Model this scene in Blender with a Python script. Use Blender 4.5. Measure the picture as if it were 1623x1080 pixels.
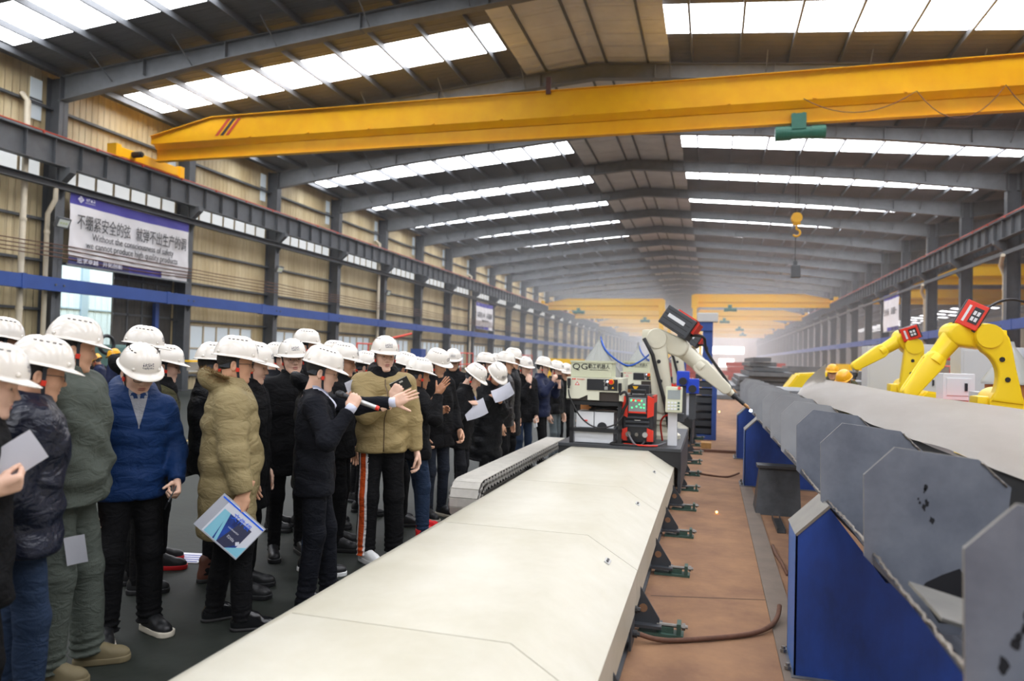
import bpy, bmesh, math, random
import numpy as np
from mathutils import Vector, Matrix
SC = bpy.context.scene
COL = SC.collection
PI = math.pi
for _o in list(bpy.data.objects): bpy.data.objects.remove(_o, do_unlink=True)

# ------------------------------------------------------------------ camera
FPX = 1130.0; EYE = 1.68
def _cam_matrix():
    y = Vector((1128-811.5, -(575-540.0), -FPX)).normalized()
    r = math.radians(1.1)
    u = Vector((math.sin(r), math.cos(r), 0)); u = (u - y*u.dot(y)).normalized()
    x = y.cross(u)
    return Matrix((x, y, u))            # rows: world axes seen from the camera
RC = _cam_matrix()
cam_d = bpy.data.cameras.new('camera'); cam = bpy.data.objects.new('camera', cam_d); COL.objects.link(cam)
cam.matrix_world = Matrix.Translation((0, 0, EYE)) @ RC.to_4x4()
cam_d.sensor_fit = 'HORIZONTAL'; cam_d.sensor_width = 36.0; cam_d.lens = FPX/1623*36
cam_d.clip_start = .05; cam_d.clip_end = 600
cam_d.dof.use_dof = True; cam_d.dof.focus_distance = 5.4; cam_d.dof.aperture_fstop = 1.6
SC.camera = cam
def ray(px, py):
    return RC @ Vector(((px-811.5)/FPX, -(py-540)/FPX, -1.0))
def at(px, py, d):                       # the point seen at a pixel, d metres deep
    return Vector((0, 0, EYE)) + ray(px, py)*d
def aty(px, py, Y):
    r = ray(px, py); return Vector((0, 0, EYE)) + r*(Y/r.y)
def atx(px, py, X):
    r = ray(px, py); return Vector((0, 0, EYE)) + r*(X/r.x)
def atz(px, py, Z=0.0):
    r = ray(px, py); return Vector((0, 0, EYE)) + r*((Z-EYE)/r.z)

# ------------------------------------------------------------------ sky, exposure
W = bpy.data.worlds.new('overcast_sky'); SC.world = W; W.use_nodes = True
_b = W.node_tree.nodes['Background']; _b.inputs[0].default_value = (.86, .93, 1, 1); _b.inputs[1].default_value = 3.0
_v = W.node_tree.nodes.new('ShaderNodeVolumeScatter'); _v.inputs['Color'].default_value = (.93, .96, 1, 1)   # thin welding smoke everywhere
_g = W.node_tree.nodes.new('ShaderNodeNewGeometry'); _s = W.node_tree.nodes.new('ShaderNodeSeparateXYZ'); _r = W.node_tree.nodes.new('ShaderNodeMapRange')
_r.inputs[1].default_value = 22; _r.inputs[2].default_value = 105; _r.inputs[3].default_value = .0003; _r.inputs[4].default_value = .0072    # the smoke hangs in the far bays
W.node_tree.links.new(_g.outputs['Position'], _s.inputs[0]); W.node_tree.links.new(_s.outputs['Y'], _r.inputs[0]); W.node_tree.links.new(_r.outputs[0], _v.inputs['Density'])
W.cycles.volume_step_size = 24.0; SC.cycles.volume_max_steps = 16; _v.inputs['Anisotropy'].default_value = .2
W.node_tree.links.new(_v.outputs[0], W.node_tree.nodes['World Output'].inputs['Volume'])
_l = bpy.data.lights.new('yard_fill_light', 'AREA'); _l.shape = 'RECTANGLE'; _l.size = 5; _l.size_y = 22; _l.energy = 2600; _l.color = (.9, .96, 1)
yard = bpy.data.objects.new('yard_fill_light', _l); COL.objects.link(yard); yard.location = (-24.2, 22, 9.5)   # added fill lamp outside the gate, replaces sky light lost in the haze
SC.view_settings.view_transform = 'Standard'; SC.view_settings.look = 'None'
SC.view_settings.gamma = 1; SC.view_settings.use_curve_mapping = False
SC.view_settings.exposure = 0.65
SKY_PANEL = 7.0                          # radiance of the daylit roof panels
SC.cycles.max_bounces = 6; SC.cycles.diffuse_bounces = 4; SC.cycles.glossy_bounces = 3
SC.cycles.transparent_max_bounces = 8; SC.cycles.volume_bounces = 1
SC.cycles.use_denoising = True; SC.cycles.sample_clamp_indirect = 6

# ------------------------------------------------------------------ materials
def lin(h):
    if isinstance(h, str):
        h = h.lstrip('#'); c = [int(h[i:i+2], 16)/255 for i in (0, 2, 4)]
    else: c = h
    return [x/12.92 if x <= .04045 else ((x+.055)/1.055)**2.4 for x in c]
MATS = {}
def M(name, hexc, rough=.6, metal=0., var=0., scale=6., bump=0., bscale=80., hex2=None, emit=0., stretch=None,
      ribs=None, spec=.5, alpha=1., coat=0., wrinkle=0., wscale=9.):
    if name in MATS: return MATS[name]
    m = bpy.data.materials.new(name); m.use_nodes = True; MATS[name] = m
    nt = m.node_tree; P = nt.nodes['Principled BSDF']; L = nt.links.new
    c = lin(hexc)+[1]
    P.inputs['Base Color'].default_value = c; P.inputs['Roughness'].default_value = rough
    P.inputs['Metallic'].default_value = metal; P.inputs['Specular IOR Level'].default_value = spec
    P.inputs['Alpha'].default_value = alpha; P.inputs['Coat Weight'].default_value = coat
    m.diffuse_color = c
    if emit: 
        P.inputs['Emission Color'].default_value = c; P.inputs['Emission Strength'].default_value = emit
    tc = mp = None
    if var or bump or ribs:
        tc = nt.nodes.new('ShaderNodeTexCoord'); mp = nt.nodes.new('ShaderNodeMapping')
        L(tc.outputs['Object'], mp.inputs[0])
        if stretch: mp.inputs['Scale'].default_value = stretch
    if var:
        n = nt.nodes.new('ShaderNodeTexNoise'); n.inputs['Scale'].default_value = scale; n.inputs['Detail'].default_value = 5
        n.inputs['Roughness'].default_value = .65
        L(mp.outputs[0], n.inputs['Vector'])
        rp = nt.nodes.new('ShaderNodeValToRGB'); e = rp.color_ramp.elements
        e[0].position = .36; e[1].position = .66
        e[0].color = (lin(hex2)+[1]) if hex2 else [x*(1-var) for x in c[:3]]+[1]
        e[1].color = c
        L(n.outputs['Fac'], rp.inputs[0]); L(rp.outputs[0], P.inputs['Base Color'])
    hgt = None
    if bump:
        n2 = nt.nodes.new('ShaderNodeTexNoise'); n2.inputs['Scale'].default_value = bscale; n2.inputs['Detail'].default_value = 3
        L(tc.outputs['Object'], n2.inputs['Vector'])
        b = nt.nodes.new('ShaderNodeBump'); b.inputs['Strength'].default_value = bump; b.inputs['Distance'].default_value = .01
        L(n2.outputs['Fac'], b.inputs['Height']); L(b.outputs[0], P.inputs['Normal'])
    if wrinkle:                          # soft cloth creases
        tw = tc or nt.nodes.new('ShaderNodeTexCoord'); mw = nt.nodes.new('ShaderNodeMapping'); mw.inputs['Scale'].default_value = (1, 1, 1.9); L(tw.outputs['Object'], mw.inputs[0])
        n3 = nt.nodes.new('ShaderNodeTexNoise'); n3.inputs['Scale'].default_value = wscale; n3.inputs['Detail'].default_value = 2.5; n3.inputs['Distortion'].default_value = 1.4
        L(mw.outputs[0], n3.inputs['Vector'])
        b3 = nt.nodes.new('ShaderNodeBump'); b3.inputs['Strength'].default_value = wrinkle; b3.inputs['Distance'].default_value = .04
        L(n3.outputs['Fac'], b3.inputs['Height'])
        if bump: L(b.outputs[0], b3.inputs['Normal'])
        L(b3.outputs[0], P.inputs['Normal'])
    if ribs:                             # (axis, period, depth): trapezoid sheet ribs
        ax, per, dep = ribs
        sp = nt.nodes.new('ShaderNodeSeparateXYZ'); L(tc.outputs['Object'], sp.inputs[0])
        mu = nt.nodes.new('ShaderNodeMath'); mu.operation = 'MULTIPLY'; mu.inputs[1].default_value = 2*PI/per
        L(sp.outputs[ax], mu.inputs[0])
        si = nt.nodes.new('ShaderNodeMath'); si.operation = 'SINE'; L(mu.outputs[0], si.inputs[0])
        rg = nt.nodes.new('ShaderNodeMapRange'); rg.inputs[1].default_value = .55; rg.inputs[2].default_value = .9
        L(si.outputs[0], rg.inputs[0])
        b = nt.nodes.new('ShaderNodeBump'); b.inputs['Strength'].default_value = 1; b.inputs['Distance'].default_value = dep
        L(rg.outputs[0], b.inputs['Height']); L(b.outputs[0], P.inputs['Normal'])
    return m

# ------------------------------------------------------------------ objects
MW = {}
def tag(o, label=None, cat=None, group=None, kind=None):
    if label: o['label'] = label
    if cat: o['category'] = cat
    if group: o['group'] = group
    if kind: o['kind'] = kind
    return o
def thing(name, label, cat, loc=(0, 0, 0), rotz=0., group=None, kind=None):
    o = bpy.data.objects.new(name, None); COL.objects.link(o); o.empty_display_size = .1
    o.location = loc; o.rotation_euler = (0, 0, rotz)
    MW[o.name] = Matrix.Translation(loc) @ Matrix.Rotation(rotz, 4, 'Z')
    return tag(o, label, cat, group, kind)
def smooth(me, on=True):
    me.polygons.foreach_set('use_smooth', [on]*len(me.polygons)); me.update()
def obj(name, bm, mats, parent=None, sm=False, local=False):
    """links a bmesh as ONE mesh object; world coordinates unless local"""
    me = bpy.data.meshes.new(name)
    if parent is not None and not local:
        bm.transform(MW[parent.name].inverted())
    bm.to_mesh(me); bm.free()
    if not isinstance(mats, (list, tuple)): mats = [mats]
    for m in mats: me.materials.append(m)
    if sm == 'auto':
        smooth(me)
        try: me.set_sharp_from_angle(angle=math.radians(40))
        except Exception: pass
    elif sm: smooth(me)
    o = bpy.data.objects.new(name, me); COL.objects.link(o)
    if parent is not None:
        o.parent = parent; MW[o.name] = MW[parent.name].copy()
    else: MW[o.name] = Matrix.Identity(4)
    return o
def struct(name, bm, mats, sm=False):
    o = obj(name, bm, mats, None, sm); o['kind'] = 'structure'; return o
def origin_to(o, loc):
    """moves a top-level mesh object's origin without moving its geometry"""
    o.data.transform(Matrix.Translation(-Vector(loc))); o.location = loc
    MW[o.name] = Matrix.Translation(loc); return o
def dup(o, loc=None, rotz=None, parent=None, label=None, group=None):
    c = o.copy(); COL.objects.link(c)
    if parent is not None: c.parent = parent
    for ch in list(o.children): dup(ch, parent=c)
    if loc is not None: c.location = loc
    if rotz is not None: c.rotation_euler = (0, 0, rotz)
    if parent is None: MW[c.name] = Matrix.Translation(c.location) @ Matrix.Rotation(c.rotation_euler.z, 4, 'Z')
    return tag(c, label, None, group)

def BM(): return bmesh.new()
def setmi(bm, n0, mi):
    if mi:
        bm.faces.ensure_lookup_table()
        for f in bm.faces[n0:]: f.material_index = mi
def box(bm, lo, hi, mi=0, mat=None, bev=0.):
    n0 = len(bm.faces)
    x0, y0, z0 = lo; x1, y1, z1 = hi
    if bev:
        b2 = bmesh.new(); box(b2, lo, hi)
        bmesh.ops.bevel(b2, geom=b2.edges[:], offset=bev, segments=2, profile=.7, affect='EDGES')
        if mat is not None: b2.transform(mat)
        merge(bm, b2, mi); return
    vs = [Vector(p) for p in ((x0,y0,z0),(x1,y0,z0),(x1,y1,z0),(x0,y1,z0),(x0,y0,z1),(x1,y0,z1),(x1,y1,z1),(x0,y1,z1))]
    if mat is not None: vs = [mat @ v for v in vs]
    v = [bm.verts.new(p) for p in vs]
    for q in ((0,3,2,1),(4,5,6,7),(0,1,5,4),(1,2,6,5),(2,3,7,6),(3,0,4,7)):
        bm.faces.new([v[i] for i in q])
    setmi(bm, n0, mi)
def merge(bm, b2, mi=0):
    b2.verts.ensure_lookup_table()
    vm = [bm.verts.new(v.co) for v in b2.verts]
    for i, v in enumerate(b2.verts): v.index = i
    for f in b2.faces:
        try: g = bm.faces.new([vm[v.index] for v in f.verts]); g.material_index = mi or f.material_index
        except ValueError: pass
    b2.free()
def cbox(bm, c, s, mi=0, rot=None, bev=0.):
    m = Matrix.Translation(c)
    if rot is not None: m = m @ rot.to_4x4()
    box(bm, (-s[0]/2, -s[1]/2, -s[2]/2), (s[0]/2, s[1]/2, s[2]/2), mi, m, bev)
def frame_of(d):
    d = Vector(d).normalized(); u = Vector((0, 0, 1)) if abs(d.z) < .95 else Vector((1, 0, 0))
    a = d.cross(u).normalized(); b = a.cross(d)
    return a, b, d
def tube(bm, pts, r, n=8, mi=0, caps=True, close=False):
    """pts: polyline, r: radius or list"""
    pts = [Vector(p) for p in pts]; N = len(pts)
    R = r if isinstance(r, (list, tuple)) else [r]*N
    n0 = len(bm.faces); rings = []; pa = None
    for i, p in enumerate(pts):
        if close: d = pts[(i+1) % N]-pts[i-1]
        else: d = pts[min(i+1, N-1)]-pts[max(i-1, 0)]
        if d.length < 1e-9: d = Vector((0, 0, 1))
        d.normalize()
        if pa is None: a, b, _ = frame_of(d)
        else:
            a = pa-d*pa.dot(d)
            if a.length < 1e-6: a = frame_of(d)[0]
            a.normalize(); b = d.cross(a)
        pa = a
        b = d.cross(a)
        rings.append([bm.verts.new(p+(a*math.cos(2*PI*k/n)+b*math.sin(2*PI*k/n))*R[i]) for k in range(n)])
    for i in range(N if close else N-1):
        A, B = rings[i], rings[(i+1) % N]
        for k in range(n): bm.faces.new((A[k], A[(k+1) % n], B[(k+1) % n], B[k]))
    if caps and not close:
        bm.faces.new(rings[0][::-1]); bm.faces.new(rings[-1])
    setmi(bm, n0, mi)
def cr(pts, n=6):
    """a smooth curve through the points"""
    P = [Vector(p) for p in pts]; out = []
    for i in range(len(P)-1):
        a, b, c, d = P[max(i-1, 0)], P[i], P[i+1], P[min(i+2, len(P)-1)]
        for k in range(n):
            t = k/n; out.append(.5*((2*b)+(c-a)*t+(2*a-5*b+4*c-d)*t*t+(3*b-a-3*c+d)*t**3))
    return out+[P[-1]]
def cyl(bm, a, b, r, r2=None, n=16, mi=0):
    tube(bm, [a, b], [r, r if r2 is None else r2], n, mi)
def prism(bm, poly, axis, a, b, mi=0, mat=None):
    """poly in the two other axes (in xyz order), extruded along axis from a to b"""
    n0 = len(bm.faces)
    def P(u, v, t):
        p = Vector({'x': (t, u, v), 'y': (u, t, v), 'z': (u, v, t)}[axis])
        return mat @ p if mat is not None else p
    A = [bm.verts.new(P(u, v, a)) for u, v in poly]; B = [bm.verts.new(P(u, v, b)) for u, v in poly]
    n = len(poly)
    fs = [bm.faces.new(A), bm.faces.new(B)]
    for i in range(n): fs.append(bm.faces.new((A[i], A[(i+1) % n], B[(i+1) % n], B[i])))
    bmesh.ops.recalc_face_normals(bm, faces=fs)
    setmi(bm, n0, mi)
def quad(bm, a, b, c, d, mi=0):
    f = bm.faces.new([bm.verts.new(Vector(p)) for p in (a, b, c, d)]); f.material_index = mi; return f
def lathe(bm, prof, c=(0, 0, 0), n=24, mi=0, mat=None):
    n0 = len(bm.faces); c = Vector(c); rings = []
    for r, z in prof:
        ring = []
        for k in range(n):
            p = Vector((r*math.cos(2*PI*k/n), r*math.sin(2*PI*k/n), z))
            if mat is not None: p = mat @ p
            ring.append(bm.verts.new(p+c))
        rings.append(ring)
    for A, B in zip(rings, rings[1:]):
        for k in range(n): bm.faces.new((A[k], A[(k+1) % n], B[(k+1) % n], B[k]))
    bm.faces.new(rings[0][::-1]); bm.faces.new(rings[-1])
    setmi(bm, n0, mi)
def ball(bm, c, r, mi=0, seg=12, sc=(1, 1, 1), rot=None):
    n0 = len(bm.faces)
    m = Matrix.Translation(c)
    if rot is not None: m = m @ rot.to_4x4()
    m = m @ Matrix.Diagonal((sc[0]*r, sc[1]*r, sc[2]*r, 1))
    bmesh.ops.create_uvsphere(bm, u_segments=seg, v_segments=max(6, seg//2), radius=1, matrix=m)
    setmi(bm, n0, mi)
def beam_i(bm, a, b, h, w, tf=.02, tw=.012, mi=0, up=(0, 0, 1)):
    """I-section from a to b (centre line)"""
    a = Vector(a); b = Vector(b); d = (b-a); L = d.length; d.normalize()
    s = d.cross(Vector(up)).normalized(); u = s.cross(d)
    m = Matrix.Translation(a) @ Matrix((d, s, u)).transposed().to_4x4()
    box(bm, (0, -w/2, h/2-tf), (L, w/2, h/2), mi, m); box(bm, (0, -w/2, -h/2), (L, w/2, -h/2+tf), mi, m)
    box(bm, (0, -tw/2, -h/2), (L, tw/2, h/2), mi, m)
FONT_CACHE = {}
def text_bm(s, h, extrude=0.002, align='CENTER', xs=1.0):
    """flat lettering in the XY plane, cap height about h, centred on the origin"""
    key = (s, h, extrude, align, xs)
    if key not in FONT_CACHE:
        c = bpy.data.curves.new('lettering', 'FONT'); c.body = s; c.size = h*1.35; c.extrude = extrude; c.align_x = align; c.align_y = 'CENTER'
        c.resolution_u = 3; c.space_line = .95
        o = bpy.data.objects.new('lettering', c); COL.objects.link(o); bpy.context.view_layer.update()
        me = bpy.data.meshes.new_from_object(o.evaluated_get(bpy.context.evaluated_depsgraph_get()))
        bpy.data.objects.remove(o); FONT_CACHE[key] = me
    bm = BM(); bm.from_mesh(FONT_CACHE[key])
    if xs != 1: bm.transform(Matrix.Diagonal((xs, 1, 1, 1)))
    return bm
def face_mat(origin, right, up):
    r = Vector(right).normalized(); u = Vector(up).normalized(); n = r.cross(u)
    return Matrix.Translation(origin) @ Matrix((r, u, n)).transposed().to_4x4()
def glyphs(bm, n, w, h, rnd, mi=0, mat=None):
    """a row of small unreadable stroke blocks, like print too small to read"""
    cw = w/n
    for i in range(n):
        x = -w/2+i*cw
        for _ in range(4):
            if rnd.random() < .5:
                y = rnd.uniform(-h/2, h/2*.8); a = rnd.uniform(0, cw*.3)
                box(bm, (x+a, y, 0), (x+cw*.85, y+h*.14, .0012), mi, mat)
            else:
                xx = x+rnd.uniform(.1, .7)*cw
                box(bm, (xx, -h/2, 0), (xx+cw*.16, h/2*rnd.uniform(.4, 1), .0012), mi, mat)
RND = random.Random(7)
# ------------------------------------------------------------------ materials of the hall
m_sky = M('daylit_roof_panel', '#f6f8ff', .5, emit=SKY_PANEL)
m_sky2 = M('dim_roof_panel', '#f6f8ff', .5, emit=SKY_PANEL*.55)
m_roof = M('roof_sheet_underside', '#6b6b6c', .6, var=.22, scale=.6, ribs=(1, .30, .02))
m_ridge = M('ridge_foil_sheet', '#d6d8da', .45, metal=.1, var=.15, scale=1.2, ribs=(1, .9, .03))
m_steel = M('hall_steel_paint', '#74787b', .5, var=.18, scale=3)
m_steel2 = M('dark_steel_paint', '#5a5d60', .5, var=.2, scale=3)
m_wall = M('beige_wall_sheet', '#dfcfa6', .55, var=.3, scale=.9, stretch=(1, 1, .22), hex2='#bda87c', ribs=(1, .25, .035))
m_wallrib = M('wall_rib', '#a8966f', .6)
m_win = M('translucent_window', '#e9edee', .4, emit=.42)
m_winlow = M('frosted_window', '#c9d3d8', .4, emit=.15)
m_mull = M('window_mullion', '#b9a88a', .6)
m_blue = M('blue_beam_paint', '#2f4f96', .45, var=.15, scale=2)
m_rust = M('rusty_rod', '#6d4a38', .8, var=.3, scale=20)
m_pipe = M('cream_pipe', '#cfc4ac', .5, var=.1)
m_red = M('red_conductor', '#c2452c', .5)
m_green_floor = M('green_grey_floor', '#272c26', .65, spec=.3, var=.35, scale=1.1, bump=.2, bscale=14)
m_brown_floor = M('brown_dust_floor', '#9a7453', .85, var=.3, scale=2.2, bump=.25, bscale=22, hex2='#7f5d45')

FY = [18.16+6*k for k in range(-10, 34)]
XL, XR, XC = -20.7, 12.7, -4.0
SL = .0868
def roofz(x, xc=XC): return 12.05-abs(x-xc)*SL

# floor: two finishes in one slab
bm = BM()
Y0, Y1 = FY[0], FY[-1]
quad(bm, (-40, Y0, 0), (-1.0, Y0, 0), (-1.0, Y1, 0), (-40, Y1, 0), 0)
quad(bm, (-1.0, Y0, 0), (47, Y0, 0), (47, Y1, 0), (-1.0, Y1, 0), 1)
struct('floor', bm, [m_green_floor, m_brown_floor])

# ceiling with openings, roof lights fill the openings
def roof_part(xc, x0, x1, sk, wn0, y_from=0, dim=1.0):
    bm = BM(); n = wn0
    segs = []
    for a, b in zip(FY, FY[1:]): segs += [(a, a+2.25, 0), (a+2.25, a+4.1, 1), (a+4.1, b, 0)]
    def strip(xa, xb, ya, yb): quad(bm, (xa, ya, roofz(xa, xc)), (xa, yb, roofz(xa, xc)), (xb, yb, roofz(xb, xc)), (xb, ya, roofz(xb, xc)))
    wins = []
    for ya, yb, open_ in segs:
        if not open_:
            strip(x0, xc, ya, yb); strip(xc, x1, ya, yb)
        else:
            (la, lb), (ra, rb) = sk
            strip(x0, la, ya, yb); strip(lb, xc, ya, yb); strip(xc, ra, ya, yb); strip(rb, x1, ya, yb)
            wins += [(la, lb, ya, yb), (ra, rb, ya, yb)]
    struct('ceiling', bm, m_roof)
    for xa, xb, ya, yb in wins:
        b2 = BM(); quad(b2, (xa, ya, roofz(xa, xc)), (xa, yb, roofz(xa, xc)), (xb, yb, roofz(xb, xc)), (xb, ya, roofz(xb, xc)))
        n += 1
        struct('window_%d' % n, b2, m_sky if xc < 0 else m_sky2)
    return n
WN = roof_part(XC, -21.0, 12.7, ((-20.3, -6.7), (-1.6, 12.3)), 0)
WN = roof_part(29.4, 12.7, 46.1, ((16, 20.5), (37, 41.5)), WN)
# silver sheets under the ridge
bm = BM()
for s in (-1, 1):
    xs = [XC+s*t for t in (0, .9, 1.8, 2.5)]
    for xa, xb in zip(xs, xs[1:]):
        quad(bm, (xa, Y0, roofz(xa)-.14), (xa, Y1, roofz(xa)-.14), (xb, Y1, roofz(xb)-.14), (xb, Y0, roofz(xb)-.14))
struct('trim_1', bm, m_ridge)
# purlins: one object each
for xc, xs in ((XC, [XC+s*t for s in (-1, 1) for t in (.35, 1.75, 3.2, 4.7, 6.2, 7.7, 9.2, 10.7, 12.2, 13.7, 15.2, 16.4)]),
               (29.4, [29.4+s*t for s in (-1, 1) for t in (1, 4, 7, 10, 13, 16)])):
    for x in xs:
        bm = BM(); z = roofz(x, xc); box(bm, (x-.035, Y0, z-.2), (x+.035, Y1, z-.012))
        struct('purlin', bm, m_steel2)
# rafters
def rafter(y, xc, half):
    bm = BM()
    for s in (-1, 1):
        pts = [(0, .50), (half*.35, .46), (half*.62, .5), (half, .78)]
        top = [(xc+s*t, roofz(xc+s*t, xc)-.2) for t, _ in pts]
        bot = [(xc+s*t, roofz(xc+s*t, xc)-.2-d) for t, d in pts]
        prism(bm, top+bot[::-1], 'y', y-.008, y+.008)
        for L, dz in ((top, 0), (bot, 0)):
            for (xa, za), (xb, zb) in zip(L, L[1:]):
                prism(bm, [(xa, za), (xb, zb), (xb, zb-.018), (xa, za-.018)], 'y', y-.14, y+.14)
        for t in (half*.12, half*.35, half*.62, half*.8):   # splice plates
            x = xc+s*t; z = roofz(x, xc)-.2
            box(bm, (x-.015, y-.14, z-.5), (x+.015, y+.14, z))
        for t in (2.5, 5.5, 8.5, 11.5, 14.5):               # fly braces down from the purlins
            x = xc+s*t; z = roofz(x, xc)
            for q in (-1, 1): tube(bm, [(x, y+q*.9, z-.1), (x, y+q*.03, z-.68)], .02, 5)
    struct('rafter', bm, m_steel)
for y in FY: rafter(y, XC, 16.55)
for y in FY[7:25]: rafter(y, 29.4, 16.55)
# columns
def column(x, y, side):
    bm = BM(); zt = roofz(x, XC)-.2
    beam_i(bm, (x, y, 0), (x, y, zt), .55, .34, .02, .014, up=(1, 0, 0))
    q = side
    prism(bm, [(x+q*.27, 7.42), (x+q*.75, 7.42), (x+q*.75, 7.25), (x+q*.27, 6.85)], 'y', y-.12, y+.12)   # bracket for the runway
    box(bm, (x-.35, y-.28, 0), (x+.35, y+.28, .03))
    for zb, w in ((6.7, .22), (3.4, .16)): prism(bm, [(x+q*.27, zb), (x+q*(.27+w), zb), (x+q*.27, zb-w*1.4)], 'y', y-.02, y+.02)
    struct('column', bm, m_steel2)
for y in FY[1:]:
    column(-20.7, y, 1)
    column(12.7, y, -1)
for y in FY[7:23]: 
    bm = BM(); beam_i(bm, (45.7, y, 0), (45.7, y, 10), .5, .3, up=(1, 0, 0)); struct('column', bm, m_steel2)
# crane runways
def runway(x, name='crane_runway'):
    bm = BM()
    box(bm, (x-.17, Y0, 8.25), (x+.17, Y1, 8.28)); box(bm, (x-.15, Y0, 7.42), (x+.15, Y1, 7.445)); box(bm, (x-.008, Y0, 7.44), (x+.008, Y1, 8.25))
    y = Y0+.5
    while y < Y1:
        box(bm, (x-.14, y-.008, 7.44), (x+.14, y+.008, 8.25)); y += 1.0
    box(bm, (x-.04, Y0, 8.28), (x+.04, Y1, 8.37), 1)
    struct(name, bm, [m_steel2, m_steel])
runway(-20.25); runway(12.25); runway(13.15)
for x in (-20.08, 12.06):
    bm = BM(); tube(bm, [(x, Y0, 8.34), (x, Y1, 8.34)], .022, 6)
    y = Y0+1
    while y < 120: box(bm, (x-.03, y, 8.27), (x+.03, y+.05, 8.36)); y += 2
    tag(obj('conductor_rail', bm, m_red), 'red power rail along the top of the %s crane runway' % ('left' if x < 0 else 'right'), 'rail')
# lower tray, rods and blue beam on the left; blue beam and pipe on the right
bm = BM(); box(bm, (-20.42, Y0, 6.72), (-20.4, Y1, 6.95)); box(bm, (-20.42, Y0, 6.72), (-20.22, Y1, 6.735)); box(bm, (-20.42, Y0, 6.935), (-20.22, Y1, 6.95))
tag(obj('cable_tray', bm, m_steel2), 'grey steel channel running below the left crane runway', 'beam')
bm = BM(); box(bm, (12.3, Y0, 6.75), (12.45, Y1, 6.92))
tag(obj('cable_tray', bm, m_steel2), 'grey steel channel running below the right crane runway', 'beam')
for i, z in enumerate((4.93, 4.79, 4.65, 4.53)):
    bm = BM(); tube(bm, [(-20.3, y, z+.02*math.sin(y*.7+i)-.03*abs(math.sin((y-18.16)*PI/6))) for y in np.arange(Y0+.1, 110, 1.5)], .019, 6)
    tag(obj('bare_conductor_rod', bm, m_rust), ('topmost', 'second from the top', 'third from the top', 'lowest')[i]+' of the four rusty rods strung along the left wall', 'rod', 'rusty rods on the left wall')
for x, sd in ((-20.3, 'left'), (12.3, 'right')):
    bm = BM(); box(bm, (x-.11, Y0, 3.42), (x+.11, Y1, 3.85), bev=.0)
    for y in FY:
        if y > 0 and y < 120:
            box(bm, (x-.125, y+4.6, 3.40), (x+.125, y+4.75, 3.87))
            for dy in (-.25, .05):
                s = 1 if x < 0 else -1
                cyl(bm, (x+s*.1, y+dy, 3.62), (x+s*.14, y+dy, 3.62), .035, n=8, mi=1)
    tag(obj('blue_support_beam', bm, [m_blue, m_steel2]), 'long blue steel beam bolted along the %s columns above head height' % sd, 'beam')

# left wall: sheet with a gate opening, girts, windows
bm = BM(); xw = -21.0; GY0, GY1, GZ = 18.5, 23.75, 4.38
def wq(y0, y1, z0, z1): quad(bm, (xw, y0, z0), (xw, y1, z0), (xw, y1, z1), (xw, y0, z1))
wq(Y0, GY0, 0, 10.62); wq(GY0, GY1, GZ, 10.62); wq(GY1, Y1, 0, 10.62)
struct('wall_left', bm, m_wall)
for z in (.6, 2.85, 4.42, 5.75, 6.98, 8.5, 9.4):
    for a, b in (((Y0, Y1),) if z > 4.4 else ((Y0, GY0-.1), (GY1+.1, Y1))):
        bm = BM(); box(bm, (xw+.02, a, z-.04), (xw+.16, b, z+.04)); struct('girt', bm, m_steel2)
wn = WN
for k, y in enumerate(FY[:-1]):
    if y < 0: continue
    if y < 130:
        wn += 1; bm = BM(); box(bm, (xw+.02, y+.3, 7.02), (xw+.05, y+5.7, 8.44))
        for j in range(8):
            yy = y+.3+5.4*j/7; box(bm, (xw+.045, yy-.04, 7.02), (xw+.08, yy+.04, 8.44), 1)
        struct('window_%d' % wn, bm, [m_win, m_mull])
        wn += 1; bm = BM(); box(bm, (xw+.02, y-.75, 8.9), (xw+.05, y-.35, 10.2))
        box(bm, (xw+.045, y-.78, 9.5), (xw+.07, y-.32, 9.56), 1); struct('window_%d' % wn, bm, [m_winlow, m_steel2])
    if 23 < y < 90:
        wn += 1; bm = BM(); box(bm, (xw+.02, y+.75, .72), (xw+.05, y+4.9, 2.72))
        for j in range(6):
            yy = y+.75+4.15*j/5; box(bm, (xw+.045, yy-.035, .72), (xw+.09, yy+.035, 2.72), 1)
        for z in (.72, 1.72, 2.69): box(bm, (xw+.045, y+.75, z-.03), (xw+.09, y+4.9, z+.03), 1)
        struct('window_%d' % wn, bm, [m_winlow, m_mull])
# gate: open half and dark sliding leaf, blue track post
m_gate = M('dark_gate_sheet', '#4c4843', .6, var=.3, scale=1.5, ribs=(1, .3, .02))
bm = BM(); box(bm, (xw-.02, 20.95, .02), (xw+.06, GY1+.1, GZ))
for y in (21.6, 22.3, 23.0): box(bm, (xw+.06, y-.03, .05), (xw+.09, y+.03, GZ), 1)
for z in (.1, 1.5, 2.9, 4.2): box(bm, (xw+.06, 20.95, z-.04), (xw+.09, GY1, z+.04), 1)
struct('door_1', bm, [m_gate, m_steel2])
bm = BM(); box(bm, (-20.85, 22.75, 0), (-20.7, 22.93, 3.42)); struct('trim_2', bm, m_blue)
m_out = M('pale_blue_cladding', '#c3d6df', .5, var=.1, ribs=(1, .35, .03))
bm = BM(); box(bm, (-30, 10, 0), (-27, 34, 9))
for z in (1.6, 3.3): box(bm, (-27.05, 10, z), (-26.95, 34, z+.06), 1)
for y in (20.5, 25.2): box(bm, (-27.1, y, 0), (-26.9, y+.35, 9), 1)
tag(obj('outside_building', bm, [m_out, M('grey_blue_post', '#8fa5b4', .5)]), 'pale blue clad building seen through the open gate on the left', 'building')
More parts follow.
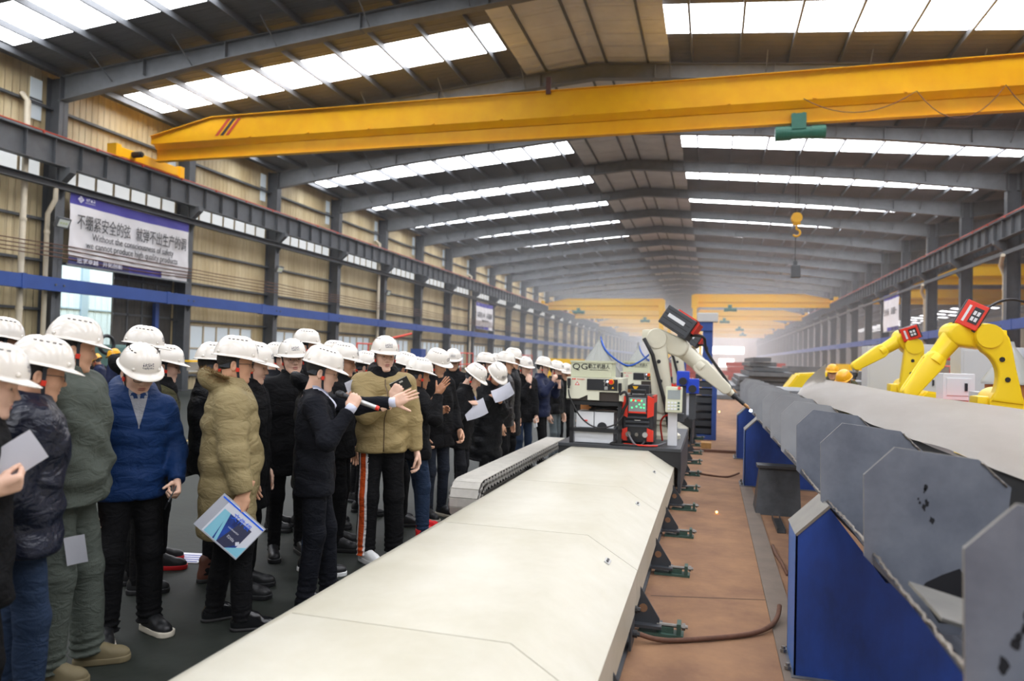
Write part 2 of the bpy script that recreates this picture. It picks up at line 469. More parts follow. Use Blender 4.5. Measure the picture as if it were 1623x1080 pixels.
# end wall, back wall, far wall of the next hall
m_end = M('far_wall_sheet', '#b9a9a0', .7, var=.15, scale=.3)
bm = BM(); quad(bm, (-21, Y1, 0), (46, Y1, 0), (46, Y1, 12.2), (-21, Y1, 12.2)); struct('wall_end', bm, m_end)
for (xa, xb, za, zb) in ((-5.2, 8.9, 4.3, 6.4), (2.0, 6.2, .6, 2.9), (-6.3, -2.6, .8, 3.0)):
    wn += 1; bm = BM(); box(bm, (xa, Y1-.1, za), (xb, Y1-.05, zb)); struct('window_%d' % wn, bm, M('bright_end_window', '#ffffff', emit=4))
bm = BM()
quad(bm, (-21, Y0, 0), (-12, Y0, 0), (-12, Y0, 12.1), (-21, Y0, 12.1)); quad(bm, (-12, Y0, 7), (6, Y0, 7), (6, Y0, 12.1), (-12, Y0, 12.1))
quad(bm, (6, Y0, 0), (46, Y0, 0), (46, Y0, 12.1), (6, Y0, 12.1)); struct('wall_back', bm, m_wall)
bm = BM(); quad(bm, (46.1, Y0, 0), (46.1, Y1, 0), (46.1, Y1, 10.7), (46.1, Y0, 10.7)); struct('wall_right', bm, m_wall)
# down pipes
def pipe(pts, r, label): 
    bm = BM(); tube(bm, pts, r, 10)
    for p, q in zip(pts, pts[1:]):
        if (Vector(q)-Vector(p)).length > 2:
            for t in (.3, .6, .9): 
                c = Vector(p).lerp(Vector(q), t); cyl(bm, c-Vector((0, 0, .05)), c+Vector((0, 0, .05)), r*1.18, n=10)
    tag(obj('down_pipe', bm, m_pipe, sm='auto'), label, 'pipe')
pipe([(-20.55, 17.0, 0.02), (-20.55, 17.0, 9.25), (-20.8, 17.0, 9.5)], .09, 'tall straight cream down pipe at the far left beside the first column')
pipe([(-20.56, 17.85, 0.02), (-20.56, 17.85, 5.9), (-20.27, 17.85, 6.35), (-20.27, 17.85, 6.7)], .075, 'bent cream pipe on the column at the left end of the banner')
pipe([(-20.5, 41.3, 0.02), (-20.5, 41.3, 8.7), (-20.8, 41.3, 8.9)], .09, 'cream down pipe on the left wall above the red railing')
pipe([(-20.5, 59.3, 0.02), (-20.5, 59.3, 8.7), (-20.8, 59.3, 8.9)], .09, 'thin cream down pipe just past the small far banner')
pipe([(12.56, 48.55, 0.02), (12.56, 48.55, 9.6)], .09, 'straight cream down pipe on a right-hand column')
pipe([(12.56, 36.6, 0.02), (12.56, 36.6, 5.9), (12.3, 36.3, 6.35), (12.15, 35.6, 6.7)], .09, 'bent cream down pipe on the nearest right-hand column')
pipe([(12.56, 49.0, 0.02), (12.56, 49.0, 5.9), (12.3, 48.7, 6.35), (12.15, 47.9, 6.7)], .09, 'bent cream down pipe next to the straight pipe on the right')
# ------------------------------------------------------------------ overhead cranes
m_yel = M('crane_yellow', '#ffc000', .45, spec=.25, var=.14, scale=1.6, hex2='#f8b202')
m_yel2 = M('crane_yellow_far', '#ffc800', .5, spec=.25)
m_hoist = M('hoist_green', '#2f7a66', .45, var=.2, scale=6)
m_blackp = M('black_paint', '#1d1e20', .5)
m_stripe = M('red_stripe', '#c83a22', .5)
m_cable = M('black_cable', '#1b1a1a', .6)
m_brownc = M('brown_cable', '#5c3a30', .7)
m_hookm = M('hook_yellow', '#d8a21c', .5)
def girder_profile(bm, x0, x1, y, zb, zt, w, taper0=2.6, taper1=2.6):
    """box girder with tapering ends over an I lower flange"""
    zr = zb+(zt-zb)*.42
    poly = [(x0, zr+.02), (x0, zr+.28), (x0+taper0, zt), (x1-taper1, zt), (x1, zr+.28), (x1, zr+.02)]
    prism(bm, poly, 'y', y-w/2, y+w/2)
    prism(bm, [(x0+taper0, zt), (x1-taper1, zt), (x1-taper1, zt+.02), (x0+taper0, zt+.02)], 'y', y-w/2-.07, y+w/2+.07)
    for p, q in (((x0, zr+.28), (x0+taper0, zt)), ((x1-taper1, zt), (x1, zr+.28))):
        prism(bm, [p, q, (q[0], q[1]+.02), (p[0], p[1]+.02)], 'y', y-w/2-.07, y+w/2+.07)
    # sloping shoulder plates to the web, web and lower flange
    for s in (-1, 1):
        prism(bm, [(y+s*w/2, zr+.02), (y+s*.05, zr-.16), (y+s*.035, zr-.16), (y+s*(w/2-.02), zr+.02)], 'x', x0+.1, x1-.1)
    box(bm, (x0+.1, y-.012, zb+.03), (x1-.1, y+.012, zr-.1))
    box(bm, (x0+.1, y-.11, zb), (x1-.1, y+.11, zb+.035))
def bridge_crane(y, x0, x1, label, group=None, hoist_x=None, near=False, hook=True, leg=None, zr=8.37, ht=1.42, hz=None):
    t = thing('bridge_crane', label, 'crane', ((x0+x1)/2, y, 0 if leg is not None else 7.9), group=group)
    w = .42; zb = zr+(.18 if near else -.62); my = m_yel if near else m_yel2
    bm = BM(); girder_profile(bm, x0+.3 if leg != 0 else x0-.2, x1-.3 if leg != 1 else x1+.2, y, zb, zb+ht, w, 2.6 if leg != 0 else .05, 2.6 if leg != 1 else .05)
    obj('girder', bm, my, t)
    for i, x in enumerate((x0, x1)):
        if leg == i:
            bm = BM(); sgn = 1 if i == 0 else -1
            box(bm, (x-.35, y-.75, zb-.1), (x+.35, y+.75, zb+ht*.92))
            for q in (-1, 1):
                prism(bm, [(y+q*.62-.2, zb), (y+q*.62+.2, zb), (y+q*1.15+.16, .5), (y+q*1.15-.16, .5)], 'x', x-.2, x+.2)
            box(bm, (x-.14, y-.9, 4.4), (x+.14, y+.9, 4.75)); box(bm, (x-.25, y-1.9, .14), (x+.25, y+1.9, .52))
            obj('gantry_leg', bm, my, t)
            bm = BM()
            for q in (-1.6, 1.6): cyl(bm, (x-.09, y+q, .16), (x+.09, y+q, .16), .16, n=16)
            obj('wheel', bm, m_blackp, t); continue
        bm = BM(); L = 1.55 if near else 1.4
        box(bm, (x-.15, y-L, zr+.02), (x+.15, y+L, zr+.36), bev=.03)
        for q in (-1, 1):
            box(bm, (x-.2, y+q*L-.12, zr-.02), (x+.2, y+q*L+.12, zr+.42), bev=.02)
        obj('end_carriage', bm, my, t)
        for q in (-1, 1):
            bm = BM(); cyl(bm, (x-.06, y+q*(L-.35), zr+.13), (x+.06, y+q*(L-.35), zr+.13), .13, n=18); obj('wheel', bm, m_blackp, t)
        bm = BM(); sx = 1 if i == 0 else -1
        cyl(bm, (x+sx*.15, y-.85, zr+.22), (x+sx*.5, y-.85, zr+.22), .11, n=14); cyl(bm, (x+sx*.5, y-.85, zr+.22), (x+sx*.56, y-.85, zr+.22), .07, n=12)
        obj('travel_motor', bm, m_blackp, t)
    if near:
        bm = BM(); xs = x0+3.05
        for i in range(3):
            prism(bm, [(xs+i*.22, zb+.75), (xs+i*.22+.13, zb+.75), (xs+i*.22+.13+.5, zb+1.33), (xs+i*.22+.5, zb+1.33)], 'y', y-w/2-.006, y-w/2-.001, (0, 1, 0)[i])
        obj('warning_stripes', bm, [m_stripe, m_blackp], t)
        for x in np.arange(x0+4.5, x1-2, 2.3):
            bm = BM(); box(bm, (x-.04, y-w/2-.05, zb+.62), (x+.04, y-w/2, zb+.68)); obj('cable_lug', bm, my, t)
        bm = BM(); box(bm, (-5.1, y-w/2-.09, zb+ht-.1), (-4.95, y-w/2-.02, zb+ht+.42)); obj('bracket_post', bm, m_brownc, t)
    if hoist_x is not None:
        hz_ = zb+.12
        x = hoist_x
        bm = BM(); cyl(bm, (x-.62, y, hz_-.38), (x-.18, y, hz_-.38), .20, n=20); cyl(bm, (x-.18, y, hz_-.38), (x+.34, y, hz_-.38), .17, n=20); cyl(bm, (x+.34, y, hz_-.38), (x+.72, y, hz_-.38), .19, n=20)
        for q in range(6): cyl(bm, (x-.60+.07*q, y, hz_-.38), (x-.575+.07*q, y, hz_-.38), .215, n=20)
        hp = obj('hoist_body', bm, m_hoist, t, 'auto')
        bm = BM()
        for q in (-1, 1):
            box(bm, (x-.2, y+q*.16-.015, hz_-.3), (x+.2, y+q*.16+.015, hz_+.14))
            for r in (-.13, .13): cyl(bm, (x+r, y+q*.07, hz_+.09), (x+r, y+q*.15, hz_+.09), .075, n=14)
        obj('trolley', bm, m_hoist, t)
        if hook:
            bm = BM(); zh = hz
            for q in (-.05, .05): tube(bm, [(x+q, y, hz_-.5), (x+q*.6, y, zh+.3)], .008, 5)
            obj('wire_rope', bm, m_cable, t)
            bm = BM(); box(bm, (x-.1, y-.08, zh), (x+.1, y+.08, zh+.34), bev=.03); cyl(bm, (x, y-.1, zh+.2), (x, y+.1, zh+.2), .15, n=16)
            pts = [(x, y, zh)]+[(x+.1*math.sin(a), y, zh-.22+.1*math.cos(a)) for a in np.linspace(0, 4.2, 10)]
            tube(bm, pts, .03, 8); obj('hook_block', bm, m_hookm, t, 'auto')
            if near:
                bm = BM(); tube(bm, [(x-.02, y, zh-.3), (x-.02, y, 4.5)], .009, 5); obj('pendant_cable', bm, m_cable, t)
                bm = BM(); box(bm, (x-.13, y-.1, 4.15), (x+.12, y+.1, 4.5), bev=.03); cyl(bm, (x-.02, y, 4.5), (x-.02, y, 4.62), .06, n=10); obj('pendant_box', bm, m_steel2, t)
    if near:
        # festoon cable looped along the girder
        bm = BM(); xs = [hoist_x+.1, 5.2, 7.3, 9.6, 11.6]
        pts = []
        for a, b in zip(xs, xs[1:]):
            for q in np.linspace(0, 1, 12)[:-1]: pts.append((a+(b-a)*q, y-w/2-.08, zb+.62-(1.0 if a > 3 else .5)*4*q*(1-q)*(.9+.1*math.sin(a))))
        tube(bm, pts, .012, 5); obj('festoon_cable', bm, m_brownc, t)
    return t
bridge_crane(21.6, -20.25, 12.25, 'nearest yellow overhead crane spanning the whole hall, striped red and black at its left end', hoist_x=2.25, near=True, hz=5.65)
G2 = 'yellow gantry cranes far down the hall'
bridge_crane(87.2, -20.25, -5.9, 'far yellow semi-gantry crane on the left runway, nearer and higher-looking of the left ones', G2, hoist_x=-16, leg=1, hook=False)
bridge_crane(105.2, -20.25, -6.0, 'yellow semi-gantry crane behind the foremost left one', G2, hoist_x=-9.5, leg=1, hook=False)
bridge_crane(81.2, -1.9, 12.25, 'foremost far yellow semi-gantry crane on the right runway', G2, hoist_x=1.8, leg=0, hook=False)
bridge_crane(105.2, -1.6, 12.25, 'second far yellow semi-gantry crane on the right runway', G2, hoist_x=1.6, leg=0, hook=False)
bridge_crane(129.2, -20.25, 12.25, 'third far yellow crane down the hall, spanning the full width', G2, hoist_x=4.5, hook=False)
bridge_crane(153.2, -20.25, 12.25, 'fourth far yellow crane down the hall, spanning the full width', G2, hoist_x=6, hook=False)
bridge_crane(177.2, -20.25, 12.25, 'farthest yellow crane, low over the bright end windows', G2, hook=False)
G3 = 'yellow cranes in the neighbouring bay'
bridge_crane(58, 13.15, 45.3, 'nearer yellow crane seen between the right-hand columns in the next bay', G3, hoist_x=25, hook=False)
bridge_crane(76, 13.15, 45.3, 'farther yellow crane seen between the right-hand columns in the next bay', G3, hoist_x=32, hook=False)

# ------------------------------------------------------------------ banners on the left wall
m_ban = M('banner_white', '#e4e2e4', .6, var=.06, scale=1.5); m_banp = M('banner_purple', '#46409c', .6); m_bank = M('banner_ink', '#2b2b2e', .6)
m_band = M('banner_dark_strip', '#3a376b', .6); m_banw = M('banner_white_print', '#e8e6f2', .6)
def banner(x, y0, y1, z0, z1, label, side=1, near=True, lines=None):
    ctr = Vector((x, (y0+y1)/2, z0)); t = thing('banner', label, 'banner', ctr)
    bm = BM(); NX, NZ = 48, 20
    def off(u, v): return side*(.018*math.sin(u*31+v*5)*(v < .95)+.02*math.sin(u*9-7*v)*math.sin(v*PI)+.012*math.sin(u*60+20*v)*(1-v))
    grid = [[bm.verts.new((x+off(i/NX, j/NZ), y0+(y1-y0)*i/NX, z0+(z1-z0)*j/NZ-.04*math.sin(PI*i/NX)*(j/NZ))) for j in range(NZ+1)] for i in range(NX+1)]
    for i in range(NX):
        for j in range(NZ):
            f = bm.faces.new((grid[i][j], grid[i+1][j], grid[i+1][j+1], grid[i][j+1])); v = (j+.5)/NZ
            f.material_index = 1 if v > .86 else (2 if v < .105 and i/NX < .45 else (1 if v < .12 and i/NX < .75 else 0))
    obj('cloth', bm, [m_ban, m_banp, m_band], t, True)
    L, H_ = y1-y0, z1-z0
    def wr(name, s, h, u, v, mt, xs=1.0):
        b = text_bm(s, h, .003, xs=xs)
        m = face_mat((x+side*.055, y0+L*u, z0+H_*v), (0, 1, 0) if side > 0 else (0, -1, 0), (0, 0, 1)); b.transform(m)
        obj(name, b, mt, t)
    for q in lines: wr(*q)
    b = BM(); m = face_mat((x+side*.055, y0+L*.065, z0+H_*.93), (0, 1, 0) if side > 0 else (0, -1, 0), (0, 0, 1))
    r = .12 if near else .08
    for a, c in ((r, r*.72), (r*.5, r*.25)):
        for k in range(4):
            p = [(a*math.cos(k*PI/2), a*math.sin(k*PI/2)), (a*math.cos((k+1)*PI/2), a*math.sin((k+1)*PI/2))]
            p2 = [(c*math.cos((k+1)*PI/2), c*math.sin((k+1)*PI/2)), (c*math.cos(k*PI/2), c*math.sin(k*PI/2))]
            vs = [b.verts.new(m @ Vector((u, v, .002))) for u, v in p+p2]; b.faces.new(vs)
    glyphs(b, 4, r*3.4, r*.9, random.Random(5), 0, m @ Matrix.Translation((r*3.1, r*.25, 0)))
    glyphs(b, 9, r*3.4, r*.35, random.Random(6), 0, m @ Matrix.Translation((r*3.1, -r*.6, 0)))
    obj('emblem', b, m_banw, t)
    b = BM(); box(b, (x-.03, y0-.06, z0-.06), (x+.03, y1+.06, z0)); obj('bottom_rail', b, m_steel, t)
    return t
banner(-20.33, 18.45, 23.95, 4.38, 6.72, 'large white safety banner with purple borders above the gate', 1, True, [
    ('slogan_lettering', '不绷紧安全的弦', .40, .25, .60, m_bank, .60), ('slogan_lettering', '就弹不出生产的调', .40, .735, .60, m_bank, .60),
    ('translation_line', 'Without the consciousness of safety', .25, .50, .425, m_bank, .76),
    ('translation_line', 'we cannot produce high quality products', .25, .50, .30, m_bank, .76),
    ('motto_lettering', '追求卓越', .14, .13, .055, m_banw, 1.15), ('motto_lettering', '开拓创新', .14, .32, .055, m_banw, 1.15)])
banner(-20.33, 60.3, 65.4, 4.2, 6.6, 'small distant white banner with purple top on the left wall', 1, False, [
    ('slogan_lettering', '以质量为本', .40, .27, .52, m_bank, .85), ('slogan_lettering', '从我做起', .40, .75, .52, m_bank, .85), ('motto_lettering', 'Quality as the root', .2, .5, .33, m_bank, 1)])
banner(12.35, 54.4, 59.0, 4.3, 7.0, 'white banner hanging between the right-hand columns', -1, False, [('slogan_lettering', '质量第一', .40, .27, .5, m_bank, .8), ('slogan_lettering', '安全为天', .40, .75, .5, m_bank, .8)])
# flood lamps on the columns
def flood(y, label):
    t = thing('flood_lamp', label, 'lamp', (-20.2, y, 5.55))
    m = Matrix.Translation((-20.1, y, 5.62)) @ Matrix.Rotation(math.radians(25), 4, 'Y')
    bm = BM(); box(bm, (-.08, -.24, -.17), (.04, .24, .17), 0, m, .02); obj('housing', bm, m_steel2, t)
    bm = BM(); box(bm, (.041, -.19, -.12), (.047, .19, .12), 0, m); obj('lens', bm, M('lamp_lens', '#dfe6df', .2), t)
    for i in range(3):
        bm = BM(); box(bm, (.047, -.13+i*.1, -.03), (.052, -.07+i*.1, .03), 0, m); obj('led_module', bm, M('led', '#c9d8a0', .3), t)
    bm = BM(); tube(bm, [(-20.4, y-.2, 5.6), (-20.1, y-.26, 5.6), (-20.1, y+.26, 5.6), (-20.4, y+.2, 5.6)], .012, 6); obj('bracket', bm, m_steel2, t)
flood(18.0, 'square flood lamp on the column left of the large banner')
flood(29.9, 'small flood lamp on the second column right of the large banner')
flood(41.9, 'small flood lamp on the column beside the red railing')
# ------------------------------------------------------------------ robot track in the middle
m_cream = M('cream_sheet_paint', '#c6c2b2', .42, var=.1, scale=1.6, hex2='#b9b4a0')
m_dgrey = M('dark_grey_machine', '#3c3f43', .5)
m_base = M('track_base_steel', '#5d5f62', .5, var=.2, scale=5)
m_greenm = M('green_clamp', '#3f5b50', .6, var=.25, scale=20)
m_bolt = M('bolt_steel', '#7e7a74', .4, metal=.7)
m_robw = M('robot_cream', '#dedac4', .38, var=.06, scale=5)
m_roby = M('robot_yellow', '#f3d11a', .38)
m_ctl = M('controller_cream', '#cdd0b4', .5); m_ctl2 = M('controller_front', '#dcdcc6', .5)
m_panel = M('panel_black', '#25272b', .4); m_redw = M('welder_red', '#e0341f', .42); m_redbtn = M('button_red', '#e2321c', .35)
m_white = M('white_box', '#dde0e2', .5); m_yelsign = M('sign_yellow', '#f2b91c', .5); m_led = M('green_led', '#33ff77', emit=2.2)
m_bluehose = M('blue_hose', '#2c62c8', .4); m_cone = M('clear_hood', '#b9bcb6', .25, alpha=.75); m_barrel = M('fibre_drum', '#b5763f', .7)
m_alu = M('aluminium', '#b9bab8', .35, metal=.6)
def seg_prof(): return [(-1.93, .22), (-1.93, .44), (-1.62, .62), (-.70, .62), (-.40, .44), (-.40, .22)]
for i in range(13):
    y0, y1 = .86+1.72*i, .86+1.72*(i+1)-.006
    P_ = seg_prof(); bm = BM(); th = .004
    for (xa, za), (xb, zb) in zip(P_, P_[1:]):
        quad(bm, (xa, y0, za), (xa, y1, za), (xb, y1, zb), (xb, y0, zb))
    bmesh.ops.remove_doubles(bm, verts=bm.verts[:], dist=1e-5)
    bmesh.ops.recalc_face_normals(bm, faces=bm.faces[:]); g_ = bm.faces[:]
    if sum((f.normal.z for f in g_)) < 0: bmesh.ops.reverse_faces(bm, faces=g_)
    bmesh.ops.solidify(bm, geom=g_, thickness=.012)
    lab = ('cream track cover panel nearest the camera, at the bottom edge', 'second cream track cover panel from the camera', 'third cream track cover panel from the camera', 'fourth cream track cover panel from the camera', 'cream track cover panel ending under the robot carriage')
    t = thing('track_cover', lab[i] if i < 5 else 'cream track cover panel beyond the first robot carriage', 'cover', (-1.16, y0, .22), group='cream covers along the robot track')
    o = obj('cover_sheet', bm, m_cream, t, 'auto')
    ry = Matrix.Rotation(math.atan2(.18, .30), 3, 'Y')
    bm = BM(); c = Vector((-.55, y1-.20, .533)); cbox(bm, c, (.035, .085, .008), 0, ry, .003); cbox(bm, c+Vector((.002, 0, .006)), (.014, .055, .006), 1, ry)
    obj('latch', bm, [m_alu, m_blackp], t)
bm = BM()
for x in (-1.82, -.50): beam_i(bm, (x, .6, .11), (x, 23.2, .11), .22, .13, .02, .02)
box(bm, (-1.82, .6, .18), (-.5, 23.2, .2))
tag(obj('robot_track_base', bm, m_base), 'low steel track base under the cream cover panels', 'track')
yy = 3.25; i = 0
while yy < 18:
    t = thing('floor_clamp', ('nearest', 'second', 'third', 'fourth', 'fifth')[i]+' triangular floor clamp along the right side of the track' if i < 5 else 'triangular floor clamp beyond the carriage along the track', 'clamp', (-.36, yy, 0), group='clamps beside the robot track')
    bm = BM(); x0 = -.435; n = 10
    outer = [(x0, .06), (x0+.155, .06), (x0+.155, .09), (x0+.02, .30), (x0, .30)]
    prism(bm, outer, 'y', yy-.008, yy+.008)
    cyl(bm, (x0+.055, yy-.010, .15), (x0+.055, yy+.010, .15), .026, n=14, mi=1)
    box(bm, (x0, yy-.06, .045), (x0+.17, yy+.06, .062)); obj('gusset_plate', bm, [m_dgrey, m_brown_floor], t)
    bm = BM(); box(bm, (x0+.03, yy-.05, 0), (x0+.30, yy+.05, .018)); box(bm, (x0+.26, yy-.045, .018), (x0+.285, yy+.045, .085)); box(bm, (x0+.14, yy-.02, .02), (x0+.24, yy+.02, .05)); obj('clamp_base', bm, m_greenm, t)
    bm = BM(); cyl(bm, (x0+.14, yy, .06), (x0+.325, yy, .06), .012, n=8); cyl(bm, (x0+.29, yy, .06), (x0+.31, yy, .06), .022, n=6); cyl(bm, (x0+.10, yy+.035, .06), (x0+.10, yy+.035, .11), .011, n=8); cyl(bm, (x0+.10, yy+.035, .075), (x0+.10, yy+.035, .092), .02, n=6)
    obj('clamp_bolt', bm, m_bolt, t); yy += 1.28; i += 1
t = thing('splice_plate', 'grey plate with two bolts joining the track base beside the floor clamp', 'plate', (-.42, 4.22, .05))
bm = BM(); box(bm, (-.425, 4.12, .03), (-.41, 4.30, .31), bev=.004); obj('plate', bm, m_dgrey, t)
for z in (.1, .24):
    bm = BM(); cyl(bm, (-.41, 4.21, z), (-.385, 4.21, z), .022, n=12); cyl(bm, (-.385, 4.21, z), (-.37, 4.21, z), .014, n=6); obj('bolt', bm, m_blackp, t)

# ------------------------------------------------------------------ robots
def arm_link(bm, a, b, ra, rb, w, ax, mi=0, n=14):
    """a rounded plate-like link between two joints, axis ax through both, width w"""
    a, b = Vector(a), Vector(b); d = (b-a).normalized(); ax = Vector(ax); ax = (ax-d*ax.dot(d)).normalized(); u = d.cross(ax)
    prof = [a+u*ra*math.cos(t)-d*ra*math.sin(t) for t in np.linspace(PI, 0, n)][::-1]
    prof = [a+u*ra*math.cos(t)-d*ra*math.sin(t) for t in np.linspace(0, PI, n)]+[b-u*rb*math.cos(t)+d*rb*math.sin(t) for t in np.linspace(0, PI, n)]
    b2 = bmesh.new(); A = [b2.verts.new(p-ax*w/2) for p in prof]; B = [b2.verts.new(p+ax*w/2) for p in prof]; N = len(prof)
    fs = [b2.faces.new(A), b2.faces.new(B)]+[b2.faces.new((A[i], A[(i+1) % N], B[(i+1) % N], B[i])) for i in range(N)]
    bmesh.ops.recalc_face_normals(b2, faces=fs)
    bmesh.ops.bevel(b2, geom=[e for f in fs[:2] for e in f.edges], offset=min(w, ra, rb)*.25, segments=3, profile=.5, affect='EDGES')
    merge(bm, b2, mi)
def robot(label, mat, base, J2, J3, J4, J5, tip, fd, feed_c, feed_rot, red=False, side=(0, -1, 0), bend=0., group=None):
    """base: floor of the robot; J2 shoulder, J3 elbow, J4 forearm start, J5 wrist, tip: torch tip"""
    base, J2, J3, J4, J5, tip = map(Vector, (base, J2, J3, J4, J5, tip)); ax = Vector(side)
    t = thing('welding_robot', label, 'robot', base, group=group)
    bm = BM(); z2 = J2.z
    lathe(bm, [(.25, 0), (.25, .05), (.19, .09), (.18, (z2-base.z)*.38), (.21, (z2-base.z)*.42), (.21, (z2-base.z)*.5)], base, 28)
    cbox(bm, base+Vector((-.16, .05, .13)), (.22, .3, .2), bev=.03); obj('robot_base', bm, mat, t, 'auto')
    bm = BM(); lathe(bm, [(.20, (z2-base.z)*.5), (.22, (z2-base.z)*.55), (.2, (z2-base.z)*.8), (.14, (z2-base.z)*.95), (.05, (z2-base.z)*1.02)], Vector((base.x, base.y, base.z)), 28)
    cyl(bm, J2-ax*.20, J2+ax*.20, .155, n=28); cbox(bm, J2+Vector((-.12, .0, -.06)), (.26, .26, .24), bev=.04); obj('turret', bm, mat, t, 'auto')
    bm = BM(); off = ax*.15
    if bend:
        n_ = 18; cs = [(J2*(1-q)**2+(J2.lerp(J3, .5)+Vector((bend*2, 0, .1)))*2*q*(1-q)+J3*q*q)+off for q in np.linspace(0, 1, n_)]
        b2 = bmesh.new(); lf, rt = [], []
        for q in range(n_):
            dd = (cs[min(q+1, n_-1)]-cs[max(q-1, 0)]).normalized(); uu = dd.cross(ax).normalized(); ww = .15-.065*math.sin(PI*min(1, q/(n_-1)*1.15))+(.0 if q < n_-3 else -.01)
            lf.append(cs[q]+uu*ww); rt.append(cs[q]-uu*ww)
        pr_ = lf+[cs[-1]+dd*.09+uu*.08, cs[-1]+dd*.11, cs[-1]+dd*.09-uu*.08]+rt[::-1]
        A = [b2.verts.new(p-ax*.07) for p in pr_]; B = [b2.verts.new(p+ax*.07) for p in pr_]; N = len(pr_)
        fs = [b2.faces.new(A), b2.faces.new(B)]+[b2.faces.new((A[i], A[(i+1) % N], B[(i+1) % N], B[i])) for i in range(N)]
        bmesh.ops.recalc_face_normals(b2, faces=fs); bmesh.ops.bevel(b2, geom=[e for f in fs[:2] for e in f.edges], offset=.022, segments=3, profile=.5, affect='EDGES'); bmesh.ops.triangulate(b2, faces=[f for f in b2.faces if len(f.verts) > 4]); merge(bm, b2)
    else: arm_link(bm, J2+off, J3+off, .135, .115, .15, ax)
    for f in (.35, .65): 
        p = J2.lerp(J3, f)+off+ax*.074+Vector((bend*.8 if bend else 0, 0, 0)); cyl(bm, p, p+ax*.006, .026, n=12, mi=1)
    obj('lower_arm', bm, [mat, m_blackp], t, 'auto')
    d = (J5-J4).normalized(); dn = (J4-J3)
    bm = BM(); cyl(bm, J3-ax*.12, J3+ax*.24, .125, n=28); arm_link(bm, J3, J4, .14, .125, .26, ax)
    cbox(bm, J3-dn.normalized()*.12, (.2, .2, .17), 0, None, .04); obj('elbow_housing', bm, mat, t, 'auto')
    L = (J5-J4).length
    bm = BM(); tube(bm, [J4-d*.06, J4+d*.02, J4+d*.05, J4+d*L*.36, J4+d*L*.40], [.122, .122, .108, .092, .09], 24); obj('forearm', bm, mat, t, 'auto')
    bm = BM(); m0 = J4+d*L*.38; 
    tube(bm, [m0, m0+d*.02, m0+d*L*.12], [.088, .102, .104], 20)
    arm_link(bm, m0+d*L*.10+ax*.055, J5+ax*.055, .104, .072, .06, ax); arm_link(bm, m0+d*L*.10-ax*.055, J5-ax*.055, .104, .072, .06, ax)
    arm_link(bm, m0+d*L*.08, m0+d*L*.34, .1, .06, .14, ax); obj('wrist_fork', bm, mat, t, 'auto')
    e = (tip-J5).normalized(); k = J5+e*.12
    bm = BM(); cyl(bm, J5-ax*.045, J5+ax*.045, .055, n=18); tube(bm, [J5, J5+e*.09, k], [.05, .047, .035], 16); obj('wrist_flange', bm, mat if not red else m_alu, t, 'auto')
    bm = BM(); tube(bm, [k, k+e*.05], .042, 14); q = k+e*.05; mid = q.lerp(tip, .55); tube(bm, [q-e*.02, mid], .026, 12)
    tube(bm, [mid, tip], [.014, .011], 10, 1); tube(bm, [mid-e*.01, mid+e*.06], .021, 12, 1); obj('welding_torch', bm, [m_blackp, M('torch_brass', '#a57b4c', .4, metal=.5)], t, 'auto')
    # wire feeder on the elbow
    R_ = feed_rot; c = Vector(feed_c); m = Matrix.Translation(c) @ R_.to_4x4(); fdm = fd
    bm = BM(); box(bm, (-fdm[0]/2, -fdm[1]/2, -fdm[2]/2), (fdm[0]/2, fdm[1]/2, fdm[2]/2), 0, m, .015)
    for i in range(4): box(bm, (-fdm[0]/2*.9, -fdm[1]/2-.004, -fdm[2]*.42+i*fdm[2]*.24), (fdm[0]/2*.85, -fdm[1]/2+.001, -fdm[2]*.38+i*fdm[2]*.24), 1, m)
    fe = obj('wire_feeder', bm, [m_dgrey, m_blackp], t)
    bm = BM()
    if red:
        box(bm, (-fdm[0]*.44, -fdm[1]/2-.05, -fdm[2]*.46), (fdm[0]*.44, -fdm[1]/2-.003, fdm[2]*.46), 0, m, .008)
        box(bm, (-fdm[0]*.05, -fdm[1]/2-.056, -fdm[2]*.28), (fdm[0]*.33, -fdm[1]/2-.049, fdm[2]*.3), 1, m); box(bm, (-fdm[0]*.28, -fdm[1]/2-.055, -fdm[2]*.32), (-fdm[0]*.18, -fdm[1]/2-.049, fdm[2]*.3), 2, m)
        for i in range(2):
            for j in range(2): box(bm, (fdm[0]*(.0+.15*i), -fdm[1]/2-.059, -fdm[2]*.2+j*fdm[2]*.22), (fdm[0]*(.11+.15*i), -fdm[1]/2-.055, -fdm[2]*.05+j*fdm[2]*.22), 2, m)
        obj('feeder_front', bm, [m_redw, m_panel, m_white], fe)
    else:
        box(bm, (fdm[0]/2-.02, -fdm[1]*.3, -fdm[2]*.1), (fdm[0]/2+.03, fdm[1]*.5, fdm[2]*.5), 0, m); box(bm, (-fdm[0]*.2, -fdm[1]*.3, fdm[2]/2-.002), (fdm[0]*.42, fdm[1]*.5, fdm[2]/2+.02), 0, m)
        box(bm, (-fdm[0]*.34, -fdm[1]/2-.006, -fdm[2]*.02), (fdm[0]*.24, -fdm[1]/2-.002, fdm[2]*.16), 1, m)
        obj('feeder_trim', bm, [m_redw, m_white], fe)
    bm = BM(); a_ = m @ Vector((fdm[0]/2, 0, -fdm[2]*.2)); tube(bm, cr([a_, a_+Vector((.16, -.05, -.02)), a_.lerp(J5, .4)+Vector((.03, .08, .06)), J5+Vector((.0, .05, .12)), k+Vector((0, 0, .03))]), .019, 8)
    if red: bm.free(); return t
    obj('torch_cable', bm, m_cable, t, True)
    bm = BM(); b_ = J2+off*1.6
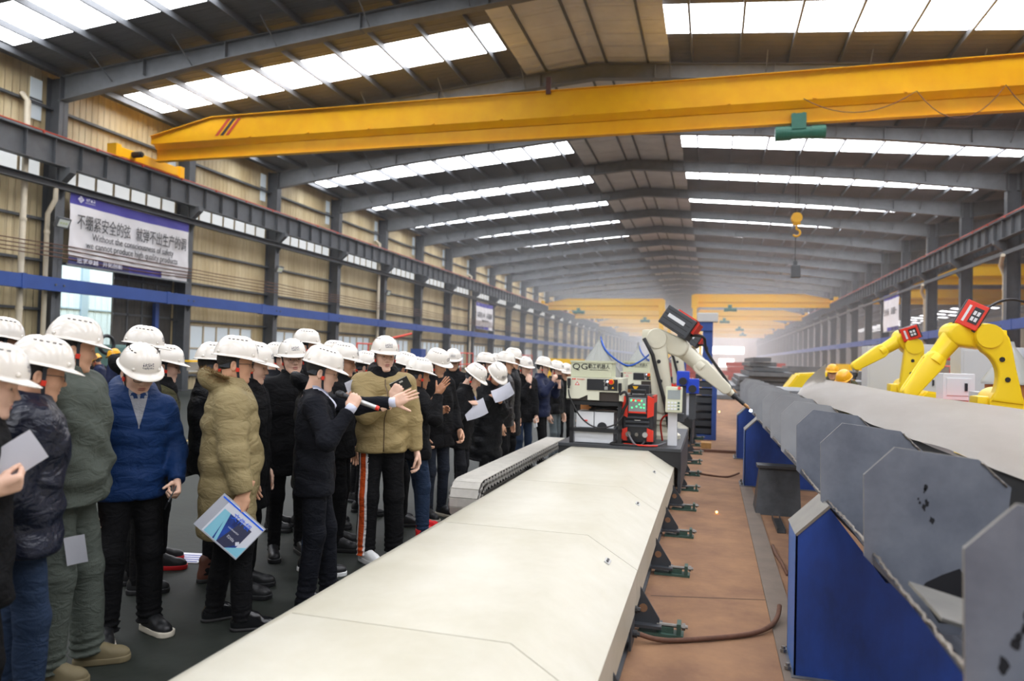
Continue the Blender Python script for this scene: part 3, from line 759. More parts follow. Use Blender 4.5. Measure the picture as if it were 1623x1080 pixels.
    tube(bm, [J3+off*2+Vector((-.16, 0, .0)), J3.lerp(J2, .25)+off*1.7+Vector((-.07, 0, 0)), J3.lerp(J2, .6)+off*1.9+Vector((-.02, 0, 0)), J2+off*1.8+Vector((.04, 0, .0)), base+off*1.7+Vector((.12, 0, .12))], .026, 8); obj('cable_bundle', bm, m_cable, t, True)
    return t
Yr = 9.75
def A_(px, py, Y=Yr): return aty(px, py, Y)
e3 = A_(1043, 538); rb = Vector((e3.x+.07, Yr, .66))
ROBW = robot('cream welding robot on the first carriage, reaching right over the steel beam', m_robw, rb, (rb.x+.02, Yr, 1.12), e3, A_(1078, 552, Yr-.05), A_(1150, 616, Yr-.1), A_(1190, 650, Yr-.15), (.44, .26, .27),
             A_(1077, 513, Yr-.1), Matrix.Rotation(math.radians(33), 3, 'Y') @ Matrix.Rotation(math.radians(-14), 3, 'Z'), group=None)
# ------------------------------------------------------------------ carriage and its equipment (built once, copied for the second robot)
CAR = []
def carriage():
    t = thing('robot_carriage', 'black framed carriage across the cream cover carrying the first robot', 'carriage', (-1.1, 8.6, .2)); CAR.append(t)
    bm = BM(); box(bm, (-1.78, 8.55, .625), (-.33, 11.2, .66)); obj('deck_plate', bm, m_dgrey, t)
    bm = BM()
    for y in (8.56,): box(bm, (-1.78, y, .54), (-.33, y+.07, .625))
    b3 = BM(); box(b3, (-1.78, 11.12, .54), (-.33, 11.19, .625)); obj('rear_frame', b3, m_blackp, t)
    prism(bm, [(-1.78, .54), (-1.60, .54), (-1.78, .36)], 'y', 8.56, 8.58); prism(bm, [(-.33, .54), (-.62, .54), (-.37, .44), (-.33, .40)], 'y', 8.56, 8.58); obj('front_frame', bm, m_blackp, t)
    for x in (-.36,):
        bm = BM(); box(bm, (x, 8.6, .14), (x+.035, 11.15, .625)); obj('side_plate', bm, m_dgrey, t)
carriage()
def rack():
    t = thing('control_rack', 'black tube rack under the first robot controller', 'rack', (-1.35, 8.85, .66)); CAR.append(t)
    bm = BM(); x0, x1, y0, y1 = -1.66, -1.03, 8.62, 9.1; w = .045
    for x in (x0, x1-w):
        for y in (y0, y1-w): box(bm, (x, y, .66), (x+w, y+w, 1.17))
    for z in (.80, 1.125):
        for y in (y0, y1-w): box(bm, (x0, y, z), (x1, y+w, z+w))
        for x in (x0, x1-w): box(bm, (x, y0, z), (x+w, y1, z+w))
    obj('frame', bm, m_blackp, t); 
    t = thing('robot_controller', 'cream robot controller with black switch panel on the black rack', 'controller', (-1.38, 8.85, 1.17)); CAR.append(t)
    y = 8.58
    bm = BM(); prof = [(-1.70, 1.20), (-1.55, 1.20), (-1.44, 1.25), (-1.44, 1.19), (-1.30, 1.19), (-1.30, 1.29), (-1.06, 1.29), (-1.06, 1.19), (-1.02, 1.19), (-1.02, 1.46), (-1.70, 1.46)]
    prism(bm, prof, 'y', y, y+.05); box(bm, (-1.70, y+.05, 1.18), (-1.02, y+.55, 1.46)); obj('cabinet', bm, m_ctl2, t)
    bm = BM(); box(bm, (-1.695, y+.03, 1.18), (-1.03, y+.049, 1.30)); obj('recess_strip', bm, M('dark_brown_strip', '#3a322d', .6), t)  # dark brown strip set back behind the notched front
    bm = BM(); box(bm, (-1.45, y-.012, 1.31), (-1.08, y, 1.445), bev=.004); pn = obj('switch_panel', bm, m_panel, t)
    bm = BM(); cyl(bm, (-1.155, y-.01, 1.415), (-1.155, y-.045, 1.415), .026, n=18); obj('stop_button', bm, m_redbtn, pn, 'auto')
    bm = BM(); cyl(bm, (-1.155, y-.01, 1.415), (-1.155, y-.02, 1.415), .034, n=18); obj('button_ring', bm, m_yelsign, pn)
    bm = BM(); cyl(bm, (-1.20, y-.008, 1.42), (-1.20, y-.02, 1.42), .012, n=10); obj('blue_lamp', bm, M('lamp_blue_white', '#cfe3ff', emit=1.2), pn)
    bm = BM(); cyl(bm, (-1.235, y-.01, 1.42), (-1.235, y-.03, 1.42), .012, n=10); box(bm, (-1.24, y-.03, 1.42), (-1.23, y-.02, 1.44)); obj('key_switch', bm, m_alu, pn)
    bm = BM(); box(bm, (-1.235, y-.03, 1.32), (-1.195, y-.012, 1.36), bev=.004)
    tube(bm, [(-1.235+.022*math.cos(a)+.02, y-.022, 1.365+.03*math.sin(a)+.012) for a in np.linspace(-.3, PI+.3, 10)], .004, 6); obj('padlock', bm, m_alu, pn)
    bm = BM(); prism(bm, [(-1.15, 1.335), (-1.12, 1.335), (-1.135, 1.36)], 'y', y-.014, y-.012); obj('warning_triangle', bm, m_yelsign, pn)
    b = text_bm('Kawasaki', .018, .001); b.transform(face_mat((-1.525, y-.002, 1.437), (1, 0, 0), (0, 0, 1))); obj('maker_lettering', b, m_redbtn, t)
    bm = BM()
    for x in (-1.625, -1.60): box(bm, (x-.009, y-.002, 1.43), (x+.009, y+.001, 1.445))
    obj('maker_mark', bm, m_redbtn, t)
    bm = BM(); prism(bm, [(-1.60, 1.365), (-1.54, 1.365), (-1.57, 1.41)], 'y', y-.002, y+.001); prism(bm, [(-1.588, 1.371), (-1.552, 1.371), (-1.57, 1.399)], 'y', y-.003, y, 1); obj('warning_sticker', bm, [m_redbtn, m_white], t)
    for x, z in ((-1.67, 1.40), (-1.05, 1.36)):
        bm = BM(); box(bm, (x-.02, y-.03, z-.045), (x+.02, y, z+.045), bev=.006); cyl(bm, (x, y-.02, z-.045), (x, y-.02, z-.08), .014, n=10); obj('cable_plug', bm, m_blackp, t)
    t = thing('sign_box', 'sage grey box lettered QG standing on the first robot controller', 'box', (-1.43, 8.8, 1.46)); CAR.append(t)
    bm = BM(); box(bm, (-1.66, 8.62, 1.463), (-1.16, 9.0, 1.66), bev=.006); box(bm, (-1.67, 8.61, 1.64), (-1.15, 9.01, 1.665)); obj('box_shell', bm, m_ctl, t)
    b = text_bm('QG', .075, .0015, xs=1.25); b.transform(face_mat((-1.545, 8.617, 1.588), (1, 0, 0), (0, 0, 1))); obj('logo_lettering', b, m_panel, t)
    b = text_bm('勤工机器人', .048, .0015, xs=.82); b.transform(face_mat((-1.315, 8.617, 1.594), (1, 0, 0), (0, 0, 1))); obj('name_lettering', b, m_panel, t)
    bm = BM(); box(bm, (-1.43, 8.615, 1.553), (-1.205, 8.618, 1.557)); obj('underline', bm, m_panel, t)
    t = thing('water_box', 'white metal box with red switch standing inside the black rack', 'box', (-1.4, 8.85, .66)); CAR.append(t)
    bm = BM(); box(bm, (-1.59, 8.68, .85), (-1.375, 9.05, 1.04), bev=.004); box(bm, (-1.365, 8.68, .85), (-1.13, 9.05, 1.04), bev=.004); box(bm, (-1.6, 8.66, .668), (-1.13, 9.05, .84), bev=.004); obj('casing', bm, m_white, t)
    bm = BM(); box(bm, (-1.50, 8.665, .925), (-1.45, 8.68, .94)); obj('red_switch', bm, m_redbtn, t)
    bm = BM(); cyl(bm, (-1.27, 8.672, .86), (-1.27, 8.68, .86), .06, n=18); obj('dark_vent', bm, m_panel, t)
    t = thing('cable_coil', 'coil of black welding cable lying on the white box in the rack', 'cable', (-1.3, 8.9, 1.04)); CAR.append(t)
    bm = BM(); pts = []
    for q in np.linspace(0, 2*PI*6, 110): pts.append((-1.27+(.17+.02*math.sin(q*.37))*math.cos(q), 8.87+.13*math.sin(q), 1.055+.007*q/PI+.01*math.sin(q*1.7)))
    tube(bm, pts, .010, 6); obj('coiled_cable', bm, m_cable, t, True)
rack()
def drum():
    t = thing('wire_drum', 'brown fibre wire drum with clear cone hood behind the controller rack', 'drum', (-1.46, 9.55, .66)); CAR.append(t)
    bm = BM(); lathe(bm, [(.24, 0), (.255, .02), (.255, .76), (.26, .78)], (-1.46, 9.55, .66), 28); obj('fibre_drum', bm, m_barrel, t, 'auto')
    bm = BM(); lathe(bm, [(.30, .80), (.30, .83), (.045, 1.22), (.03, 1.26), (.03, 1.30)], (-1.46, 9.55, .66), 28)
    for k in range(10):
        a = 2*PI*k/10; tube(bm, [(-1.46+.3*math.cos(a), 9.55+.3*math.sin(a), 1.49), (-1.46+.045*math.cos(a), 9.55+.045*math.sin(a), 1.88)], .006, 5)
    obj('cone_hood', bm, m_cone, t, 'auto')
    bm = BM(); cyl(bm, (-1.46, 9.55, 1.95), (-1.46, 9.55, 2.06), .018, n=10); obj('nozzle', bm, m_alu, t)
    t = thing('wire_conduit', 'blue wire conduit sagging from the drum cone to the cream robot', 'hose', (-1.46, 9.55, 2.05)); CAR.append(t)
    a, b = Vector((-1.46, 9.55, 2.06)), A_(1030, 562); 
    bm = BM(); tube(bm, cr([a, a+Vector((.02, 0, -.10)), a+Vector((.12, -.05, -.28)), a.lerp(b, .5)+Vector((.02, 0, -.30)), a.lerp(b, .8)+Vector((0, 0, -.16)), b+Vector((.05, 0, .05))]), .013, 8); obj('conduit', bm, m_bluehose, t, True)
drum()
def welder():
    t = thing('welding_power_source', 'red and black welding power source with green display lights on the first carriage', 'welder', (-.86, 9.0, .66)); CAR.append(t)
    x0, x1, y0, y1, z0, z1 = -1.045, -.665, 8.72, 9.35, .69, 1.27
    bm = BM(); box(bm, (x0+.02, y0+.03, z0), (x1-.0, y1, z1-.02), bev=.012)
    for q in range(5): prism(bm, [(y0+.0, z0+.19+q*.052), (y0+.035, z0+.235+q*.052), (y0+.035, z0+.19+q*.052)], 'x', x0+.05, x1-.045)
    obj('housing', bm, m_panel, t)
    for nm, zs in (('red_corner', ((z0+.30, z1-.03), (z0+.02, z0+.16))),):
        for za, zb in zs:
            for xa, xb, s in ((x0, x0+.075, 1), (x1-.07, x1+.005, -1)):
                bm = BM(); prism(bm, [(xa, za+(.03 if za > z0+.1 and s > 0 else 0)), (xb, za+(.03 if za > z0+.1 and s < 0 else 0)), (xb, zb+(.02 if s > 0 else -.01)), (xa, zb+(-.01 if s > 0 else .02))], 'y', y0, y0+.06); obj(nm, bm, m_redw, t)
    bm = BM(); box(bm, (x1-.02, y0+.06, z1-.10), (x1+.008, y1-.1, z1-.015)); obj('red_top_rail', bm, m_redw, t)
    bm = BM(); m = Matrix.Translation((0, y0+.012, 0)); box(bm, (x0+.085, y0-.004, z1-.215), (x1-.085, y0+.03, z1-.04), bev=.003); box(bm, (x0+.085, y0-.006, z1-.225), (x1-.085, y0+.02, z1-.205), 1); dp = obj('display_panel', bm, [M('display_grey', '#8f9596', .4), m_redw], t)
    rr = random.Random(11)
    for q, (u, v) in enumerate(((.15, .85), (.38, .8), (.75, .82), (.62, .55), (.9, .55), (.45, .38), (.72, .32), (.9, .3), (.18, .28), (.12, .82))):
        bm = BM(); ball(bm, (x0+.09+u*(x1-x0-.18), y0-.006, z1-.205+v*.16), .0085, 0, 8); obj('indicator_lamp', bm, m_led if q != 9 else m_led, dp)
    for u in (.25, .6):
        bm = BM(); box(bm, (x0+.09+u*.2-.02, y0-.0065, z1-.08), (x0+.09+u*.2+.025, y0-.003, z1-.06)); obj('digit_window', bm, M('digits_red', '#d33a2a', emit=.6), dp)
    bm = BM(); box(bm, (x0+.16, y0-.002, z0+.265), (x0+.23, y0+.001, z0+.275)); obj('name_plate', bm, m_alu, t)
    for q in range(3):
        x = x0+.09+q*.10; bm = BM(); cyl(bm, (x, y0+.03, z0+.10), (x, y0-.03, z0+.10), .032 if q != 1 else .022, n=16); obj('cable_socket', bm, m_alu if q == 2 else m_bolt, t)
    bm = BM(); tube(bm, [(x0+.11, y0+.05, z1-.01), (x0+.11, y0+.05, z1+.05), (x1-.1, y0+.05, z1+.05), (x1-.1, y0+.05, z1-.01)], .014, 8); obj('carry_handle', bm, m_panel, t)
    t = thing('warning_box', 'small black junction box with yellow triangle on top of the red welder', 'box', (-.84, 9.0, 1.27)); CAR.append(t)
    bm = BM(); box(bm, (-.95, 8.85, 1.275), (-.73, 9.1, 1.38), bev=.006); obj('casing', bm, m_panel, t)
    bm = BM(); prism(bm, [(-.93, 1.365), (-.86, 1.365), (-.895, 1.31)], 'y', 8.845, 8.85); obj('warning_triangle', bm, m_yelsign, t)
    t = thing('teach_pendant', 'grey teach pendant with red stop button hung on a white post', 'pendant', (-.44, 8.9, 1.05)); CAR.append(t)
    m = Matrix.Translation((-.43, 8.84, 1.22)) @ Matrix.Rotation(math.radians(-12), 4, 'X')
    bm = BM(); box(bm, (-.10, -.03, -.16), (.10, .03, .16), 0, m, .025); obj('casing', bm, m_ctl, t)
    bm = BM(); box(bm, (-.075, -.034, .0), (.075, -.029, .11), 0, m); obj('screen', bm, M('lcd', '#8b9391', .3), t)
    bm = BM(); cyl(bm, m @ Vector((.06, -.03, .135)), m @ Vector((.06, -.05, .135)), .018, n=12); obj('stop_button', bm, m_redbtn, t)
    for i in range(4):
        for j in range(3):
            bm = BM(); box(bm, (-.07+i*.038, -.036, -.13+j*.038), (-.045+i*.038, -.029, -.108+j*.038), 0, m); obj('key', bm, m_greenm if i == 3 else m_white, t)
    t = thing('pendant_post', 'white square post carrying the teach pendant at the carriage front', 'post', (-.45, 8.95, .66)); CAR.append(t)
    bm = BM(); box(bm, (-.50, 8.88, .66), (-.39, 9.0, 1.06), bev=.004); box(bm, (-.39, 8.9, .95), (-.31, 8.98, 1.05), bev=.004, mi=1); obj('post', bm, [m_white, m_dgrey], t)
    # cables lying on the deck
    for i, (pts, r, mt, lab) in enumerate((
        ([(-1.67, 8.55, 1.31), (-1.64, 8.53, 1.2), (-1.5, 8.5, .98), (-1.32, 8.5, .87), (-1.12, 8.52, .90), (-1.02, 8.58, 1.0), (-1.0, 8.7, 1.12)], .009, m_cable, 'thin black lead looping across the front of the rack'),
        ([(-1.05, 8.55, 1.27), (-.98, 8.54, 1.30), (-.96, 8.56, 1.18), (-1.02, 8.6, 1.05), (-1.04, 8.62, .9)], .016, m_cable, 'thick black cable curving down from the right plug of the controller'),
        ([(-1.02, 8.68, .72), (-1.15, 8.6, .675), (-1.0, 8.58, .672), (-.8, 8.6, .675), (-.76, 8.68, .72)], .014, m_cable, 'black welding lead lying below the red welder'),
        ([(-.95, 8.69, .79), (-.86, 8.62, .68), (-.72, 8.6, .676), (-.6, 8.66, .68), (-.52, 8.8, .7)], .012, M('grey_cable', '#6c6c70', .5), 'grey lead running right from the welder sockets'),
        ([(-1.0, 8.64, .676), (-.85, 8.59, .676), (-.7, 8.585, .676), (-.6, 8.63, .676)], .010, m_redbtn, 'red lead on the deck in front of the welder'),
        ([(-.58, 9.2, .68), (-.60, 9.1, .9), (-.55, 9.0, 1.0), (-.48, 8.98, 1.02)], .012, m_redbtn, 'red hose rising beside the pendant post'))):
        bm = BM(); tube(bm, cr(pts), r, 8); o = tag(obj('cable', bm, mt, None, True), lab, 'cable', 'leads on the first carriage'); CAR.append(o)
welder()
# second robot station farther down the same track
SECOND = {'robot_carriage': 'second carriage farther along the track behind the first robot', 'control_rack': 'black rack of the second robot station, half hidden behind the welder',
  'robot_controller': 'second cream robot controller, seen right of the first one', 'sign_box': 'smaller-looking QG box on the second controller behind', 'water_box': 'white box in the second control rack', 'cable_coil': 'cable coil in the second control rack',
  'wire_drum': 'second wire drum with cone hood farther back', 'wire_conduit': 'blue conduit of the second wire drum', 'welding_power_source': 'red welder of the second station, hidden behind the first robot', 'warning_box': 'black junction box on the second welder',
  'teach_pendant': 'teach pendant of the second robot station', 'pendant_post': 'white post of the second robot station'}
for o in CAR+[ROBW]:
    n = o.name.split('.')[0]
    if n == 'cable': continue
    lab = SECOND.get(n, 'second cream welding robot standing behind the first')
    dup(o, Vector(o.location)+Vector((0, 5.3, 0)), None, None, lab)

# ------------------------------------------------------------------ cable carrier beside the track
m_chain = M('carrier_cream', '#dcd8cd', .5, var=.15, scale=9); m_chains = M('carrier_side_plate', '#b8b5ae', .4, metal=.3); m_chainb = M('chain_pin', '#6e6a66', .4, metal=.4)
t = thing('cable_carrier', 'cream and steel cable carrier chain curving over beside the cover, in front of the crowd', 'cable carrier', (-2.29, 8.6, 0))
xa, xb, zt, R0, yf = -2.47, -2.16, .45, .205, 6.83
path = [(y, zt) for y in np.arange(10.9, yf, -.105)]
na = 7
path += [(yf-R0*math.sin(a), zt-R0+R0*math.cos(a)) for a in np.linspace(0, PI, na+1)][0:]
path += [(y, zt-2*R0) for y in np.arange(yf+.105, 9.6, .105)]
bm = BM(); bs = BM()
for i, ((ya, za), (yb, zb)) in enumerate(zip(path, path[1:])):
    d = Vector((0, yb-ya, zb-za)); L = d.length
    if L < .02: continue
    d.normalize(); nrm = Vector((0, d.z, -d.y)); 
    if nrm.dot(Vector((0, (ya+yb)/2-yf, (za+zb)/2-(zt-R0)))) < 0: nrm = -nrm
    if abs(d.z) < .05: nrm = Vector((0, 0, 1 if za > .2 else -1))
    c = Vector(((xa+xb)/2, (ya+yb)/2, (za+zb)/2)); m = Matrix.Translation(c) @ Matrix((Vector((1, 0, 0)), d, nrm)).transposed().to_4x4()
    w = (xb-xa)/2; box(bm, (-w+.012, -L*.47, -.008), (w-.012, L*.47, .004), 0, m, .003)
    for s in (-1, 1):
        x = s*w; mm = m @ Matrix.Translation((x, 0, -.052)) @ Matrix.Rotation(math.radians(24 if s > 0 else 0), 4, 'X')
        box(bs, (-.004+s*.003, -L*.58, -.040), (.004+s*.003, L*.58, .030), 0, mm)
        mm = m @ Matrix.Translation((x, L*.5, -.052)) @ Matrix.Rotation(math.radians(-24 if s > 0 else 0), 4, 'X'); box(bs, (-.004-s*.004, -L*.5, -.03), (.004-s*.004, L*.5, .03), 1, mm)
        cyl(bs, m @ Vector((x+s*.004, 0, -.045)), m @ Vector((x+s*.012, 0, -.045)), .016, n=10, mi=1)
o = obj('cover_strip', bm, m_chain, t); o['kind'] = 'stuff'
o = obj('link_plate', bs, [m_chains, m_chainb], t); o['kind'] = 'stuff'
bm = BM(); box(bm, (-2.5, 7.0, .0), (-2.13, 11.2, .012)); tag(obj('carrier_tray', bm, m_base), 'flat steel tray on the floor under the cable carrier', 'tray')

# ------------------------------------------------------------------ steel beam on blue stands
m_plate = M('mill_scale_plate', '#7f848e', .42, metal=.2, var=.2, scale=3.5, hex2='#696e79')
m_plate2 = M('pale_steel_plate', '#a3a5a8', .38, metal=.2, var=.18, scale=2.2)
m_leaf = M('pale_bent_plate', '#c0bcb4', .36, metal=.3, var=.14, scale=1.6, stretch=(1, .3, 1), hex2='#b1aba1')
m_edge = M('cut_edge_steel', '#8f8c84', .35, metal=.5, var=.2, scale=7)
m_weld = M('weld_bead', '#8c857c', .35, metal=.7, bump=.8, bscale=60); m_burn = M('burnt_mark', '#17171b', .8); m_rustp = M('rust_tint', '#7a5a42', .7)
m_stand = M('stand_blue', '#2149a0', .5, var=.3, scale=3.5, hex2='#1b3878', stretch=(1, 1, .5)); m_stande = M('stand_edge_blue', '#3d69ad', .45)
gx = [(.595, .93), (.59, 1.25), (.70, 1.365), (.99, 1.335), (1.10, 1.235), (1.06, .86), (.93, .66), (.86, .66)]
GY = [1.95+1.17*k for k in range(13)]
tb = thing('steel_beam', 'long bent steel trough beam with hexagonal ribs lying on the blue stands', 'beam', (.95, 2, .6))
bm = BM()
def strip_plate(bm, prof, y0, y1, th, ny=40, wob=.006):
    rows = []
    for j in range(ny+1):
        y = y0+(y1-y0)*j/ny; w = wob*math.sin(y*2.3)+wob*.6*math.sin(y*5.1+1)
        rows.append([bm.verts.new((x+w*.6, y, z+w)) for x, z in prof])
    fs = []
    for A, B in zip(rows, rows[1:]):
        for i in range(len(prof)-1): fs.append(bm.faces.new((A[i], B[i], B[i+1], A[i+1])))
    bmesh.ops.solidify(bm, geom=fs, thickness=th)
strip_plate(bm, [(.625, .925), (.75, .80), (.86, .655), (.95, .625), (1.02, .70)], .9, 16.2, .012)
obj('trough_plate', bm, m_plate, tb, 'auto')
bm = BM(); strip_plate(bm, [(1.02, .70), (1.10, .80), (1.20, 1.05), (1.245, 1.18), (1.262, 1.222)], .9, 16.2, .012); obj('flank_plate', bm, M('shaded_flank_steel', '#26272a', .6, var=.3, scale=5), tb, 'auto')['label'] = 'flank plate coloured dark for its shade'  # shade on the trough's far wall is put into this dark colour
bm = BM(); rr = random.Random(4); pts = [(.632+rr.uniform(-.004, .004)+.006*.6*math.sin(y*2.3), y, .935+.006*math.sin(y*2.3)+rr.uniform(-.003, .004)) for y in np.arange(1.0, 12, .035)]
tube(bm, pts, [rr.uniform(.004, .009) for _ in pts], 6); obj('weld_bead', bm, m_weld, tb, True)
for i, y in enumerate(GY):
    bm = BM(); prism(bm, gx, 'y', y, y+.012)
    b2 = obj('rib_plate', bm, [m_plate if i < 4 else m_plate2, m_edge, m_burn], tb)  # farther ribs paler, the light on them put into the colour
    me = b2.data
    for p in me.polygons:
        if abs(p.normal.y) < .5 and p.normal.z > -.2: p.material_index = 1
    bm = BM(); rr = random.Random(20+i)
    tube(bm, [(1.0+.012*q+rr.uniform(-.003, .003), y-.004, 1.325-.0125*q) for q in range(8)], [rr.uniform(.003, .006) for _ in range(8)], 6); obj('tack_weld', bm, m_weld, b2, True)
    if i in (0, 1):
        # scorched cutting marks on the two nearest ribs
        bm = BM(); 
        if i == 0: cs = [(.70+.05*k/9.+rr.uniform(-.004, .004), 1.04+.14*k/9.+rr.uniform(-.006, .006), rr.uniform(.006, .011)) for k in range(12)]+[(.675, .985, .014)]
        else: cs = [(.81+rr.uniform(-.006, .006), 1.13+.011*k, .004+.004*math.sin(k)) for k in range(9)]+[(.833, 1.09, .009), (.785, 1.17, .004), (.79, 1.155, .004)]
        for cx, cz, r in cs:
            n = 9; vs = [bm.verts.new((cx+r*rr.uniform(.6, 1.2)*math.cos(2*PI*k/n), y-.0012, cz+1.7*r*rr.uniform(.6, 1.2)*math.sin(2*PI*k/n))) for k in range(n)]; bm.faces.new(vs)
        obj('scorch_mark', bm, m_burn, b2)
    if i == 1:
        bm = BM(); pr = [(.795, .80), (.80, .83), (.815, .85), (.87, .885), (.93, .915), (.99, .80), (.92, .70), (.86, .70)]
        vs = [bm.verts.new((x, y-.0015, z)) for x, z in pr]; bm.faces.new(vs); obj('cut_out', bm, m_burn, b2)
# short loose bracket plate lying in the trough between the first two ribs
t = thing('bracket_plate', 'small bare steel plate lying in the trough between the two nearest ribs', 'plate', (.8, 2.45, .8))
bm = BM(); m = Matrix.Translation((.78, 2.52, .925)) @ Matrix.Rotation(math.radians(14), 4, 'Y'); box(bm, (-.125, -.16, -.012), (.14, .2, .0), 0, m, .002); obj('plate', bm, m_edge, t)
# the pale leaf plate along the far side
bm = BM(); rows = []; ny = 44
for j in range(ny+1):
    y = 1.2+(11.0-1.2)*j/ny; w = .010*math.sin(y*1.9)+.005*math.sin(y*4.7)
    rows.append([(1.225+.004*math.sin(y*6), y, 1.235+w), (1.32, y, 1.285+w*.7), (1.45, y, 1.345+w*.4), (1.62, y, 1.40), (1.83, y, 1.435-.01*math.sin(y))])
for q, zz, xx in ((.0, .0, .0), (.12, .10, -.0), (.22, .27, .03)):
    r = rows[ny]; rows.append([(r[i][0]+xx*i/4, 11.05+q+1.75*i/4, r[i][2]+zz*(i/4)**1.5) for i in range(5)])
vr = [[bm.verts.new(p) for p in r] for r in rows]; fs = []
for A, B in zip(vr, vr[1:]):
    for i in range(4): fs.append(bm.faces.new((A[i], A[i+1], B[i+1], B[i])))
bmesh.ops.solidify(bm, geom=fs, thickness=.014); bmesh.ops.recalc_face_normals(bm, faces=bm.faces[:])
tl = thing('leaf_plate', 'long pale bent plate leaning outward along the far side of the ribbed beam', 'plate', (1.5, 6, 1.25)); obj('bent_sheet', bm, m_leaf, tl, 'auto')
# blue stands
def stand(y, label, th=.36):
    t = thing('work_stand', label, 'stand', (.95, y, 0), group='blue stands under the ribbed beam')
    pr = [(.455, 0), (.455, .765), (.615, .925), (.90, .55), (1.02, .55), (1.33, .925), (1.49, .765), (1.49, 0)]
    bm = BM(); prism(bm, pr, 'y', y, y+.012); prism(bm, pr, 'y', y+th-.012, y+th); obj('side_sheet', bm, m_stand, t)
    a = math.atan2(.16, .16)
    for x, s in ((.535, 1), (1.41, -1)):
        bm = BM(); mm = Matrix.Translation((x, y+th/2, .848)) @ Matrix.Rotation(-s*a, 4, 'Y'); box(bm, (-.118, -th/2-.006, -.012), (.118, th/2+.006, .002), 0, mm); obj('cap_plate', bm, m_edge, t)
    for x in (.455, 1.48):
        bm = BM(); box(bm, (x, y, 0), (x+.01, y+th, .765)); obj('end_sheet', bm, m_stande if x < 1 else m_stand, t)
    bm = BM(); box(bm, (.40, y-.03, 0), (1.55, y+th+.03, .012)); obj('foot_plate', bm, m_base, t)
    for q in (.06, .3):
        bm = BM(); cyl(bm, (.43, y+q, .012), (.43, y+q, .05), .011, n=8); cyl(bm, (.43, y+q, .018), (.43, y+q, .034), .02, n=6); obj('anchor_bolt', bm, m_bolt, t)
    return t
stand(4.15, 'nearest blue support stand under the ribbed steel beam')
stand(10.3, 'middle blue support stand under the ribbed steel beam')
stand(13.2, 'farthest blue support stand under the ribbed steel beam')
# dark leaning trestle, floor bar and odds on the brown floor
m_dark = M('dark_scale_steel', '#4b4d50', .45, metal=.3, var=.35, scale=7)
t = thing('steel_trestle', 'dark steel trestle box standing between the two nearer blue stands', 'trestle', (.72, 8.7, 0))
bm = BM(); quad(bm, (.50, 8.45, 0), (.98, 8.45, 0), (.97, 8.62, .50), (.55, 8.62, .50)); quad(bm, (.98, 8.45, 0), (.98, 8.95, 0), (.97, 8.78, .50), (.97, 8.62, .50)); quad(bm, (.98, 8.95, 0), (.50, 8.95, 0), (.55, 8.78, .50), (.97, 8.78, .50)); quad(bm, (.50, 8.95, 0), (.50, 8.45, 0), (.55, 8.62, .50), (.55, 8.78, .50))
obj('sloping_sides', bm, m_dark, t); bm = BM(); box(bm, (.52, 8.58, .50), (1.0, 8.82, .53)); obj('top_plate', bm, m_dark, t)
bm = BM(); box(bm, (.40, 2.2, 0), (.55, 4.1, .015)); box(bm, (.40, 4.55, 0), (.55, 10.2, .015)); box(bm, (.40, 4.1, 0), (.44, 4.55, .015))
tag(obj('floor_bar', bm, M('dusty_flat_bar', '#77695c', .7, var=.2, scale=4)), 'flat dusty steel bar running along the brown floor beside the stands', 'bar')
bm = BM(); box(bm, (.66, 7.6, 0), (.74, 8.3, .006)); box(bm, (.66, 7.6, 0), (.666, 8.3, .045)); box(bm, (.734, 7.6, 0), (.74, 8.3, .045)); tag(obj('channel_offcut', bm, m_dark), 'short steel channel offcut on the floor in front of the dark trestle', 'offcut')
bm = BM(); tube(bm, [(.61, 6.1, .012), (.60, 6.4, .012), (.575, 6.7, .014), (.57, 7.0, .014)], .014, 8); tag(obj('hose_offcut', bm, m_rust, None, True), 'short bent hose offcut lying against the flat bar', 'hose')
bm = BM(); tube(bm, cr([(-.40, 4.33, .06), (-.25, 4.38, .02), (0, 4.5, .018), (.25, 4.66, .018), (.38, 4.80, .03), (.44, 4.95, .05), (.46, 5.05, .09)]), .015, 8); tag(obj('cable', bm, m_rust, None, True), 'brown cable crossing the floor from the track to the nearest stand', 'cable')
bm = BM(); tube(bm, cr([(-.3, 11.2, .015), (.0, 11.0, .015), (.25, 10.95, .015), (.42, 11.15, .05)]), .014, 8); tag(obj('cable', bm, m_rust, None, True), 'brown cable crossing the floor farther back by the middle stand', 'cable')
bm = BM(); quad(bm, (-.39, 5.23, .0015), (.40, 5.42, .0015), (.40, 5.428, .0015), (-.39, 5.238, .0015)); struct('trim_3', bm, m_burn)
bm = BM(); box(bm, (-.3, 13.9, 0), (.5, 14.0, .05)); tag(obj('floor_beam', bm, m_rust), 'dark steel bar lying across the brown floor beyond the carriage', 'bar')
bm = BM(); box(bm, (-.17, 14.2, 0), (.02, 14.5, .14), bev=.004); tag(obj('wood_block', bm, M('raw_wood', '#b98a4e', .7, var=.2, scale=9)), 'light wooden block on the floor beyond the carriage', 'block')
# welding arc at the torch tip, glowing spark on the floor
tipw = A_(1190, 650, Yr-.15)
bm = BM(); ball(bm, tipw+Vector((0, 0, -.01)), .018, 0, 8); tag(obj('welding_arc', bm, M('arc_glow', '#bfe0ff', emit=30)), 'small bright welding arc at the cream robot torch tip', 'spark')
for p in ((1136, 812), (1140, 653)):
    q = atz(p[0], p[1], .02) if p[1] > 700 else aty(p[0], p[1], 11); bm = BM(); ball(bm, q, .012, 0, 8); tag(obj('spark', bm, M('spark_glow', '#ffae4a', emit=12)), 'orange spark on the brown floor beside the flat bar' if p[1] > 700 else 'orange spark flying above the floor behind the torch', 'spark')
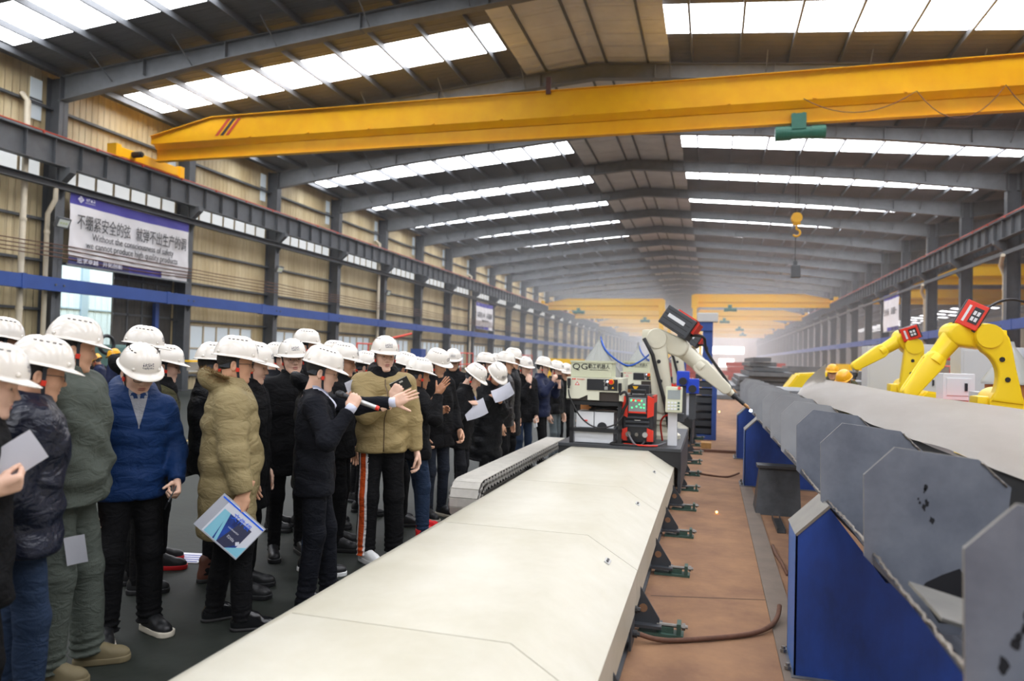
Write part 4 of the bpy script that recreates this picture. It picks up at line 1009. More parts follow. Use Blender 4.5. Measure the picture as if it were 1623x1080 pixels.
# ------------------------------------------------------------------ distance-field modelling for bodies and clothes
def nets(f, o, h):
    s = f < 0
    c = np.zeros(tuple(n-1 for n in f.shape), np.int8)
    for a in (0, 1):
        for b in (0, 1):
            for d in (0, 1):
                c += s[a:a+c.shape[0], b:b+c.shape[1], d:d+c.shape[2]]
    act = (c > 0) & (c < 8)
    I, J, K = np.nonzero(act); n = len(I)
    idx = np.full(c.shape, -1, np.int64); idx[I, J, K] = np.arange(n)
    P = np.zeros((n, 3)); Wt = np.zeros(n)
    cs = [(a, b, d) for a in (0, 1) for b in (0, 1) for d in (0, 1)]
    val = {q: f[I+q[0], J+q[1], K+q[2]] for q in cs}
    for q in cs:
        for ax in range(3):
            if q[ax]: continue
            q2 = list(q); q2[ax] = 1; q2 = tuple(q2)
            fa, fb = val[q], val[q2]; m = (fa < 0) != (fb < 0)
            t = np.where(m, fa/np.where(m, fa-fb, 1), 0)
            pt = np.tile(np.array(q, float), (n, 1)); pt[:, ax] += t
            P[m] += pt[m]; Wt[m] += 1
    P /= Wt[:, None]; P += np.stack([I, J, K], 1)
    V = np.asarray(o)+h*P
    Q = []
    for ax in range(3):
        sl = [slice(1, -1)]*3; lo = list(sl); hi = list(sl); lo[ax] = slice(0, -1); hi[ax] = slice(1, None)
        A = s[tuple(lo)]; m = A != s[tuple(hi)]
        g = list(np.nonzero(m)); ins = A[m]
        for k in range(3):
            if k != ax: g[k] = g[k]+1
        u, v = (ax+1) % 3, (ax+2) % 3
        def at_(du, dv):
            t = [x.copy() for x in g]; t[u] = t[u]+du; t[v] = t[v]+dv; return idx[t[0], t[1], t[2]]
        q = np.stack([at_(-1, -1), at_(0, -1), at_(0, 0), at_(-1, 0)], 1)
        q[~ins] = q[~ins][:, ::-1]; Q.append(q)
    Q = np.concatenate(Q); Q = Q[(Q >= 0).all(1)]
    return V, Q
class Grid:
    def __init__(s, lo, hi, h):
        s.h = h; s.o = np.array(lo, float)-2*h
        n = np.ceil((np.array(hi)-np.array(lo))/h).astype(int)+5
        ax = [s.o[i]+h*np.arange(n[i]) for i in range(3)]
        s.X, s.Y, s.Z = np.meshgrid(*ax, indexing='ij')
    def mesh(s, f): return nets(f, s.o, s.h)
def smin(a, b, k):
    h = np.clip(.5+.5*(b-a)/k, 0, 1); return b*(1-h)+a*h-k*h*(1-h)
def smax(a, b, k): return -smin(-a, -b, k)
def cone(X, Y, Z, a, b, ra, rb, full=False):
    a = np.asarray(a, float); b = np.asarray(b, float); d = b-a; L2 = d@d+1e-12
    px, py, pz = X-a[0], Y-a[1], Z-a[2]
    t = np.clip((px*d[0]+py*d[1]+pz*d[2])/L2, 0, 1)
    r = np.sqrt((px-t*d[0])**2+(py-t*d[1])**2+(pz-t*d[2])**2)-(ra+(rb-ra)*t)
    return (r, t) if full else r
def ell(X, Y, Z, c, r):
    k = np.sqrt(((X-c[0])/r[0])**2+((Y-c[1])/r[1])**2+((Z-c[2])/r[2])**2)
    return (k-1)*min(r)
def mesh_obj(name, V, Q, mats, parent=None, mi=None):
    """V in the parent's local frame"""
    me = bpy.data.meshes.new(name)
    me.vertices.add(len(V)); me.vertices.foreach_set('co', np.asarray(V, np.float32).ravel())
    n = len(Q); me.loops.add(n*4); me.polygons.add(n)
    me.loops.foreach_set('vertex_index', np.asarray(Q, np.int32).ravel())
    me.polygons.foreach_set('loop_start', np.arange(0, n*4, 4, dtype=np.int32)); me.polygons.foreach_set('loop_total', np.full(n, 4, np.int32))
    for m in mats: me.materials.append(m)
    if mi is not None: me.polygons.foreach_set('material_index', np.asarray(mi, np.int32))
    me.polygons.foreach_set('use_smooth', [True]*n)
    me.update(calc_edges=True); me.validate()
    o = bpy.data.objects.new(name, me); COL.objects.link(o)
    if parent is not None: o.parent = parent; MW[o.name] = MW[parent.name]
    return o
def split(V, Q, mask):
    """the faces under mask as a mesh of their own"""
    q = Q[mask]; u, inv = np.unique(q.ravel(), return_inverse=True)
    return V[u], inv.reshape(q.shape)
def relax(V, Q, it=2, lam=.5):
    for _ in range(it):
        A = np.zeros_like(V); w = np.zeros(len(V))
        for i in range(4):
            for j in (1, 3):
                np.add.at(A, Q[:, i], V[Q[:, (i+j) % 4]]); np.add.at(w, Q[:, i], 1)
        V = V+lam*(A/np.maximum(w, 1)[:, None]-V)
    return V
def rotm(ax, deg):
    return np.array(Matrix.Rotation(math.radians(deg), 3, ax))

# ------------------------------------------------------------------ head (faces +X, origin between the ears at eye height, chin at about -.125)
m_skin = [M('skin_light', '#e6bca3', .5, var=.07, scale=14), M('skin_warm', '#d8a686', .5, var=.08, scale=14), M('skin_tan', '#b27d5b', .5, var=.08, scale=14)]
m_lip = M('lips', '#ba8073', .45); m_eyew = M('eye_white', '#d8d2cb', .3); m_iris = M('dark_iris', '#1c1512', .2)
m_hair = M('black_hair', '#17130f', .55, bump=.6, bscale=160)
m_neckblk = M('body_inner', '#2a2a2c', .9)
HEADS = {}
def head_geo(var, fine):
    key = (var, fine)
    if key in HEADS: return HEADS[key]
    h = .0042 if fine else .0065
    w = (1.0, 1.06, .95)[var]; jl = (0, -.004, .006)[var]
    g = Grid((-.12, -.1, -.26), (.14, .1, .14), h); X, Y, Z = g.X, g.Y/w, g.Z
    A = np.abs(Y)
    d = ell(X, Y, Z, (-.012, 0, .035), (.098, .078, .092))
    d = smin(d, ell(X, Y, Z, (.028, 0, -.045), (.062, .062, .085)), .05)
    d = smin(d, cone(X, A, Z, (-.012, .052, -.055), (.058, .018, -.108-jl), .018, .020), .03)     # jaw to chin
    d = smin(d, ell(X, A, Z, (.056, .036, -.028), (.026, .024, .03)), .02)                         # cheek
    d = smin(d, cone(X, A, Z, (.074, .012, .022), (.062, .046, .021), .012, .010), .018)           # brow
    d = smax(d, -(ell(X, A, Z, (.101, .033, .001), (.020, .019, .0125))), .012)                    # eye socket
    d = smin(d, ell(X, A, Z, (.0705, .0325, .0005), (.0148, .0158, .0140)), .003)                  # lids
    d = smax(d, -ell(X, A, Z, (.0860, .0325, .0002), (.0130, .0135, .0048)), .002)                 # eye opening
    d = smin(d, cone(X, Y, Z, (.082, 0, .004), (.1035, 0, -.034), .0075, .0115), .012)             # nose
    d = smin(d, ell(X, A, Z, (.091, .0125, -.040), (.0105, .0075, .007)), .006)                    # nostril wings
    d = smin(d, ell(X, A, Z, (.084, .009, -.0655), (.009, .018, .0052)), .006)                     # upper lip
    d = smin(d, ell(X, Y, Z, (.0835, 0, -.0775), (.0085, .020, .0062)), .006)                      # lower lip
    d = smax(d, -ell(X, Y, Z, (.0955, 0, -.0712), (.009, .024, .0018)), .003)                      # mouth line
    d = smin(d, ell(X, Y, Z, (.072, 0, -.112-jl), (.014, .019, .013)), .014)                       # chin
    ear = smax(ell(X, A, Z, (-.012, .082, -.014), (.019, .010, .033)), -ell(X, A, Z, (-.006, .091, -.012), (.010, .007, .020)), .004)
    d = smin(d, ear, .006)
    d = smin(d, cone(X, Y, Z, (-.022, 0, -.06), (-.045, 0, -.30), .056, .066), .03)                # neck
    V, Q = g.mesh(d)
    C = V[Q].mean(1); cy = np.abs(C[:, 1])/w
    mi = np.zeros(len(Q), int)
    lip = (C[:, 0] > .078) & (((C[:, 2]+.0665)/.0065)**2+(cy/.021)**2 < 1.0) | (C[:, 0] > .078) & (((C[:, 2]+.0775)/.0072)**2+(cy/.021)**2 < 1)
    mi[lip] = 1
    HEADS[key] = (V, Q, mi); return HEADS[key]
HAIRS = {}
def hair_geo(var, style):
    key = (var, style)
    if key in HAIRS: return HAIRS[key]
    w = (1.0, 1.06, .95)[var]
    g = Grid((-.13, -.1, -.13), (.12, .1, .15), .0048); X, Y, Z = g.X, g.Y/w, g.Z; A = np.abs(Y)
    d = ell(X, Y, Z, (-.014, 0, .033), (.105, .0845, .100))
    d = smax(d, -(ell(X, Y, Z, (-.012, 0, .035), (.088, .07, .086))), .004)
    # hairline: a plane rising towards the forehead, sideburn kept before the ear
    low = -.055+.9*np.clip(X+.04, 0, 1)
    low = np.where(X > .0, .0+1.4*np.clip(X, 0, 1), low)
    low = np.where(A < .06, np.minimum(low, -.07+1.35*np.clip(X+.06, 0, 1)), low)
    if style == 1: low = np.where(X > .04, .040, low)          # fringe falling over the forehead
    d = smax(d, low-Z, .006)
    V, Q = g.mesh(d)
    g = Grid((.055, -.06, .005), (.1, .06, .035), .0020); X, Y, Z = g.X, g.Y/w, g.Z; A = np.abs(Y)     # eyebrows belong to the hair
    V2, Q2 = g.mesh(smin(cone(X, A, Z, (.0835, .014, .0185), (.0810, .029, .0230), .0036, .0040), cone(X, A, Z, (.0810, .029, .0230), (.070, .046, .0205), .0040, .0022), .003))
    HAIRS[key] = (np.concatenate([V, V2]), np.concatenate([Q, Q2+len(V)])); return HAIRS[key]
def brow_eye_parts(w, look=0.0, lid=0.0):
    """eyeballs with irises and upper lids, as a bmesh in the head frame"""
    bm = BM()
    for s in (-1, 1):
        c = Vector((.0690, s*.0325*w, .0002))
        ball(bm, c, .0125, 0, 12)
        ang = look
        ball(bm, c+Vector((math.cos(ang)*.0088, math.sin(ang)*.0088, -.001-.003*lid)), .0052, 1, 8)
        tube(bm, [c+Vector((.0138-.0040*t*t, t*.0135, .0046-.0030*t*t)) for t in (-1, -.5, 0, .5, 1)], [.0005, .0010, .0012, .0010, .0005], 5, 1)
    return bm

# ------------------------------------------------------------------ hands (wrist at origin, fingers +X, palm -Z, thumb +Y; mirrored for the other hand)
HANDS = {}
def hand_geo(pose, fine):
    key = (pose, fine)
    if key in HANDS: return HANDS[key]
    h = .0036 if fine else .0058
    # per pose: finger curl (deg at three joints), spread, thumb direction/curl
    P = dict(relaxed=((24, 34, 22), 1.5, (.80, .30, -.52), 22), grip=((62, 78, 50), 1, (.45, .35, -.85), 35), open=((6, 8, 6), 3.5, (.60, .80, -.1), 5),
             pinch=((42, 40, 25), 1, (.75, .3, -.7), 20), paper=((60, 25, 10), 1, (.85, .25, -.5), 10))[pose]
    curl, spread, tdir, tc = P
    chains = []
    lens = [(.044, .026, .021), (.048, .030, .023), (.045, .027, .022), (.034, .021, .019)]
    for i in range(4):
        y = .029-.0195*i; base = np.array([.088-(.0, -.003, .001, .009)[i], y, .002])
        sp = math.radians((1.5-i)*spread); a = 0; pts = [base]
        for j in range(3):
            a += math.radians(curl[j]*(1+.06*i))
            dv = np.array([math.cos(a)*math.cos(sp), math.cos(a)*math.sin(sp), -math.sin(a)]); pts.append(pts[-1]+dv*lens[i][j])
        chains.append((pts, [.0098, .0088, .0080, .0068] if i < 3 else [.0085, .0076, .007, .006]))
    td = np.array(tdir); td /= np.linalg.norm(td)
    t0 = np.array([.022, .030, -.006]); t1 = t0+td*.042
    td2 = np.array([td[0]+.4*math.sin(math.radians(tc)), td[1]-math.sin(math.radians(tc)), td[2]]); td2 /= np.linalg.norm(td2)
    t2 = t1+td2*.032; t3 = t2+td2*.026
    allp = np.array([p for c, _ in chains for p in c]+[t0, t1, t2, t3])
    g = Grid(np.minimum(allp.min(0)-.015, (-.09, -.05, -.03)), np.maximum(allp.max(0)+.015, (.1, .05, .03)), h); X, Y, Z = g.X, g.Y, g.Z
    d = ell(X, Y, Z, (.052, .002, 0), (.052, .043, .0185))
    d = smin(d, cone(X, Y, Z, (.03, .022, 0), (.086, .027, .002), .015, .0125), .015)
    d = smin(d, cone(X, Y, Z, (.03, -.018, 0), (.080, -.026, .001), .015, .011), .015)
    d = smin(d, cone(X, Y*.82, Z, (-.085, 0, 0), (.012, 0, 0), .026, .022), .02)
    f = None
    for pts, rs in chains:
        e = None
        for j in range(3):
            q = cone(X, Y, Z, pts[j], pts[j+1], rs[j], rs[j+1]); e = q if e is None else smin(e, q, .004)
        f = e if f is None else np.minimum(f, e)
    th = smin(cone(X, Y, Z, t0, t1, .0165, .0115), smin(cone(X, Y, Z, t1, t2, .0112, .0096), cone(X, Y, Z, t2, t3, .0096, .0075), .004), .01)
    d = smin(d, f, .007); d = smin(d, th, .009)
    V, Q = g.mesh(d); HANDS[key] = (V, Q); return HANDS[key]

# ------------------------------------------------------------------ helmet (origin = head origin)
m_helm = [M('white_helmet_shell', '#e9e3d8', .22, coat=.4), M('yellow_helmet_shell', '#e9a915', .3)]
m_strap = M('helmet_strap', '#2b2f35', .7); m_clip = M('red_clip', '#d3331f', .4); m_logo = M('helmet_print', '#252b45', .5); m_vent = M('vent_dark', '#5a5450', .7)
HELM = {}
def helmet_geo():
    if 'shell' in HELM: return HELM
    N, Mv = 56, 16
    bm = BM(); a, b, H = .137, .115, .128
    def P(t, v, inner=0):
        # t: angle round (0 = front), v: 0 rim .. 1 crown
        e = math.cos(v*PI/2)**.72; z = H*math.sin(v*PI/2)**1.05
        x = a*e*math.cos(t)*(1 if math.cos(t) > 0 else .985); y = b*e*math.sin(t)
        rid = 0
        if v > .25 and not inner:
            for yc, am in ((0, .0065), (.026, .005), (-.026, .005)):
                rid += am*math.exp(-((y-yc)/.0075)**2)*min(1, (v-.25)*4)*(1 if x > -.105 else .4)
        k = 1-.02*inner
        return Vector((x*k, y*k, (z+rid)*(1 if not inner else .97)-(.002 if inner else 0)))
    def brim(t, e):
        # rim flange; e 0..1 outwards; visor at the front
        f = max(0, math.cos(t)); vis = .012+.040*f**2.2
        r = P(t, 0); d = Vector((r.x/(a*a), r.y/(b*b), 0)).normalized()
        return r+d*vis*e+Vector((0, 0, -.003*e-.009*e*f**2-.008*f*e*e))
    rows = []
    rows.append([P(2*PI*k/N, .02, 1)+Vector((0, 0, -.004)) for k in range(N)])
    rows.append([brim(2*PI*k/N, 1)+Vector((0, 0, -.004)) for k in range(N)])
    for e in (1, .66, .33): rows.append([brim(2*PI*k/N, e) for k in range(N)])
    for j in range(Mv): rows.append([P(2*PI*k/N, j/Mv*.985) for k in range(N)])
    vr = [[bm.verts.new(p) for p in r] for r in rows]
    for A, B in zip(vr, vr[1:]):
        for k in range(N): bm.faces.new((A[k], A[(k+1) % N], B[(k+1) % N], B[k]))
    bm.faces.new(vr[-1])
    inner = [[bm.verts.new(P(2*PI*k/N, j/6*.97, 1)) for k in range(N)] for j in range(7)]
    for k in range(N): bm.faces.new((vr[0][(k+1) % N], vr[0][k], inner[0][k], inner[0][(k+1) % N]))
    for A, B in zip(inner, inner[1:]):
        for k in range(N): bm.faces.new((A[(k+1) % N], A[k], B[k], B[(k+1) % N]))
    bm.faces.new(inner[-1][::-1])
    bmesh.ops.recalc_face_normals(bm, faces=bm.faces[:])
    for s in (-1, 1):                                     # vents beside the crown
        for i in range(5):
            t = math.radians(90+(i-2)*17)*s; p = P(t, .62)
            m = face_mat(p*1.004, (-math.sin(t), math.cos(t), 0), Vector((0, 0, 1))+Vector((-p.x*4, -p.y*4, 0)))
            box(bm, (-.007, -.0028, -.001), (.007, .0028, .002), 1, m)
    for t in (40, -40, 140, -140):                        # side rivets
        t = math.radians(t); p = P(t, .1); d = Vector((p.x/a**2, p.y/b**2, 0)).normalized()
        cyl(bm, p-d*.002, p+d*.006, .011, .009, 12)
    me = bpy.data.meshes.new('safety_helmet_plain'); bm.to_mesh(me); smooth(me); HELM['plain'] = me
    # printed mark on the front: an unreadable two-line company mark
    r = random.Random(3)
    for row, v in enumerate((.30, .185)):
        n = 6 if row == 0 else 11
        for i in range(n):
            tw = .30/n; t0 = -.15*2+i*tw*2
            for _ in range(3 if row == 0 else 1):
                ta = t0+r.uniform(0, tw*.5); tb = ta+tw*r.uniform(.7, 1.3); va = v+r.uniform(-.05, .03)*(1 if row == 0 else .2); vb = va+(.022 if row == 0 else .05)
                quad(bm, *[P(x, y)*1.006 for x, y in ((ta, va), (tb, va), (tb, vb), (ta, vb))], 2)
            if row == 0:
                ta = t0+r.uniform(.1, .6)*tw*2; quad(bm, *[P(x, y)*1.006 for x, y in ((ta, v-.05), (ta+tw*.3, v-.05), (ta+tw*.3, v+.06), (ta, v+.06))], 2)
    me = bpy.data.meshes.new('safety_helmet'); bm.to_mesh(me); bm.free(); smooth(me); HELM['shell'] = me
    # chin strap with its red clips
    bm = BM()
    for s in (-1, 1):
        pts = [(.008, s*.094, .055), (.012, s*.091, .02), (.018, s*.084, -.03), (.028, s*.070, -.08), (.040, s*.042, -.118), (.046, s*.0, -.133)]
        for p, q in zip(pts, pts[1:]):
            p, q = Vector(p), Vector(q); n = Vector((0, p.y, 0)).normalized() if abs(p.y) > .05 else Vector((.2, p.y, -.5)).normalized()
            d = (q-p).normalized(); w = d.cross(n).normalized()*.008; o = n*.0025
            v = [bm.verts.new(x) for x in (p-w+o, p+w+o, q+w+o, q-w+o, p-w-o, p+w-o, q+w-o, q-w-o)]
            for f in ((0,1,2,3), (7,6,5,4), (0,4,5,1), (1,5,6,2), (2,6,7,3), (3,7,4,0)): bm.faces.new([v[i] for i in f])
        cbox(bm, (.019, s*.086, -.035), (.022, .010, .026), 1, bev=.003)
    bmesh.ops.recalc_face_normals(bm, faces=bm.faces[:])
    me = bpy.data.meshes.new('chin_strap'); bm.to_mesh(me); bm.free(); HELM['strap'] = me
    # headband cradle at the nape
    bm = BM()
    pts = [(-.098*math.cos(t), .086*math.sin(t), -.012) for t in np.linspace(-1.25, 1.25, 11)]
    for p, q in zip(pts, pts[1:]):
        p, q = Vector(p), Vector(q); z = Vector((0, 0, .016))
        o = Vector((p.x, p.y, 0)).normalized()*.004
        v = [bm.verts.new(x) for x in (p-z, q-z, q+z, p+z, p-z+o, q-z+o, q+z+o, p+z+o)]
        for f in ((0,1,2,3), (7,6,5,4), (0,4,5,1), (1,5,6,2), (2,6,7,3), (3,7,4,0)): bm.faces.new([v[i] for i in f])
    bmesh.ops.recalc_face_normals(bm, faces=bm.faces[:])
    me = bpy.data.meshes.new('nape_band'); bm.to_mesh(me); bm.free(); HELM['nape'] = me
    return HELM
m_frame = M('spectacle_frame', '#1b1b1d', .3); m_framel = M('thin_metal_spectacle_frame', '#8a6f5a', .3, metal=.6)
GLASS = {}
def glasses_mesh(style, w):
    key = (style, w)
    if key in GLASS: return GLASS[key]
    bm = BM(); r = .0017 if style == 'dark' else .0010
    for s in (-1, 1):
        c = Vector((.1015, s*.033*w, -.004)); pts = []
        for k in range(20):
            t = 2*PI*k/20
            if style == 'dark': y, z = .0255*abs(math.cos(t))**.6*np.sign(math.cos(t)), .0165*abs(math.sin(t))**.6*np.sign(math.sin(t))
            else: y, z = .0245*math.cos(t), .0215*math.sin(t)
            pts.append(c+Vector((-.0045*abs(y+s*0)/.025*(1 if y*s > 0 else 0), y, z)))
        tube(bm, pts, r, 5, close=True)
        tube(bm, [c+Vector((-.005, s*.025, .006)), Vector((.07, s*.0755*w, .004)), Vector((-.005, s*.084*w, .002)), Vector((-.02, s*.084*w, -.012))], r, 5)
    tube(bm, [(.1015, -.0085*w, 0), (.1055, 0, .002), (.1015, .0085*w, 0)], r, 5)
    me = bpy.data.meshes.new('glasses'); bm.to_mesh(me); bm.free(); smooth(me); GLASS[key] = me
    return me
def link_mesh(name, me, mats, parent, M4=None):
    if not me.materials:
        for m in mats: me.materials.append(m)
    o = bpy.data.objects.new(name, me); COL.objects.link(o); o.parent = parent; MW[o.name] = MW[parent.name]
    if M4 is not None: o.matrix_local = M4
    for i, m in enumerate(mats):
        if me.materials[i] != m: o.material_slots[i].link = 'OBJECT'; o.material_slots[i].material = m
    return o
SHOES = {}
def shoe_geo(kind):
    if kind in SHOES: return SHOES[kind]
    h = .006; g = Grid((-.13, -.07, -.01), (.19, .07, .2), h); X, Y, Z = g.X, g.Y, g.Z
    st = dict(sneaker=.034, boot=.03, leather=.02, chunky=.04)[kind]
    toe = dict(sneaker=.034, boot=.038, leather=.028, chunky=.038)[kind]
    Y2 = Y-.012*np.clip((X+.02)/.15, 0, 1)
    out = cone(X, Y2, 0*Z, (-.062, 0, 0), (.118, .004, 0), .041, .049 if kind != 'leather' else .043)
    sole = smax(smax(out-.003, Z-st, .006), -Z, .003)
    up = ell(X, Y2, Z, (.085, 0, st), (.085, .047, toe+.018))
    up = smin(up, ell(X, Y, Z, (-.045, 0, st+.02), (.062, .040, .055)), .04)
    up = smin(up, cone(X, Y, Z, (.03, 0, .065), (-.035, 0, .10), .040, .041), .03)
    if kind in ('boot', 'chunky'): up = smin(up, cone(X, Y, Z, (-.04, 0, .08), (-.045, 0, .155), .046, .048), .02)
    up = up+.002*np.sin(X*70)*(X > .0)*(X < .09)
    up = smax(smax(up, out-.0005, .008), st*.7-Z, .004)
    SHOES[kind] = (g.mesh(up), g.mesh(sole)); return SHOES[kind]
def tfv(V, Rm, t): return np.asarray(V)@np.asarray(Rm).T+np.asarray(t)
def ik(S, Wt, l1, l2, pole):
    S, Wt = np.asarray(S, float), np.asarray(Wt, float); v = Wt-S; D = np.linalg.norm(v); mx = (l1+l2)*.995
    if D > mx: Wt = S+v/D*mx; v = Wt-S; D = mx
    u = v/D; a = (l1*l1-l2*l2+D*D)/(2*D); hh = math.sqrt(max(l1*l1-a*a, 1e-6))
    p = np.asarray(pole, float); p = p-u*(p@u); p /= np.linalg.norm(p)+1e-9
    return S+u*a+p*hh, Wt
def folds(X, Y, Z, amp, f=1.0, ph=0.):
    a = np.sin(14*f*X+19*f*Z+2.4*np.sin(9*f*Y+7*Z+ph)+ph); b = np.sin(37*f*Z-15*f*Y+2.0*np.sin(13*f*X+8*Z+ph)); c = np.sin(11*f*Y+26*f*Z+2.6*np.sin(12*X-9*Y+1.3*ph))
    return amp*(a*.5+np.sign(b)*np.abs(b)**1.5*.45+c*.35)

def person(label, px, d, top, view, jk, tr, sh, head=(0, 0), arms=None, feet=None, lean=0., skin=0, var=0, hair=0, glasses=None,
           fine=True, helmet=0, look=0., lid=0., extra_top=0., lateral=0., group=None, dz=0.):
    """px, d: where the body's axis stands; top: pixel row of the helmet crown; view: heading seen from the camera,
    0 = right, -90 = towards the camera"""
    base = at(px, 570, d); base.z = 0
    ztop = at(px, top, d).z+extra_top
    H = ztop-.047; s = H/1.74
    a = math.atan2(base.x, base.y); yaw = -a+math.radians(view)
    cy, sy = math.cos(yaw), math.sin(yaw)
    RY = np.array([[cy, -sy, 0], [sy, cy, 0], [0, 0, 1.]]); t0 = np.array([base.x, base.y, 0.])
    def to_local(p): return RY.T@(np.asarray(p, float)-t0)
    P0 = np.array([0, 0, .528*H]); Tr = rotm('Y', lean)@np.eye(3)
    if lateral: Tr = rotm('X', lateral)@Tr
    def T(p): return P0+Tr@np.asarray(p, float)
    def Ti(p): return Tr.T@(np.asarray(p, float)-P0)
    fat = jk.get('fat', .02)
    # arms
    arms = arms or {}
    A = {}
    for sd, q in (('R', -1), ('L', 1)):
        sp = dict(w=(.05, q*.26, .80), pole=(-1, q*.6, 0), hand='relaxed'); sp.update(arms.get(sd, {}))
        S = T(np.array([-.005, q*.172, .462])*s)
        if 'px' in sp: Wt = to_local(at(sp['px'][0], sp['px'][1], d+sp['px'][2]))
        else: Wt = np.array(sp['w'])*s
        E, Wt = ik(S, Wt, .30*s, .262*s, sp['pole'])
        fd = (Wt-E)/np.linalg.norm(Wt-E)
        hd = np.array(sp['hdir'], float) if 'hdir' in sp else fd+np.array([0, 0, 0])
        if sp.get('world'): hd = RY.T@hd
        hd = hd/np.linalg.norm(hd)
        pn = np.array(sp.get('palm', (0.15, -q, 0)), float)
        if sp.get('world') and 'palm' in sp: pn = RY.T@pn
        pn = pn-hd*(pn@hd); pn /= np.linalg.norm(pn)
        Zh = -pn; Yh = np.cross(Zh, hd); Rh = np.stack([hd, Yh, Zh], 1)
        A[sd] = dict(S=S, E=E, W=Wt, R=Rh, hand=sp['hand'], q=q)
    # head
    hy, hp = head[0], head[1]; hr = head[2] if len(head) > 2 else 0
    Rh = rotm('Z', hy)@rotm('Y', hp)@rotm('X', hr); hs = .965
    piv = T(np.array([.004, 0, .588])*s); hp0 = piv-Rh@np.array([-.012, 0, -.098])*hs
    # ---------- body mesh: head, neck, hands and the body inside the clothes
    Vs, Qs, Ms = [], [], []
    def addp(V, Q, mi):
        n = sum(len(v) for v in Vs); Vs.append(V); Qs.append(np.asarray(Q)+n); Ms.append(np.full(len(Q), mi) if np.isscalar(mi) else mi)
    V, Q, mi = head_geo(var, fine); addp(tfv(V*hs, Rh, hp0), Q, mi)
    be = brow_eye_parts((1.0, 1.06, .95)[var], look, lid); bmesh.ops.triangulate(be, faces=[f for f in be.faces if len(f.verts) > 4])
    be.verts.index_update(); eV = np.array([v.co[:] for v in be.verts]); eQ = []; eM = []
    for f in be.faces:
        ix = [v.index for v in f.verts]; eQ.append(ix if len(ix) == 4 else ix+[ix[2]]); eM.append(2+f.material_index)
    be.free()
    eq = np.array(eQ); tri = eq[:, 2] == eq[:, 3]; 
    addp(tfv(eV*hs, Rh, hp0), eq[~tri], np.array(eM)[~tri])
    for sd in 'RL':
        a_ = A[sd]; V, Q = hand_geo(a_['hand'], fine)
        if sd == 'L': V = V*np.array([1, -1, 1]); Q = Q[:, ::-1]
        Rq = a_['R']
        if sd == 'L': Rq = np.stack([a_['R'][:, 0], a_['R'][:, 1], a_['R'][:, 2]], 1)
        addp(tfv(V*s, Rq, a_['W']), Q, 0)
    feet = feet or ((.05, -.11, -8), (-.02, .11, 10))
    FT = []
    for i, (fx, fy, fa) in enumerate(feet):
        ank = np.array([fx*s, fy*s, .085]); hip = P0+np.array([0, (-1, 1)[i]*.084*s, -.01])
        kn = (hip+ank)/2+np.array([.025*math.cos(math.radians(fa)), .0, 0.])*1.2
        FT.append((hip, kn, ank, fa))
    g = Grid((-.3, -.34, .06), (.35, .34, 1.56*s), .026); X, Y, Z = g.X, g.Y, g.Z
    D = cone(X, Y, Z, P0, T(np.array([0, 0, .33])*s), .10*s, .11*s)
    D = smin(D, cone(X, Y, Z, T(np.array([0, 0, .38])*s), T(np.array([0, 0, .57])*s), .06, .045), .05)
    for q in (-1, 1): D = smin(D, cone(X, Y, Z, T(np.array([0, 0, .43])*s), T(np.array([0, q*.13, .42])*s), .05, .04), .04)
    for hip, kn, ank, fa in FT: D = smin(D, smin(cone(X, Y, Z, hip, kn, .07, .05), cone(X, Y, Z, kn, ank, .05, .036), .02), .03)
    V, Q = g.mesh(D); addp(V, Q, 0)
    sk = m_skin[skin]
    body = mesh_obj('person', np.concatenate(Vs), np.concatenate(Qs), [sk, m_lip, m_eyew, m_iris], None, np.concatenate(Ms))
    body.location = base; body.rotation_euler = (0, 0, yaw)
    MW[body.name] = Matrix.Translation(base) @ Matrix.Rotation(yaw, 4, 'Z')
    tag(body, label, 'person', group)
    HM = Matrix(Rh.tolist()).to_4x4(); HM.translation = Vector(hp0); HMs = HM @ Matrix.Diagonal((hs, hs, hs, 1))
    V, Q = hair_geo(var, hair); mesh_obj('hair', tfv(V*hs, Rh, hp0), Q, [m_hair], body)
    if glasses: link_mesh('glasses', glasses_mesh(glasses, (1.0, 1.06, .95)[var]), [m_frame if glasses == 'dark' else m_framel], body, HMs)
    # helmet
    hg = helmet_geo(); HO = HMs @ Matrix.Translation((-.006, 0, .049)) @ Matrix.Rotation(math.radians(3), 4, 'Y')
    he = link_mesh('safety_helmet', hg['plain' if helmet else 'shell'], [m_helm[helmet], m_vent, m_logo], body, HO)
    SM = Matrix.Translation((.006, 0, -.049))
    link_mesh('chin_strap', hg['strap'], [m_strap, m_clip], he, SM); link_mesh('nape_band', hg['nape'], [m_strap], he, SM)
    # ---------- jacket
    res = .0115 if fine else .017
    bot = jk.get('bot', .80)*s-P0[2]
    LA = {sd: [Ti(A[sd][k]) for k in 'SEW'] for sd in 'RL'}
    allp = np.array([p for v in LA.values() for p in v])
    m_ = .13+fat
    g = Grid((min(allp[:, 0].min()-m_, -.26), allp[:, 1].min()-m_, min(bot, allp[:, 2].min()-.1)-.02),
             (max(allp[:, 0].max()+m_, .28), allp[:, 1].max()+m_, max(.68*s, allp[:, 2].max()+m_)), res)
    X, Y, Z = g.X, g.Y, g.Z
    zt = np.array([-.60, -.30, -.15, 0, .16, .32, .42, .49, .55])*s
    fl = jk.get('flare', 0)
    hd_ = np.array([.132+fl, .124+fl*.6, .118, .114, .106, .118, .106, .080, .045])*s+fat
    hw_ = np.array([.190+fl, .184+fl*.6, .174, .168, .156, .168, .160, .130, .06])*s+fat
    if jk.get('band'): hd_[2:4] -= .008; hw_[2:4] -= .010
    hd = np.interp(Z, zt, hd_); hw = np.interp(Z, zt, hw_); belly = jk.get('belly', 0)*np.exp(-((Z-.1)/.13)**2)
